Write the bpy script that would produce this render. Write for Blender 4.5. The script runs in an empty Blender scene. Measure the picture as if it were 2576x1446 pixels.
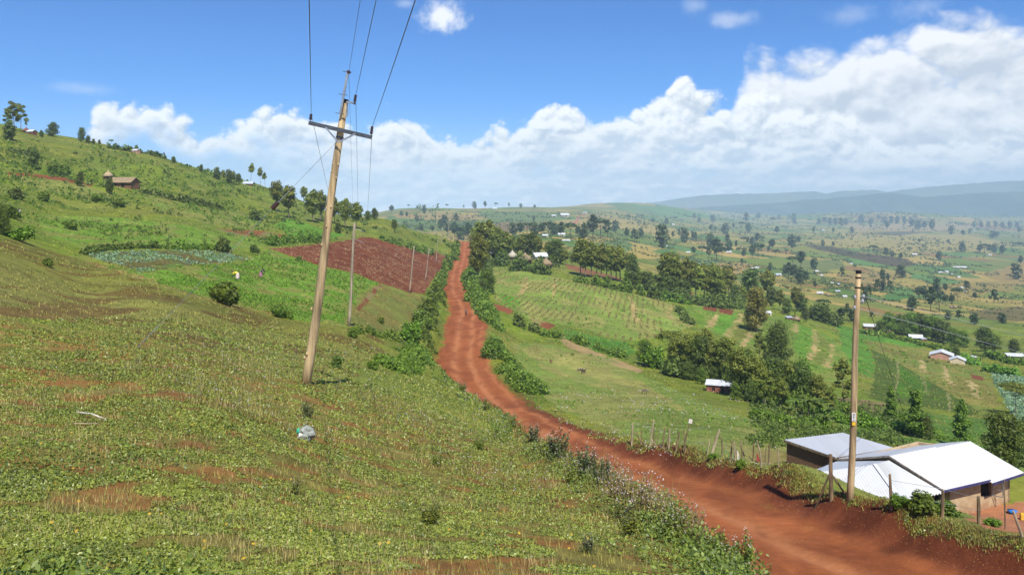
import bpy, math, random
import numpy as np
from mathutils import Vector, Matrix
rng = np.random.default_rng(7)
random.seed(7)
C = bpy.context.scene.collection
SC = bpy.context.scene
F = 2022.0; CX = 1288.0; HY = 510.0          # focal length, centre column and eye level of the view

# ---------------------------------------------------------------- helpers
def hsh(ix, iy, seed):
    n = (ix.astype(np.int64)*374761393 + iy.astype(np.int64)*668265263 + seed*1274126177) & 0xffffffff
    n = ((n ^ (n >> 13))*1274126177) & 0xffffffff
    n = n ^ (n >> 16)
    return (n & 0xffffff)/float(0xffffff)
def vnoise(x, y, seed=0):
    ix = np.floor(x); iy = np.floor(y); fx = x-ix; fy = y-iy
    fx = fx*fx*(3-2*fx); fy = fy*fy*(3-2*fy)
    a = hsh(ix, iy, seed); b = hsh(ix+1, iy, seed); c = hsh(ix, iy+1, seed); d = hsh(ix+1, iy+1, seed)
    return (a*(1-fx)+b*fx)*(1-fy)+(c*(1-fx)+d*fx)*fy
def fbm(x, y, octv=4, seed=0):
    s = 0; a = .5; t = 0
    for o in range(octv):
        s = s+a*vnoise(x*2**o+o*17.3, y*2**o-o*9.1, seed+o); t += a; a *= .5
    return s/t
def sstep(a, b, x):
    t = np.clip((x-a)/(b-a), 0, 1); return t*t*(3-2*t)

def build_mesh(name, V, faces, mats=(), mi=None, smooth=False, col=None):
    """faces: list of (n,k) index arrays"""
    me = bpy.data.meshes.new(name)
    V = np.asarray(V, dtype=np.float32)
    faces = [np.asarray(f, dtype=np.int32) for f in faces if len(f)]
    nl = sum(f.size for f in faces); nf = sum(len(f) for f in faces)
    me.vertices.add(len(V)); me.vertices.foreach_set('co', V.ravel())
    me.loops.add(nl); me.loops.foreach_set('vertex_index', np.concatenate([f.ravel() for f in faces]))
    me.polygons.add(nf)
    tot = np.concatenate([np.full(len(f), f.shape[1], dtype=np.int32) for f in faces])
    st = np.concatenate([[0], np.cumsum(tot)[:-1]]).astype(np.int32)
    me.polygons.foreach_set('loop_start', st)
    me.polygons.foreach_set('use_smooth', np.full(nf, smooth, dtype=bool))
    if mi is not None: me.polygons.foreach_set('material_index', np.asarray(mi, dtype=np.int32))
    if col is not None:
        at = me.color_attributes.new('Col', 'FLOAT_COLOR', 'POINT')
        at.data.foreach_set('color', np.asarray(col, dtype=np.float32).ravel())
    for m in mats: me.materials.append(m)
    me.update(calc_edges=True)
    return me

class MB:
    """collects tubes, boxes and polygons into one mesh"""
    def __init__(s): s.V = []; s.Q = []; s.T = []; s.n = 0
    def add(s, v, q=(), t=()):
        v = [tuple(p) for p in v]
        s.V += v
        s.Q += [tuple(i+s.n for i in f) for f in q]; s.T += [tuple(i+s.n for i in f) for f in t]
        s.n += len(v)
    def tube(s, pts, rad, seg=8, cap=True):
        pts = [Vector(p) for p in pts]
        if not hasattr(rad, '__len__'): rad = [rad]*len(pts)
        v = []; q = []; t = []
        up = None
        for i, p in enumerate(pts):
            d = (pts[min(i+1, len(pts)-1)]-pts[max(i-1, 0)]).normalized()
            a = d.cross(Vector((0.31, 0.95, 0.05)))
            if a.length < .15: a = d.cross(Vector((1, 0, 0)))
            a.normalize()
            if up is not None:
                a = (up-d*up.dot(d)).normalized()
            up = a
            b = d.cross(a)
            for k in range(seg):
                an = 2*math.pi*k/seg
                v.append(p+(a*math.cos(an)+b*math.sin(an))*rad[i])
        for i in range(len(pts)-1):
            for k in range(seg):
                k2 = (k+1) % seg
                q.append((i*seg+k, i*seg+k2, (i+1)*seg+k2, (i+1)*seg+k))
        if cap:
            n0 = len(v); v.append(pts[0]); v.append(pts[-1]); m = (len(pts)-1)*seg
            for k in range(seg):
                k2 = (k+1) % seg
                t.append((n0, k2, k)); t.append((n0+1, m+k, m+k2))
        s.add(v, q, t); return s
    def box(s, c, size, rot=None, axes=None):
        c = Vector(c); h = [x/2 for x in size]
        if axes is None:
            R = rot.to_matrix() if rot is not None else Matrix.Identity(3)
            axes = [R.col[0], R.col[1], R.col[2]]
        v = []
        for sx in (-1, 1):
            for sy in (-1, 1):
                for sz in (-1, 1):
                    v.append(c+axes[0]*sx*h[0]+axes[1]*sy*h[1]+axes[2]*sz*h[2])
        s.add(v, [(0, 1, 3, 2), (4, 6, 7, 5), (0, 4, 5, 1), (2, 3, 7, 6), (0, 2, 6, 4), (1, 5, 7, 3)]); return s
    def bar(s, a, b, w, h):
        a = Vector(a); b = Vector(b); d = (b-a); L = d.length; d.normalize()
        x = d.cross(Vector((0, 0, 1)))
        if x.length < .05: x = d.cross(Vector((0, 1, 0)))
        x.normalize(); z = x.cross(d)
        s.box((a+b)/2, (L, w, h), axes=[d, x, z]); return s
    def slab(s, pts, th, n=None):
        """polygon (3 or 4 points) with thickness th below it"""
        P = [Vector(p) for p in pts]
        if n is None: n = (P[1]-P[0]).cross(P[2]-P[0]).normalized()
        if n.z < 0: n = -n
        k = len(P); v = P+[p-n*th for p in P]
        side = [(i, (i+1) % k, k+(i+1) % k, k+i) for i in range(k)]
        if k == 4: s.add(v, [(0, 1, 2, 3), (7, 6, 5, 4)]+side)
        else: s.add(v, side, [(0, 1, 2), (5, 4, 3)])
        return s
    def build(s, name, mats, parent=None, smooth=False):
        if not isinstance(mats, (list, tuple)): mats = [mats]
        me = build_mesh(name, s.V, [np.array(s.Q).reshape(-1, 4), np.array(s.T).reshape(-1, 3)], mats, smooth=smooth)
        return link(name, me, parent)

def link(name, me, parent=None):
    o = bpy.data.objects.new(name, me); C.objects.link(o)
    if parent is not None: o.parent = parent
    return o
def tag(o, label=None, cat=None, group=None, kind=None):
    if label: o['label'] = label
    if cat: o['category'] = cat
    if group: o['group'] = group
    if kind: o['kind'] = kind
    return o
def empty(name, loc, rz=0, sc=1, label=None, cat=None, group=None):
    o = bpy.data.objects.new(name, None); C.objects.link(o)
    o.empty_display_size = .2
    o.location = loc; o.rotation_euler = (0, 0, rz)
    o.scale = sc if hasattr(sc, '__len__') else (sc, sc, sc)
    return tag(o, label, cat, group)

# ---------------------------------------------------------------- materials
def nt(name):
    m = bpy.data.materials.new(name); m.use_nodes = True
    t = m.node_tree; t.nodes.clear()
    o = t.nodes.new('ShaderNodeOutputMaterial')
    return m, t, o
class NB:
    def __init__(s, t): s.t = t
    def n(s, ty, **kw):
        x = s.t.nodes.new(ty)
        for k, v in kw.items():
            if k.startswith('i_'):
                k2 = k[2:]; k2 = int(k2) if k2.isdigit() else k2
                if hasattr(v, 'is_output'): s.t.links.new(v, x.inputs[k2])
                else: x.inputs[k2].default_value = v
            else: setattr(x, k, v)
        return x
    def l(s, a, b): s.t.links.new(a, b)
    def math(s, op, a, b=None, c=None, clamp=False):
        x = s.t.nodes.new('ShaderNodeMath'); x.operation = op; x.use_clamp = clamp
        for i, v in enumerate((a, b, c)):
            if v is None: continue
            if hasattr(v, 'is_output'): s.l(v, x.inputs[i])
            else: x.inputs[i].default_value = v
        return x.outputs[0]
    def ramp(s, fac, a, b, lo=0., hi=1., smooth=True):
        x = s.t.nodes.new('ShaderNodeMapRange'); x.interpolation_type = 'SMOOTHSTEP' if smooth else 'LINEAR'
        s.l(fac, x.inputs[0]); x.inputs[1].default_value = a; x.inputs[2].default_value = b
        x.inputs[3].default_value = lo; x.inputs[4].default_value = hi
        return x.outputs[0]
    def mix(s, fac, a, b, blend='MIX'):
        x = s.t.nodes.new('ShaderNodeMix'); x.data_type = 'RGBA'; x.blend_type = blend
        for i, v in ((0, fac), (6, a), (7, b)):
            if hasattr(v, 'is_output'): s.l(v, x.inputs[i])
            elif isinstance(v, (int, float)): x.inputs[i].default_value = v
            else: x.inputs[i].default_value = (*v, 1)
        return x.outputs[2]
    def noise(s, vec, scale, detail=4, rough=.55, dim='3D'):
        x = s.t.nodes.new('ShaderNodeTexNoise'); x.noise_dimensions = dim
        if vec is not None: s.l(vec, x.inputs['Vector'])
        x.inputs['Scale'].default_value = scale; x.inputs['Detail'].default_value = detail; x.inputs['Roughness'].default_value = rough
        return x.outputs[0]

def simple_mat(name, base, rough=.8, var=.25, scale=3., spec=.3, metal=0., bump=0., streak=None, dark=None):
    m, t, o = nt(name); b = NB(t)
    tc = b.n('ShaderNodeTexCoord'); v = tc.outputs['Object']
    if streak:
        mp = b.n('ShaderNodeMapping'); b.l(v, mp.inputs[0]); mp.inputs['Scale'].default_value = streak; v = mp.outputs[0]
    n1 = b.noise(v, scale, 5, .6)
    dk = dark if dark else tuple(c*(1-var*1.6) for c in base)
    lt = tuple(min(1, c*(1+var)) for c in base)
    c = b.mix(b.ramp(n1, .3, .7), dk, lt)
    p = b.n('ShaderNodeBsdfPrincipled'); b.l(c, p.inputs['Base Color'])
    p.inputs['Roughness'].default_value = rough; p.inputs['Metallic'].default_value = metal
    p.inputs['Specular IOR Level'].default_value = spec
    if bump:
        bp = b.n('ShaderNodeBump'); bp.inputs['Strength'].default_value = bump; bp.inputs['Distance'].default_value = .02
        b.l(n1, bp.inputs['Height']); b.l(bp.outputs[0], p.inputs['Normal'])
    b.l(p.outputs[0], o.inputs[0])
    return m

def leaf_mat(name, base, var=.35, hue=.12, trans=.3, scale=1.2, rough=.55, spec=.3, rnd=.35):
    m, t, o = nt(name); b = NB(t)
    geo = b.n('ShaderNodeNewGeometry'); oi = b.n('ShaderNodeObjectInfo')
    n1 = b.noise(geo.outputs['Position'], scale, 3, .6)
    ri = geo.outputs['Random Per Island']
    f = b.math('ADD', b.math('MULTIPLY', n1, .55), b.math('MULTIPLY', ri, .45))
    dk = (base[0]*(1-var), base[1]*(1-var), base[2]*(1-var*.8))
    lt = (base[0]*(1+var+hue*2), base[1]*(1+var), base[2]*(1+var*.3))
    c = b.mix(b.ramp(f, .25, .75), dk, lt)
    hv = b.n('ShaderNodeHueSaturation'); b.l(c, hv.inputs['Color'])
    b.l(b.math('ADD', b.math('MULTIPLY', oi.outputs['Random'], rnd), 1-rnd/2), hv.inputs['Value'])
    b.l(b.math('ADD', b.math('MULTIPLY', oi.outputs['Random'], .03), .485), hv.inputs['Hue'])
    c = hv.outputs[0]
    p = b.n('ShaderNodeBsdfPrincipled'); b.l(c, p.inputs['Base Color'])
    p.inputs['Roughness'].default_value = rough; p.inputs['Specular IOR Level'].default_value = spec
    tr = b.n('ShaderNodeBsdfTranslucent'); b.l(c, tr.inputs[0])
    mx = b.n('ShaderNodeMixShader'); mx.inputs[0].default_value = trans
    b.l(p.outputs[0], mx.inputs[1]); b.l(tr.outputs[0], mx.inputs[2]); b.l(mx.outputs[0], o.inputs[0])
    return m

# ---------------------------------------------------------------- camera, sun
cd = bpy.data.cameras.new('camera'); cam = bpy.data.objects.new('camera', cd); C.objects.link(cam)
cam.location = (0, 0, 0); cam.rotation_euler = (math.pi/2, 0, 0)
cd.sensor_width = 36; cd.sensor_fit = 'HORIZONTAL'; cd.lens = 36*F/2576
cd.shift_y = -(722-HY)/2576
cd.clip_start = .1; cd.clip_end = 60000
SC.camera = cam
SUN_AZ = Vector((.18, -.984)); SUN_EL = math.radians(56)
sd = bpy.data.lights.new('sun', 'SUN'); sd.energy = 5.0; sd.angle = math.radians(.53); sd.color = (1, .945, .85)
so = bpy.data.objects.new('sun', sd); C.objects.link(so)
sdir = Vector((SUN_AZ.x*math.cos(SUN_EL), SUN_AZ.y*math.cos(SUN_EL), math.sin(SUN_EL)))
so.rotation_euler = sdir.to_track_quat('Z', 'Y').to_euler(); so.location = (20, -40, 60)
SC.view_settings.view_transform = 'Standard'; SC.view_settings.look = 'None'
SC.view_settings.exposure = 0.42; SC.view_settings.gamma = 1
SC.cycles.max_bounces = 6; SC.cycles.diffuse_bounces = 2; SC.cycles.transmission_bounces = 3
SC.cycles.glossy_bounces = 2; SC.cycles.transparent_max_bounces = 6; SC.cycles.volume_bounces = 0
SC.cycles.use_denoising = True
# ---------------------------------------------------------------- sky: sky texture with procedural cumulus
def AZ(px): return math.atan((px-CX)/F)
def EL(px, py): return math.atan((HY-py)/F*math.cos(AZ(px)))
world = bpy.data.worlds.new('World'); SC.world = world; world.use_nodes = True
wt = world.node_tree; wt.nodes.clear(); B = NB(wt)
out = B.n('ShaderNodeOutputWorld'); bg = B.n('ShaderNodeBackground'); bg.inputs['Strength'].default_value = .1
sky = B.n('ShaderNodeTexSky', sky_type='NISHITA'); sky.sun_disc = False
sky.sun_elevation = SUN_EL; sky.sun_rotation = math.atan2(SUN_AZ.x, SUN_AZ.y)
sky.altitude = 2300; sky.air_density = 1.0; sky.dust_density = .25; sky.ozone_density = 2.2
tc = B.n('ShaderNodeTexCoord'); sx = B.n('ShaderNodeSeparateXYZ'); B.l(tc.outputs['Generated'], sx.inputs[0])
az = B.math('ARCTAN2', sx.outputs[0], sx.outputs[1]); el = B.math('ARCSINE', sx.outputs[2])

def curve_node(b, fac, pts, lo, hi, ylo, yhi):
    """piecewise curve az -> value"""
    t = b.math('DIVIDE', b.math('SUBTRACT', fac, lo), hi-lo, clamp=True)
    fc = b.t.nodes.new('ShaderNodeFloatCurve'); cv = fc.mapping.curves[0]
    P = [((x-lo)/(hi-lo), (y-ylo)/(yhi-ylo)) for x, y in pts]
    while len(cv.points) < len(P): cv.points.new(.5, .5)
    for p, (x, y) in zip(cv.points, P): p.location = (min(1, max(0, x)), min(1, max(0, y))); p.handle_type = 'AUTO_CLAMPED'
    fc.mapping.update(); b.l(t, fc.inputs['Value'])
    return b.math('ADD', b.math('MULTIPLY', fc.outputs[0], yhi-ylo), ylo)

def cloud_group(name, top, k, amp, seed, flat, roll=0.):
    """node group: (az, el) -> density; the cloud tops follow the curve, roughened by rounded billows"""
    g = bpy.data.node_groups.new(name, 'ShaderNodeTree')
    g.interface.new_socket('az', in_out='INPUT', socket_type='NodeSocketFloat')
    g.interface.new_socket('el', in_out='INPUT', socket_type='NodeSocketFloat')
    g.interface.new_socket('d', in_out='OUTPUT', socket_type='NodeSocketFloat')
    b = NB(g); gi = b.n('NodeGroupInput'); go = b.n('NodeGroupOutput')
    a, e = gi.outputs[0], gi.outputs[1]
    tp = curve_node(b, a, [(AZ(x), EL(x, y)) for x, y in top], -.7, .7, -.1, .4)
    cv = b.n('ShaderNodeCombineXYZ'); b.l(b.math('ADD', a, seed), cv.inputs[0]); b.l(b.math('MULTIPLY', e, flat), cv.inputs[1])
    v = cv.outputs[0]
    d = b.math('SUBTRACT', tp, e)
    if roll:
        d = b.math('ADD', d, b.math('MULTIPLY', b.math('SUBTRACT', b.noise(v, 5.5, 1, .5, '2D'), .5), roll))
    ac = None; w = 1.
    for o, sc_ in enumerate((1., 2.13, 4.4, 9.1)):
        n = b.noise(v, k*sc_, 1. if o == 3 else 0., .6, '2D')
        bl = b.math('ABSOLUTE', b.math('SUBTRACT', n, .5))
        bl = b.math('MULTIPLY', bl, 2*w)
        ac = bl if ac is None else b.math('ADD', ac, bl); w *= .62
    d = b.math('ADD', d, b.math('MULTIPLY', b.math('SUBTRACT', ac, .40), amp))
    b.l(d, go.inputs[0])
    return g
def cloud_layer(g, edge, gain, dx, dy):
    def ev(oa, oe):
        n = B.n('ShaderNodeGroup'); n.node_tree = g
        B.l(B.math('ADD', az, oa), n.inputs[0]); B.l(B.math('ADD', el, oe), n.inputs[1]); return n.outputs[0]
    d0 = ev(0, 0); d1 = ev(dx, dy)
    return B.ramp(d0, 0., edge), B.math('MULTIPLY', B.math('SUBTRACT', B.math('SUBTRACT', d0, d1), dy), gain), d0
band = cloud_group('cumulus_band', [(-400, 400), (0, 400), (130, 380), (210, 330), (262, 262), (320, 246), (400, 250), (455, 290), (520, 330), (580, 312), (640, 284), (700, 276), (780, 296), (860, 324), (930, 318), (990, 290), (1050, 298), (1110, 335), (1180, 350), (1250, 328), (1330, 298), (1420, 277), (1530, 293), (1600, 275), (1680, 238), (1730, 216), (1775, 256), (1840, 256), (1890, 215), (1960, 243), (2050, 272), (2120, 278), (2200, 340), (2400, 355), (2576, 345), (3000, 340)],
                   11., .036, 3.1, 1.2)
mid = cloud_group('cumulus_mid', [(-400, 480), (240, 470), (420, 400), (600, 380), (900, 372), (1200, 380), (1500, 345), (1750, 325), (2000, 345), (2300, 360), (2576, 340), (3000, 340)], 12., .040, 11.7, 1.5, .055)
lowc = cloud_group('cumulus_low', [(-400, 520), (420, 500), (620, 450), (900, 425), (1200, 430), (1500, 415), (1750, 405), (2000, 420), (2300, 415), (2576, 400), (3000, 400)], 14., .034, 23.3, 2.0, .05)
mass = cloud_group('cloud_mass', [(-400, 560), (1700, 560), (1800, 420), (1860, 200), (1895, 100), (1960, 92), (2050, 100), (2120, 92), (2200, 58), (2320, 72), (2430, 100), (2530, 108), (2576, 112), (3000, 60)],
                   7., .07, 8.7, 1.35)
m1, s1, d1_ = cloud_layer(band, .016, 55., -.003, .0065)
m2, s2, d2_ = cloud_layer(mass, .05, 22., -.006, .012)
m3, s3, d3_ = cloud_layer(mid, .022, 50., -.003, .0065)
m4, s4, d4_ = cloud_layer(lowc, .028, 50., -.003, .006)
# small loose clouds high up
def puff(px, py, rx, ry, seed):
    a = B.math('DIVIDE', B.math('SUBTRACT', az, AZ(px)), rx/F); e = B.math('DIVIDE', B.math('SUBTRACT', el, EL(px, py)), ry/F)
    r = B.math('SQRT', B.math('ADD', B.math('MULTIPLY', a, a), B.math('MULTIPLY', e, e)))
    cv = B.n('ShaderNodeCombineXYZ'); B.l(B.math('ADD', az, seed), cv.inputs[0]); B.l(el, cv.inputs[1])
    n = B.noise(cv.outputs[0], 26, 4, .62, '2D')
    return B.math('SUBTRACT', B.math('ADD', 1.05, B.math('MULTIPLY', B.math('SUBTRACT', n, .5), 1.9)), r)
pf = puff(1110, 34, 64, 46, 1.); 
mp1 = B.ramp(pf, 0, .9, 0, .92)
wisps = None
for (x, y, rx, ry, sd_, st) in [(1838, 48, 60, 22, 5, .45), (1752, 12, 38, 26, 6, .3), (2320, 22, 80, 34, 7, .35), (225, 225, 95, 16, 8, .3), (1020, 8, 30, 12, 9, .35), (2140, 40, 70, 24, 12, .25), (2500, 60, 60, 24, 13, .25)]:
    w = B.ramp(puff(x, y, rx, ry, sd_), -.1, 1.3, 0, st)
    wisps = w if wisps is None else B.math('MAXIMUM', wisps, w)
blue = B.mix(1., sky.outputs[0], (.235, .63, 1.11), 'MULTIPLY')
hz = B.ramp(el, -.01, .13, .6, 0)       # paler towards the horizon where the air is thick
blue = B.mix(hz, blue, (4.2, 5.8, 7.8))
def streak(ka, ke, off, det=4):
    cv = B.n('ShaderNodeCombineXYZ'); B.l(B.math('ADD', B.math('MULTIPLY', az, ka), off), cv.inputs[0]); B.l(B.math('MULTIPLY', el, ke), cv.inputs[1])
    return B.noise(cv.outputs[0], 1., det, .58, '2D')
WHITE = (9.0, 9.0, 8.9)
def paint(s, d, depth, tone, tamp, grey, white=WHITE, base=.5):
    """white crowns, greyer undersides deeper below the crown"""
    f = B.math('ADD', B.ramp(d, 0., depth, base+.42, base-.32), s)
    f = B.math('ADD', f, B.math('MULTIPLY', B.math('SUBTRACT', tone, .5), tamp), clamp=True)
    return B.mix(f, grey, white)
tone = streak(13., 34., 77., 3); tone2 = streak(8., 17., 17., 4); tone3 = streak(11., 60., 41., 4)
c1 = paint(s1, d1_, .085, tone, 1.3, (4.7, 5.3, 6.1))
c3 = paint(s3, d3_, .06, tone, 1.9, (5.2, 5.85, 6.7), (9.0, 8.9, 8.7))
c4 = paint(s4, d4_, .05, tone3, 2.2, (5.4, 6.1, 7.0), (9.0, 8.9, 8.75))
c2 = paint(s2, d2_, .16, tone2, 1.5, (5.0, 5.4, 5.95), (8.4, 8.35, 8.3))
c = B.mix(wisps, blue, (7.2, 7.6, 8.2)); c = B.mix(mp1, c, (8.3, 8.4, 8.6))
c = B.mix(B.math('MULTIPLY', m2, .96), c, c2)
lf = B.ramp(az, AZ(480), AZ(1020), 1., 0.)
gap3 = B.ramp(streak(7., 24., 51., 3), .36, .52, .30, 1.); gap4 = B.ramp(streak(8., 46., 63., 3), .38, .54, .35, 1.)
deep = B.math('MULTIPLY', B.ramp(d1_, .045, .10, 0, .75), B.ramp(streak(6., 20., 91., 3), .60, .42, 0., 1.))
fade1 = B.math('SUBTRACT', 1., B.math('MULTIPLY', B.ramp(d1_, .022, .065, 0, .92), lf))
c = B.mix(B.math('MULTIPLY', B.math('MULTIPLY', m1, fade1), B.math('SUBTRACT', 1., deep)), c, c1)
c = B.mix(B.math('MULTIPLY', B.math('MULTIPLY', m3, gap3), B.math('SUBTRACT', 1., B.math('MULTIPLY', lf, .85))), c, c3)
c = B.mix(B.math('MULTIPLY', B.math('MULTIPLY', m4, gap4), B.math('SUBTRACT', 1., B.math('MULTIPLY', lf, .85))), c, c4)
B.l(c, bg.inputs['Color']); B.l(bg.outputs[0], out.inputs[0])
world.cycles.sampling_method = 'MANUAL'; world.cycles.sample_map_resolution = 256
# ---------------------------------------------------------------- terrain height field
# road centre line (metres, camera at the origin)
ROAD = np.array([(9.6, 4, -6.2), (9.4, 12, -7.9), (8.7, 21, -9.8), (7.9, 25.5, -10.7), (7.0, 34, -12.4), (5.2, 45, -14.9), (2.8, 58, -17.4), (-.6, 74, -19.8), (-3.9, 95, -22.6), (-7, 117, -23.3),
                 (-8.6, 150, -23.1), (-10.2, 185, -23.9), (-15.6, 230, -24.6), (-19.8, 290, -25.1), (-23.7, 380, -24.6), (-28.4, 470, -22.3), (-32, 560, -31), (-36, 700, -43)])
def catmull(P, n=10):
    P = np.asarray(P, float); o = []
    for i in range(len(P)-1):
        p0 = P[max(i-1, 0)]; p1 = P[i]; p2 = P[i+1]; p3 = P[min(i+2, len(P)-1)]
        for t in np.linspace(0, 1, n, endpoint=False):
            o.append(.5*((2*p1)+(-p0+p2)*t+(2*p0-5*p1+4*p2-p3)*t*t+(-p0+3*p1-3*p2+p3)*t**3))
    o.append(P[-1]); return np.array(o)
RC = catmull(ROAD, 8)
CT = [  # (px, py, depth)
 # left foreground and hillside
 (-300, 1446, 5), (-300, 1000, 14), (-300, 690, 40), (-300, 560, 80), (-300, 420, 200), (-300, 235, 400), (-300, 320, 800), (-300, 500, 2500), (-300, 540, 9000),
 (0, 1446, 5), (0, 1200, 8), (0, 1000, 14), (0, 700, 40), (0, 600, 75), (0, 450, 200), (0, 311, 385), (0, 330, 520), (0, 420, 900), (0, 530, 2500), (0, 545, 9000),
 (200, 1000, 15), (200, 760, 45), (200, 660, 85), (200, 500, 210), (200, 348, 400), (200, 370, 560), (200, 450, 900),
 (400, 1446, 5.2), (400, 1050, 13), (400, 900, 22), (400, 770, 48), (400, 690, 78), (400, 620, 120), (400, 500, 240), (400, 392, 420), (400, 420, 600), (400, 500, 1000), (400, 545, 3000), (400, 545, 9000),
 (640, 1446, 5.4), (640, 1080, 14), (640, 945, 25), (640, 850, 48), (640, 740, 88), (640, 650, 145), (640, 560, 270), (640, 463, 470), (640, 480, 650), (640, 550, 1200), (640, 548, 3000),
 (770, 1446, 5.6), (770, 1060, 18), (770, 957, 27), (770, 890, 44), (770, 790, 82), (770, 690, 135), (770, 610, 215), (770, 545, 330), (770, 512, 440), (770, 560, 800), (770, 552, 3000),
 (877, 815, 79), (900, 700, 160), (900, 610, 255), (900, 563, 350), (900, 600, 700), (900, 555, 3000), (900, 980, 30), (900, 890, 52),
 (980, 557, 385), (980, 590, 600), (980, 570, 1300), (980, 528, 2700), (980, 560, 5000),
 (1000, 900, 62), (1000, 830, 112), (1075, 740, 185), (1040, 660, 270), (1060, 600, 400), (1110, 592, 440), (1110, 625, 700),
 (1020, 1446, 5.8), (1020, 1150, 17), (1020, 1000, 33), (1020, 940, 50), (1090, 900, 105), (1080, 800, 150), (1100, 700, 250), (1120, 640, 370), (1140, 607, 462), (1140, 640, 620),
 (1130, 960, 78), (1288, 1446, 6), (1288, 1250, 14), (1280, 1075, 50), (1288, 1140, 28), (1420, 1152, 36), (1500, 1446, 6.8), (1500, 1250, 18), (1600, 1243, 24), (1700, 1446, 8), (1750, 1330, 16.5), (1900, 1402, 14), (2000, 1446, 12.4), (2300, 1700, 8),
 # right of the road
 (2576, 1400, 21), (2900, 1480, 20), (2300, 1306, 25.5), (2000, 1208, 34), (1750, 1152, 45), (1560, 1103, 58), (1400, 1048, 74), (1310, 985, 95), (1245, 900, 118), (1235, 830, 150), (1220, 760, 200), (1200, 700, 290), (1195, 650, 380), (1195, 612, 470), (1195, 630, 600),
 (1300, 905, 130), (1300, 810, 180), (1300, 700, 275), (1300, 660, 345), (1300, 622, 480), (1300, 588, 900), (1300, 562, 1500), (1300, 521, 2700), (1300, 560, 6000), (1300, 548, 11000),
 (1500, 1040, 80), (1500, 930, 135), (1500, 850, 175), (1500, 760, 235), (1500, 700, 310), (1500, 645, 480), (1500, 600, 900), (1500, 560, 1800), (1500, 516, 4200), (1500, 540, 8000), (1500, 536, 11500),
 (1750, 1090, 62), (1750, 1010, 98), (1750, 940, 145), (1750, 850, 205), (1750, 760, 300), (1750, 705, 480), (1750, 645, 900), (1750, 602, 1500), (1750, 566, 3000), (1750, 540, 6000), (1750, 530, 9000), (1750, 520, 11500),
 (2000, 1130, 60), (2000, 1060, 88), (2000, 990, 130), (2000, 900, 190), (2000, 820, 270), (2000, 765, 400), (2000, 702, 700), (2000, 645, 1200), (2000, 603, 2000), (2000, 565, 4000), (2000, 543, 7000), (2000, 532, 9500), (2000, 522, 11500),
 (2137, 1255, 34), (2240, 1278, 33.5), (2370, 1302, 31.5), (2470, 1318, 30), (2137, 1180, 48), (2137, 1110, 72), 
 (2300, 1240, 45), (2300, 1160, 68), (2300, 1080, 105), (2300, 1000, 155), (2300, 900, 250), (2300, 832, 370), (2300, 745, 650), (2300, 685, 1100), (2300, 605, 2300), (2300, 564, 4500), (2300, 540, 8000), (2300, 522, 11500),
 (2576, 1290, 44), (2576, 1200, 70), (2576, 1000, 165), (2576, 905, 260), (2576, 800, 500), (2576, 705, 1100), (2576, 622, 2300), (2576, 570, 4700), (2576, 540, 8000), (2576, 522, 11500),
 (2900, 1000, 170), (2900, 800, 500), (2900, 622, 2300), (2900, 570, 4700), (2900, 522, 11500),
]
for x, y, z in ROAD[3:]:
    CT.append((CX+x/y*F, HY-z/y*F, y))
CT = np.array(CT, float)
def tps_fit(P, val, lam=1e-4):
    n = len(P); d = np.linalg.norm(P[:, None]-P[None], axis=2)
    K = np.where(d > 0, d*d*np.log(d+1e-12), 0)+lam*np.eye(n)
    A = np.zeros((n+3, n+3)); A[:n, :n] = K; A[:n, n] = 1; A[:n, n+1:] = P; A[n, :n] = 1; A[n+1:, :n] = P.T
    return np.linalg.solve(A, np.concatenate([val, np.zeros(3)]))
TP = np.stack([CT[:, 0]/330., np.log(CT[:, 2])], 1); TW = tps_fit(TP, CT[:, 1]/300., 2e-3)
# columns: tangent of the azimuth; rows: logarithm of the depth
ucol = np.concatenate([np.linspace(-1.25, -.68, 50, endpoint=False), np.linspace(-.68, .68, 1020), np.linspace(.68, 1.25, 51)[1:]])
vrow = np.concatenate([np.linspace(math.log(2.2), math.log(700), 900, endpoint=False), np.linspace(math.log(700), math.log(8200), 320)])
Yrow = np.exp(vrow); NU, NV = len(ucol), len(vrow)
# coarse evaluation, then linear upsampling
uc = np.linspace(-1.25, 1.25, 260); vc = np.linspace(vrow[0], vrow[-1], 300)
pxc = np.clip(uc*F+CX, -300, 2900)
gx, gv = np.meshgrid(pxc/330., vc)
Q = np.stack([gx.ravel(), gv.ravel()], 1); val = np.zeros(len(Q))
for s in range(0, len(Q), 20000):
    q = Q[s:s+20000]; d2 = ((q[:, None]-TP[None])**2).sum(2)
    val[s:s+20000] = (np.where(d2 > 0, .5*d2*np.log(d2+1e-12), 0) @ TW[:-3])+TW[-3]+q @ TW[-2:]
PYc = val.reshape(len(vc), len(uc))*300
def bil(G, us, vs, u, v):
    iu = np.clip(np.searchsorted(us, u)-1, 0, len(us)-2); iv = np.clip(np.searchsorted(vs, v)-1, 0, len(vs)-2)
    fu = np.clip((u-us[iu])/(us[iu+1]-us[iu]), 0, 1); fv = np.clip((v-vs[iv])/(vs[iv+1]-vs[iv]), 0, 1)
    return (G[iv, iu]*(1-fu)+G[iv, iu+1]*fu)*(1-fv)+(G[iv+1, iu]*(1-fu)+G[iv+1, iu+1]*fu)*fv
U, Vv = np.meshgrid(ucol, vrow); YY = np.exp(Vv); XX = U*YY
ZN = (HY-bil(PYc, uc, vc, U, Vv))/F*YY
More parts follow.
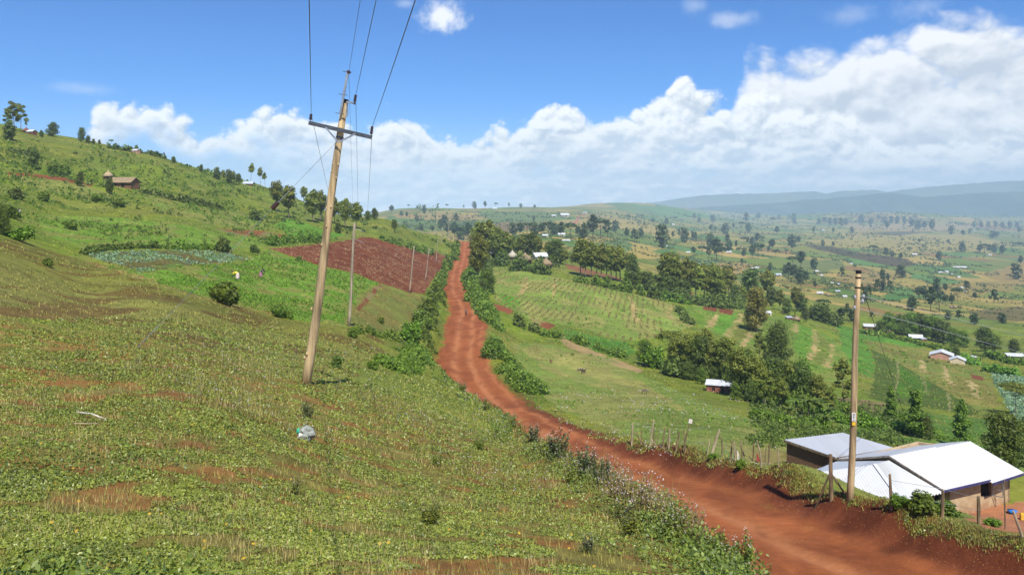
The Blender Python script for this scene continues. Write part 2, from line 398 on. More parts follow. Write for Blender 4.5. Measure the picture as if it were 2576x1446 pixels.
# road: signed distance (positive to the right) and road height
SD = np.full(XX.shape, 1e3); ZR = np.zeros(XX.shape); RS = np.zeros(XX.shape)
ir = np.searchsorted(Yrow, 640)
Xs, Ys = XX[:ir], YY[:ir]; best = np.full(Xs.shape, 1e6); sdv = np.full(Xs.shape, 1e3); zr = np.zeros(Xs.shape); rs = np.zeros(Xs.shape)
slen = np.concatenate([[0], np.cumsum(np.linalg.norm(np.diff(RC[:, :2], axis=0), axis=1))])
for i in range(len(RC)-1):
    a, b_ = RC[i], RC[i+1]; lo = np.searchsorted(Yrow, max(2.2, a[1]-16)); hi = min(ir, np.searchsorted(Yrow, b_[1]+16))
    if hi <= lo: continue
    d = b_[:2]-a[:2]; L2 = (d*d).sum(); x = Xs[lo:hi]-a[0]; y = Ys[lo:hi]-a[1]
    t = np.clip((x*d[0]+y*d[1])/L2, 0, 1); ex = x-t*d[0]; ey = y-t*d[1]; dd = np.hypot(ex, ey)
    m = dd < best[lo:hi]; sg = np.sign(ex*d[1]-ey*d[0])
    best[lo:hi][m] = dd[m]; sdv[lo:hi][m] = (dd*sg)[m]; zr[lo:hi][m] = (a[2]+(b_[2]-a[2])*t)[m]; rs[lo:hi][m] = (slen[i]+math.sqrt(L2)*t)[m]
SD[:ir] = sdv; ZR[:ir] = zr; RS[:ir] = rs
wob = (fbm(RS/5., RS*0+3, 3, 5)-.5)
HW = 3.75+wob*1.1+np.clip((YY-130)/50., 0, 1)*.5
ad = np.abs(SD)
near = sstep(70, 30, YY)
bw = np.where(SD > 0, 2.2, 1.6+1.2*near)
# ruts, crown and loose soil berm on the right-hand side
rut = -.10*np.exp(-((SD-1.15)/.35)**2)-.10*np.exp(-((SD+1.3)/.4)**2)
zroad = ZR+rut+.05*(fbm(XX/.8, YY/.8, 4, 9)-.5)
lump = fbm(RS/3.2, SD*0+1, 3, 21)
berm = (.25+1.05*lump)*np.exp(-((SD-HW-1.1)/1.0)**2)*np.where(SD > 0, 1, 0)*sstep(80, 40, YY)
ZR = ZR-.35*sstep(70, 40, YY); zroad = zroad-.35*sstep(70, 40, YY)
tb = sstep(HW, HW+bw, ad)
lipb = .85*np.exp(-((SD+HW+1.9)/1.5)**2)*np.where(SD < 0, 1, 0)*sstep(9, 17, YY)*sstep(105, 70, YY)*(.75+.5*fbm(XX/4., YY/4., 2, 28))
Z = np.where(ad < 30, zroad*(1-tb)+ZN*tb, ZN)+berm+lipb
# terrace cut for the farmhouse
def quad_mask(P, X, Y, soft):
    """signed inside distance to a convex polygon (counter-clockwise)"""
    P = np.array(P); m = np.full(X.shape, 1e9)
    for i in range(len(P)):
        a = P[i]; b = P[(i+1) % len(P)]; d = (b-a)/np.linalg.norm(b-a)
        m = np.minimum(m, -(X-a[0])*d[1]+(Y-a[1])*d[0])
    return sstep(-soft, 0, m)
HOUSEPAD = [(15.4, 44.4), (19.2, 39.6), (24, 40.4), (33.5, 43.8), (32, 51), (27, 55.5), (17, 54.5), (15.2, 50)]
tm = quad_mask(HOUSEPAD, XX, YY, 2.0)
PADZ = -17.0+(XX-19)*.03
Z = Z*(1-tm)+np.where(tm > 0, PADZ, 0)*tm
# roughness of the ground
rough = .10*(fbm(XX/1.1, YY/1.1, 4, 31)-.5)+.45*(fbm(XX/7., YY/7., 3, 37)-.5)*sstep(8, 40, YY)
rough += 2.2*(fbm(XX/40., YY/40., 3, 41)-.5)*sstep(120, 320, YY)*sstep(3000, 800, YY)+8*(fbm(XX/260., YY/260., 3, 43)-.5)*sstep(700, 1800, YY)
offroad = sstep(HW*.9, HW+2.5, ad)
Z = Z+rough*offroad*(1-tm)
def hill(px, py, Y, wx, wy, h):
    cx = (px-CX)/F*Y
    return h*np.exp(-((XX-cx)/wx)**2-((YY-Y)/wy)**2)
Z += hill(1670, 0, 4300, 300, 450, 48)+hill(1500, 0, 5200, 500, 500, 30)+hill(2140, 0, 5000, 520, 550, 52)+hill(2370, 0, 4700, 300, 450, 36)+hill(1640, 0, 6300, 900, 600, 52)+hill(2500, 0, 6000, 500, 600, 40)
PY = HY-Z/YY*F
def H(x, y):
    x = np.atleast_1d(np.asarray(x, float)); y = np.atleast_1d(np.asarray(y, float))
    return bil(Z, ucol, vrow, x/y, np.log(y))
def gp(px, py):
    """the point of the ground seen at this place of the view"""
    u = (px-CX)/F; ci = int(np.clip(np.searchsorted(ucol, u)-1, 0, NU-2)); f = (u-ucol[ci])/(ucol[ci+1]-ucol[ci])
    pr = PY[:, ci]*(1-f)+PY[:, ci+1]*f
    k = np.argmax(pr <= py)
    if pr[k] > py: return None
    if k == 0: v = vrow[0]
    else:
        t = (pr[k-1]-py)/max(1e-9, pr[k-1]-pr[k]); v = vrow[k-1]+(vrow[k]-vrow[k-1])*t
    y = math.exp(v); return Vector((u*y, y, H(u*y, y)[0]))
VISMIN = np.minimum.accumulate(PY, axis=0)
def gpv(px, py):
    """vectorised gp: arrays of points, nan where the sky is"""
    u = (px-CX)/F; ci = np.clip(np.searchsorted(ucol, u)-1, 0, NU-2)
    o = np.full((len(px), 3), np.nan)
    for c in np.unique(ci):
        s = np.where(ci == c)[0]; pr = VISMIN[:, c]
        k = NV-np.searchsorted(pr[::-1], py[s], side='right')
        ok = (k < NV) & (k > 0); s = s[ok]; k = k[ok]
        t = (pr[k-1]-py[s])/np.maximum(1e-9, pr[k-1]-pr[k]); y = np.exp(vrow[k-1]+(vrow[k]-vrow[k-1])*t)
        o[s, 0] = u[s]*y; o[s, 1] = y
    g = ~np.isnan(o[:, 0]); o[g, 2] = H(o[g, 0], o[g, 1]); return o
def g3(x, y, dz=0): return Vector((x, y, H(x, y)[0]+dz))
def gY(px, Y): return g3((px-CX)/F*Y, Y)
def at(px, py, Y): return Vector(((px-CX)/F*Y, Y, (HY-py)/F*Y))
# ---------------------------------------------------------------- colours of the ground and its fields
GRASS = np.array((.168, .216, .026)); OLIVE = np.array((.180, .170, .034)); SOIL = np.array((.205, .070, .030)); BRIGHT = np.array((.130, .225, .030))
ROADC = np.array((.268, .084, .030)); TAN = np.array((.34, .235, .115)); DARKSOIL = np.array((.130, .042, .020))
def jit(n_, s):
    return (fbm(XX/n_, YY/n_, 3, s)-.5)*2
def mixc(c, new, m): return c*(1-m[..., None])+np.asarray(new)*m[..., None]
def hexpand(P):
    """polygon of view points -> polygon on the ground, edges subdivided so that it follows the relief"""
    o = []
    for i in range(len(P)):
        a = np.array(P[i], float); b = np.array(P[(i+1) % len(P)], float)
        for t in np.linspace(0, 1, 4, endpoint=False):
            q = gp(*(a+(b-a)*t))
            if q is not None: o.append((q.x, q.y))
    return np.array(o)
def pip(P, x, y):
    ins = np.zeros(x.shape, bool); n = len(P); j = n-1
    for i in range(n):
        xi, yi = P[i]; xj, yj = P[j]
        c = ((yi > y) != (yj > y))
        with np.errstate(divide='ignore', invalid='ignore'):
            ins ^= c & (x < (xj-xi)*(y-yi)/(yj-yi+1e-12)+xi)
        j = i
    return ins
PXv = CX+U*F
def region(P, jn=3., ja=1.):
    """(row slice, column slice, mask) of a field outlined in the view"""
    W = hexpand(P); ya, yb = W[:, 1].min(), W[:, 1].max(); ua, ub = (W[:, 0]/W[:, 1]).min()-.02, (W[:, 0]/W[:, 1]).max()+.02
    S = (slice(max(0, np.searchsorted(Yrow, ya*.93)-1), min(NV, np.searchsorted(Yrow, yb*1.07)+1)), slice(max(0, np.searchsorted(ucol, ua)-1), min(NU, np.searchsorted(ucol, ub)+1)))
    x = XX[S]; y = YY[S]
    jx = (fbm(x/jn, y/jn, 3, 71)-.5)*ja; jy = (fbm(x/jn, y/jn, 3, 72)-.5)*ja*2
    return S, pip(W, x+jx, y+jy)
big = fbm(XX/34., YY/60., 4, 3); med = fbm(XX/6., YY/14., 4, 4); sml = fbm(XX/1.3, YY/1.3, 4, 6); tiny = fbm(XX/.35, YY/.35, 3, 8)
patch = sstep(.42, .62, big)
col = GRASS*np.ones(XX.shape+(3,)); veg = np.ones(XX.shape)
col = mixc(col, OLIVE*1.05, patch*.55)
col = mixc(col, (.21, .20, .07), sstep(.5, .66, med)*.45)
col = mixc(col, (.075, .125, .026), sstep(.60, .40, fbm(XX/11., YY/11., 4, 12))*.45)
# foreground: thin weeds over red soil
fgm = sstep(36, 22, YY)
bare = sstep(.48, .62, fbm(XX/.45, YY/.45, 4, 15)*.6+fbm(XX/2.2, YY/2.2, 3, 16)*.4)
col = mixc(col, (.155, .165, .045), fgm*.8)
col = mixc(col, SOIL*1.1+.3*(OLIVE-SOIL), fgm*np.clip(bare*.7+.34, 0, 1)); veg -= fgm*np.clip(bare+.25, 0, 1)*.8
# the valley: patchwork of fields
def voro(x, y, seed):
    ix = np.floor(x); iy = np.floor(y); f1 = np.full(x.shape, 9.); f2 = np.full(x.shape, 9.); idn = np.zeros(x.shape)
    for dx in (-1, 0, 1):
        for dy in (-1, 0, 1):
            jx = ix+dx; jy = iy+dy; hx = hsh(jx, jy, seed); hy = hsh(jx, jy, seed+1)
            d = np.maximum(np.abs(jx+.1+.8*hx-x), np.abs(jy+.1+.8*hy-y))+.35*(np.abs(jx+.1+.8*hx-x)+np.abs(jy+.1+.8*hy-y))
            b = d < f1; f2 = np.where(b, f1, np.minimum(f2, d)); idn = np.where(b, hsh(jx, jy, seed+2), idn); f1 = np.where(b, d, f1)
    return f1, f2, idn
PAL = np.array([(.290, .205, .085), (.230, .180, .068), (.150, .150, .042), (.105, .140, .034), (.195, .170, .058), (.080, .130, .036), (.310, .215, .090), (.125, .140, .042), (.170, .155, .050), (.080, .150, .052), (.200, .110, .055), (.265, .190, .078), (.120, .150, .040), (.235, .185, .070)])
vm = np.zeros(XX.shape); vcol = np.zeros(XX.shape+(3,)); VE = np.zeros(XX.shape)
jz = (fbm(XX/300., YY/300., 2, 51)-.5)
for lo, hi, cw, cl, ang, sd_ in [(330, 800, 38, 62, .35, 100), (800, 2600, 62, 135, -.3, 200), (2600, 12001, 130, 330, .2, 300)]:
    r0 = np.searchsorted(Yrow, lo*.8); r1 = min(NV, np.searchsorted(Yrow, hi*1.2)); x = XX[r0:r1]; y = YY[r0:r1]
    wx = (fbm(x/cw/2., y/cl/2., 2, sd_)-.5)*.9
    a = ang+.5*(fbm(x/1400., y/1400., 1, 7)-.5)
    f1, f2, idn = voro((x*math.cos(ang)+y*math.sin(ang))/cw+wx, (-x*math.sin(ang)+y*math.cos(ang))/cl+wx, sd_)
    c = PAL[np.minimum((idn*len(PAL)).astype(int), len(PAL)-1)]*1.28
    c = c*(.88+.24*fbm(x/(cw*.25), y/(cl*.25), 3, 5))[..., None]
    edge = sstep(.15, .06, f2-f1)*sstep(.33, .46, fbm(x/cw/.8, y/cl/.8, 2, 9)); VE[r0:r1] = np.maximum(VE[r0:r1], edge)
    c = c*(1-edge[..., None]*.85)+np.array((.045, .080, .022))*edge[..., None]*.85
    w = (y > lo*(1+.25*jz[r0:r1])) & (y <= hi*(1+.25*jz[r0:r1]))
    vcol[r0:r1][w] = c[w]
valm = sstep(400, 470, YY+40*jz)*np.clip((U*YY+25)/12., 0, 1)
valm = np.maximum(valm, sstep(800, 1000, YY))
# greener, unhedged land close to the homesteads
col = mixc(col, 0, valm)+vcol*valm[..., None]
green = sstep(.50, .62, fbm(XX/160., YY/260., 3, 61))*valm
col = mixc(col, (.105, .155, .042), green*.35)
fields = {}
def field(name, P, c, jn=3., ja=1., varc=None, var=.25, own=False, vg=1., patchn=5., s2=0):
    S, m = region(P, jn, ja); x = XX[S]; y = YY[S]
    cc = np.asarray(c)*(1+var*2*(fbm(x/patchn, y/(patchn*2.2), 4, 80+s2)-.5))[..., None]
    if varc is not None:
        k = sstep(.48, .62, fbm(x/(patchn*.6), y/(patchn*1.5), 4, 90+s2)); cc = cc*(1-k[..., None])+np.asarray(varc)*k[..., None]
    col[S][m] = cc[m]; veg[S][m] = vg
    if own or name in ('pasture', 'bean_field'):
        M = np.zeros(XX.shape, bool); M[S] = m
        if own: fields[name] = M
        return M
# --- left of the road
pasture = field('pasture', [(-60, 590), (60, 605), (160, 640), (218, 662), (333, 693), (486, 745), (590, 768), (718, 800), (862, 825), (960, 850), (965, 885), (900, 945), (760, 948), (560, 905), (420, 865), (250, 822), (-60, 785)], (.168, .165, .042), 4, 2.5, (.135, .092, .030), patchn=3.4, s2=1)
field('strip', [(20, 432), (80, 436), (160, 446), (235, 462), (232, 468), (150, 454), (60, 443), (20, 440)], SOIL*.9, vg=.2)
field('light', [(30, 441), (150, 452), (230, 470), (280, 490), (330, 520), (200, 500), (90, 470), (20, 455)], (.215, .225, .070), 4, 2)
field('light', [(330, 470), (480, 500), (600, 530), (700, 560), (640, 575), (520, 560), (400, 530)], (.205, .210, .065), 6, 5, (.14, .20, .04))
field('bright', [(90, 540), (260, 545), (430, 560), (560, 590), (690, 605), (640, 625), (560, 622), (300, 622), (215, 630), (120, 590)], BRIGHT*1.0, 5, 3, (.19, .21, .06), s2=3)
field('strip', [(540, 574), (600, 577), (660, 580), (715, 590), (702, 599), (640, 595), (575, 586)], SOIL*.95, 2, 1., (.16, .14, .05), vg=.2)
field('green_crop', [(688, 566), (722, 549), (760, 556), (786, 568), (830, 582), (872, 590), (810, 603), (760, 598), (730, 592), (715, 582)], (.10, .215, .026), 3, 1)
workf = field('bean_field', [(225, 660), (333, 692), (486, 743), (590, 766), (718, 797), (770, 807), (862, 818), (885, 773), (905, 740), (950, 713), (897, 690), (794, 665), (743, 650), (676, 628), (640, 640), (610, 662), (461, 670), (358, 688)], (.125, .225, .030), 3, 1.5, (.195, .205, .060), own=True, patchn=4., s2=5)
field('path', [(225, 655), (330, 686), (486, 738), (590, 760), (718, 793), (718, 799), (590, 769), (486, 746), (333, 695), (220, 662)], (.235, .205, .075), 2, 1, (.22, .12, .05))
cabb = field('cabbage_field', [(222, 638), (297, 630), (430, 629), (563, 630), (632, 651), (540, 662), (461, 668), (358, 686), (320, 672), (238, 651)], (.125, .105, .045), 2, 1, (.11, .16, .05), own=True, s2=6)
plough = field('ploughed_field', [(675, 624), (743, 619), (806, 612), (865, 605), (911, 595), (938, 597), (993, 613), (1042, 626), (1095, 633), (1130, 645), (1112, 672), (1080, 712), (1068, 739), (1026, 734), (956, 711), (897, 688), (794, 663), (743, 647)], (.125, .037, .014), 2, .8, (.165, .062, .028), own=True, vg=.0, patchn=2.2)
field('pasture', [(864, 818), (887, 773), (907, 741), (952, 714), (1026, 737), (1070, 743), (1066, 780), (1035, 820), (990, 842)], (.165, .172, .050), 3, 1, (.185, .150, .05), s2=8)
field('soil', [(950, 714), (962, 716), (935, 750), (905, 782), (896, 778), (925, 742)], DARKSOIL*1.2, 1.5, 1.2, (.2, .15, .06), vg=.1)
# --- right of the road
maize = field('maize_field', [(1240, 664), (1282, 674), (1359, 691), (1410, 699), (1495, 717), (1574, 735), (1653, 748), (1705, 766), (1712, 786), (1748, 815), (1700, 838), (1640, 852), (1589, 854), (1538, 848), (1436, 818), (1359, 810), (1295, 785), (1246, 752), (1238, 700)], (.185, .245, .062), 4, 1.5, (.255, .250, .095), own=True, patchn=9., s2=11)
field('soil', [(1238, 762), (1268, 770), (1294, 781), (1280, 790), (1244, 775)], SOIL*.9, 2, 1, vg=.1)
field('soil', [(1331, 797), (1372, 806), (1398, 820), (1380, 828), (1340, 812)], SOIL*.9, 2, 1, (.2, .18, .06), vg=.1)
field('bright', [(1255, 738), (1290, 745), (1310, 760), (1296, 775), (1262, 760)], (.10, .25, .02), 2, 1)
goatf = field('pasture', [(1290, 862), (1400, 868), (1450, 885), (1560, 915), (1640, 952), (1720, 990), (1850, 1040), (1990, 1090), (1975, 1180), (1850, 1160), (1700, 1132), (1560, 1090), (1430, 1040), (1340, 975)], (.165, .215, .055), 5, 2, (.225, .225, .085), patchn=9., s2=12)
field('dry', [(1310, 872), (1400, 878), (1480, 892), (1560, 925), (1625, 965), (1680, 1000), (1720, 1035), (1600, 1000), (1500, 968), (1420, 950), (1360, 920)], (.255, .235, .095), 5, 3, (.205, .225, .075), s2=13)
field('lane', [(1400, 835), (1440, 855), (1500, 885), (1560, 905), (1620, 930), (1610, 938), (1540, 915), (1480, 895), (1420, 868)], (.30, .21, .11), 2, 1.2, (.2, .2, .07), vg=.4)
field('green', [(1420, 825), (1500, 845), (1580, 862), (1600, 885), (1560, 900), (1480, 875), (1420, 850)], (.075, .175, .028), 2, 1)
field('terrace', [(1712, 770), (1790, 762), (1905, 778), (2000, 810), (2100, 850), (2140, 900), (2120, 960), (2040, 950), (1960, 880), (1860, 870), (1800, 840), (1752, 815)], (.125, .205, .036), 4, 2, (.19, .215, .06), s2=14)
for P, c in (([(1808, 793), (1862, 785), (1842, 815), (1820, 847), (1790, 822)], (.105, .225, .028)), ([(1873, 789), (1905, 810), (1880, 840), (1856, 868), (1834, 851), (1852, 820)], (.165, .175, .045)), ([(1917, 815), (1994, 812), (1996, 834), (1990, 880), (1893, 870), (1893, 848)], (.135, .185, .035)), ([(2007, 815), (2043, 826), (2046, 862), (2027, 902), (1996, 880), (2007, 836)], (.105, .215, .028)), ([(2055, 829), (2092, 864), (2079, 920), (2040, 907), (2060, 862)], (.150, .180, .042)), ([(1745, 790), (1774, 785), (1772, 822), (1752, 812)], (.13, .21, .03))):
    field('terrace', P, c, 3, 1.2, var=.3)
for P in ([(1797, 789), (1808, 793), (1790, 822), (1774, 822)], [(1862, 785), (1873, 789), (1852, 820), (1834, 851), (1820, 847), (1842, 815)], [(1905, 810), (1917, 815), (1893, 848), (1869, 874), (1856, 868), (1880, 840)], [(2043, 826), (2055, 829), (2060, 862), (2040, 907), (2027, 902), (2046, 862)], [(2092, 864), (2103, 868), (2090, 924), (2079, 920)], [(1994, 812), (2004, 814), (2007, 836), (1996, 834)],
          [(1395, 708), (1402, 710), (1396, 740), (1388, 748), (1378, 744)][:4], [(1318, 692), (1330, 697), (1326, 722), (1310, 745), (1303, 740), (1316, 718)], [(1580, 745), (1592, 748), (1606, 785), (1612, 815), (1598, 812), (1588, 780)], [(1680, 770), (1690, 772), (1694, 800), (1682, 798)]):
    field('strip', P, (.36, .26, .125), 2.2, 2.6, (.20, .20, .06), vg=.5)
for P in ([(1772, 760), (1804, 766), (1803, 784), (1768, 777)], [(1810, 768), (1845, 779), (1840, 792), (1808, 784)]):
    field('soil', P, SOIL*.72, 2, .8, vg=0)
field('green', [(2105, 815), (2202, 834), (2348, 870), (2300, 872), (2238, 862), (2172, 854), (2200, 905), (2195, 950), (2150, 930), (2120, 880)], (.085, .195, .030), 4, 2, s2=16)
field('stubble', [(2174, 858), (2238, 865), (2338, 881), (2421, 913), (2478, 936), (2498, 970), (2516, 1016), (2470, 1040), (2411, 1000), (2357, 966), (2311, 942), (2267, 914), (2225, 893), (2190, 873)], (.205, .180, .060), 4, 2, (.155, .185, .05), s2=17, patchn=8.)
for P in ([(2316, 903), (2325, 905), (2332, 935), (2320, 937)], [(2368, 917), (2379, 919), (2398, 965), (2384, 967)], [(2432, 955), (2444, 957), (2468, 1000), (2455, 1002)]):
    field('strip', P, (.36, .27, .14), 2.2, 2.4, vg=.5)
field('soil', [(2443, 940), (2474, 946), (2473, 957), (2446, 951)], SOIL*.8, 2, .8, vg=0)
field('legume_field', [(2189, 875), (2225, 893), (2267, 915), (2311, 943), (2357, 967), (2411, 1001), (2468, 1037), (2439, 1044), (2366, 1029), (2220, 1009), (2184, 1001), (2198, 956), (2202, 910)], (.070, .105, .020), 2, .8, own=True, var=.2, s2=18)
field('bright', [(2262, 918), (2300, 942), (2345, 968), (2330, 990), (2270, 1000), (2252, 985), (2262, 950)], (.065, .145, .014), 2, .8)
for P in ([(2255, 905), (2260, 907), (2263, 945), (2253, 985), (2249, 984), (2257, 945)], [(2318, 945), (2323, 948), (2336, 985), (2331, 986)], [(2382, 985), (2388, 987), (2394, 1032), (2388, 1032)]):
    field('strip', P, (.20, .19, .085), 1.5, .8, vg=.5)
field('fallow_field', [(2104, 999), (2150, 1002), (2222, 1011), (2224, 1040), (2180, 1052), (2125, 1034)], (.155, .115, .060), 2, 1, (.19, .145, .08), own=True, vg=.3, patchn=1.5)
field('kale_field', [(2494, 932), (2540, 940), (2640, 955), (2640, 1090), (2560, 1070), (2526, 1000), (2500, 958)], (.13, .20, .12), 2, .8, (.09, .15, .07), own=True, s2=19, patchn=1.2)
field('yard', [(2425, 1300), (2450, 1275), (2540, 1262), (2640, 1262), (2640, 1320), (2560, 1340), (2480, 1330)], (.31, .135, .07), 2, .8, vg=.0)
field('lush', [(2110, 1040), (2300, 1035), (2576, 1060), (2640, 1200), (2480, 1160), (2280, 1120), (2120, 1085)], (.080, .155, .030), 4, 2, (.13, .19, .045), s2=20)
field('soil', [(1418, 663), (1450, 668), (1500, 682), (1560, 699), (1552, 706), (1490, 694), (1430, 676)], (.20, .09, .045), 2, 1, vg=.2)
field('soil', [(1600, 703), (1650, 712), (1745, 735), (1742, 745), (1650, 724), (1600, 712)], (.17, .075, .04), 2, 1, vg=.2)
# --- valley fields one can tell apart, and a gully strip with painted shade
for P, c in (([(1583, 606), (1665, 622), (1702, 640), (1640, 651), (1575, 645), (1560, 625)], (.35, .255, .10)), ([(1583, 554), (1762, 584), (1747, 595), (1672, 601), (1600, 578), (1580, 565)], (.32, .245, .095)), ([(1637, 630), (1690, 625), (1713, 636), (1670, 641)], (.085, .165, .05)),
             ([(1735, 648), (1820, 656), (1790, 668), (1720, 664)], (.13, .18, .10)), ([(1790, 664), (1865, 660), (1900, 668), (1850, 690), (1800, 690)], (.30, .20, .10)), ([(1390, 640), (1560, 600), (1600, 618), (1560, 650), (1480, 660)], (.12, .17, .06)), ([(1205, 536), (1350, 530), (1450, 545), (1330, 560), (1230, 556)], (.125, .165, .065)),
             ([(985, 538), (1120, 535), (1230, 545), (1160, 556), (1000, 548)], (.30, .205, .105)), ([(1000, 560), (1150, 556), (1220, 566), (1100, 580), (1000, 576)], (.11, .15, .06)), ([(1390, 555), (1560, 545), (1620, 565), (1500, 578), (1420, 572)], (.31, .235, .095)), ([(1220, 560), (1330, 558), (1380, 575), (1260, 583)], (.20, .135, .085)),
             ([(2014, 612), (2096, 620), (2172, 636), (2288, 651), (2302, 663), (2275, 675), (2198, 660), (2121, 642), (2060, 628)], (.085, .060, .040)), ([(2020, 605), (2240, 585), (2420, 590), (2560, 612), (2440, 632), (2260, 630), (2120, 622)], (.30, .235, .095)), ([(2180, 588), (2300, 575), (2340, 582), (2260, 592)], (.10, .085, .055)), ([(2290, 720), (2500, 705), (2560, 728), (2400, 745), (2300, 740)], (.25, .185, .075)), ([(2470, 690), (2580, 655), (2640, 660), (2640, 700), (2540, 720)], (.27, .185, .085)),  # first dark strip: shade of the gully slope put into the ground colour
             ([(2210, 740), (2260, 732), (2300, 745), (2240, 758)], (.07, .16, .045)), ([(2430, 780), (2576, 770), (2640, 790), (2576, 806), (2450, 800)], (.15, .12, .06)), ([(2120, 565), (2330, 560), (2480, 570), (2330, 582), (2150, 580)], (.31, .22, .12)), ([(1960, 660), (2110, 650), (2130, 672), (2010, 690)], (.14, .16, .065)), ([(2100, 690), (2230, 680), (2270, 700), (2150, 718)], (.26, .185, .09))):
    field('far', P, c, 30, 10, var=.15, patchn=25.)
# pale track up the far ridge
field('track', [(1438, 560), (1452, 553), (1449, 546), (1458, 541), (1478, 535), (1480, 537), (1462, 543), (1454, 547), (1458, 553), (1450, 562)], (.33, .12, .075), 20, 4, vg=0)
# road and its banks
edge_n = (sml-.5)*1.6
onroad = sstep(HW+.5, HW-.5, ad+edge_n)*(YY < 640)
rc = ROADC*(1+.30*(fbm(XX/2.5, YY/5., 4, 22)-.5)*2)[..., None]
paler = np.exp(-((SD-1.15+wob*.6)/.5)**2)+np.exp(-((SD+1.3+wob*.6)/.55)**2)+.7*np.exp(-((SD-3.1-wob*2)/.35)**2)*sstep(20, 60, RS)
rc = mixc(rc, (.38, .148, .062), np.clip(paler, 0, 1)*.9)
rc = mixc(rc, (.180, .052, .020), sstep(.50, .64, fbm(XX/1.5, YY/4., 4, 23))*.6)
bwid = bw+np.where(SD > 0, sstep(75, 30, YY)*(.6+.8*lump)*.6, 0)
bgeo = bwid; bwid = np.where(SD > 0, .70+.7*lump+.3*sstep(45, 20, YY), bwid)
bank = np.where(SD > 0, sstep(HW-.9, HW-.4, ad), sstep(HW+.3, HW+.9, ad))*sstep(HW+bwid+.6, HW+bwid-.3, ad+edge_n*.5)*np.where(SD > 0, sstep(120, 70, YY), .8*sstep(.5, .6, fbm(XX/4., YY/4., 3, 24))*sstep(75, 45, YY))
bankc = np.array((.125, .035, .015))*(1+.35*(fbm(XX/.8, YY/.8, 4, 25)-.5)*2)[..., None]  # dark fresh soil, with the shade on the bank put into its colour
col = mixc(col, 0, bank)+bankc*bank[..., None]; veg *= 1-bank
crumb = np.exp(-((SD-HW-.35)/.5)**2)*sstep(85, 50, YY)*(SD > 0)
rc = mixc(rc, (.200, .060, .026), np.clip(crumb*1.3, 0, 1))
col = mixc(col, 0, onroad)+rc*onroad[..., None]; veg *= 1-onroad
col = mixc(col, (.16, .12, .045), tm*.7*(1-onroad)*(PXv < 2410)); veg *= 1-tm*.7
col = np.clip(col*(.93+.14*tiny)[..., None], 0, 1)
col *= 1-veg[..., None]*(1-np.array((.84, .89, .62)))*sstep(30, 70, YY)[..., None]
# furrows in the ploughed field: real relief
cl = plough.astype(float); fur = np.sin((XX*.45+YY*.893)/.9*math.pi)*.07+(fbm(XX/.6, YY/.6, 4, 33)-.5)*.35
Z += cl*fur
Z += workf*.10*(fbm(XX/.7, YY/.7, 3, 34)-.5)
kl = fields['fallow_field']; Z += kl*.16*(fbm(XX/.7, YY/.7, 3, 35)-.5)

# ground material: colours from the mesh, broken up by grain at several sizes
gm, gt, go_ = nt('earth and grass'); b = NB(gt)
at_ = b.n('ShaderNodeVertexColor', layer_name='Col'); geo = b.n('ShaderNodeNewGeometry'); pos = geo.outputs['Position']
vgv = at_.outputs['Alpha']
n1 = b.noise(pos, 14., 5, .65); n2 = b.noise(pos, 2.2, 5, .62); n3 = b.noise(pos, .35, 4, .6); n4 = b.noise(pos, .05, 4, .6)
f = b.math('ADD', b.math('ADD', b.math('MULTIPLY', n1, .28), b.math('MULTIPLY', n2, .32)), b.math('ADD', b.math('MULTIPLY', n3, .25), b.math('MULTIPLY', n4, .15)))
k = b.ramp(f, .36, .64, 0, 1)
vk = b.math('ADD', .55, b.math('MULTIPLY', k, .9))
sk = b.math('ADD', .78, b.math('MULTIPLY', k, .44))
val_ = b.math('ADD', b.math('MULTIPLY', vk, vgv), b.math('MULTIPLY', sk, b.math('SUBTRACT', 1., vgv)))
cmb = b.n('ShaderNodeCombineColor'); b.l(val_, cmb.inputs[0]); b.l(val_, cmb.inputs[1]); b.l(b.math('ADD', b.math('MULTIPLY', val_, .85), .10), cmb.inputs[2])
cc = b.mix(1., at_.outputs['Color'], cmb.outputs[0], 'MULTIPLY')
# straw-coloured flecks in the grass
st = b.math('MULTIPLY', b.ramp(b.noise(pos, 1.1, 6, .7), .55, .68, 0, .5), vgv)
cc = b.mix(st, cc, (.24, .20, .085))
p = b.n('ShaderNodeBsdfPrincipled'); b.l(cc, p.inputs['Base Color']); p.inputs['Roughness'].default_value = .95; p.inputs['Specular IOR Level'].default_value = .1
bp = b.n('ShaderNodeBump'); bp.inputs['Strength'].default_value = .55; bp.inputs['Distance'].default_value = .12
b.l(b.math('ADD', b.math('MULTIPLY', n1, .35), n2), bp.inputs['Height']); b.l(bp.outputs[0], p.inputs['Normal'])
b.l(p.outputs[0], go_.inputs[0])
M_GROUND = gm

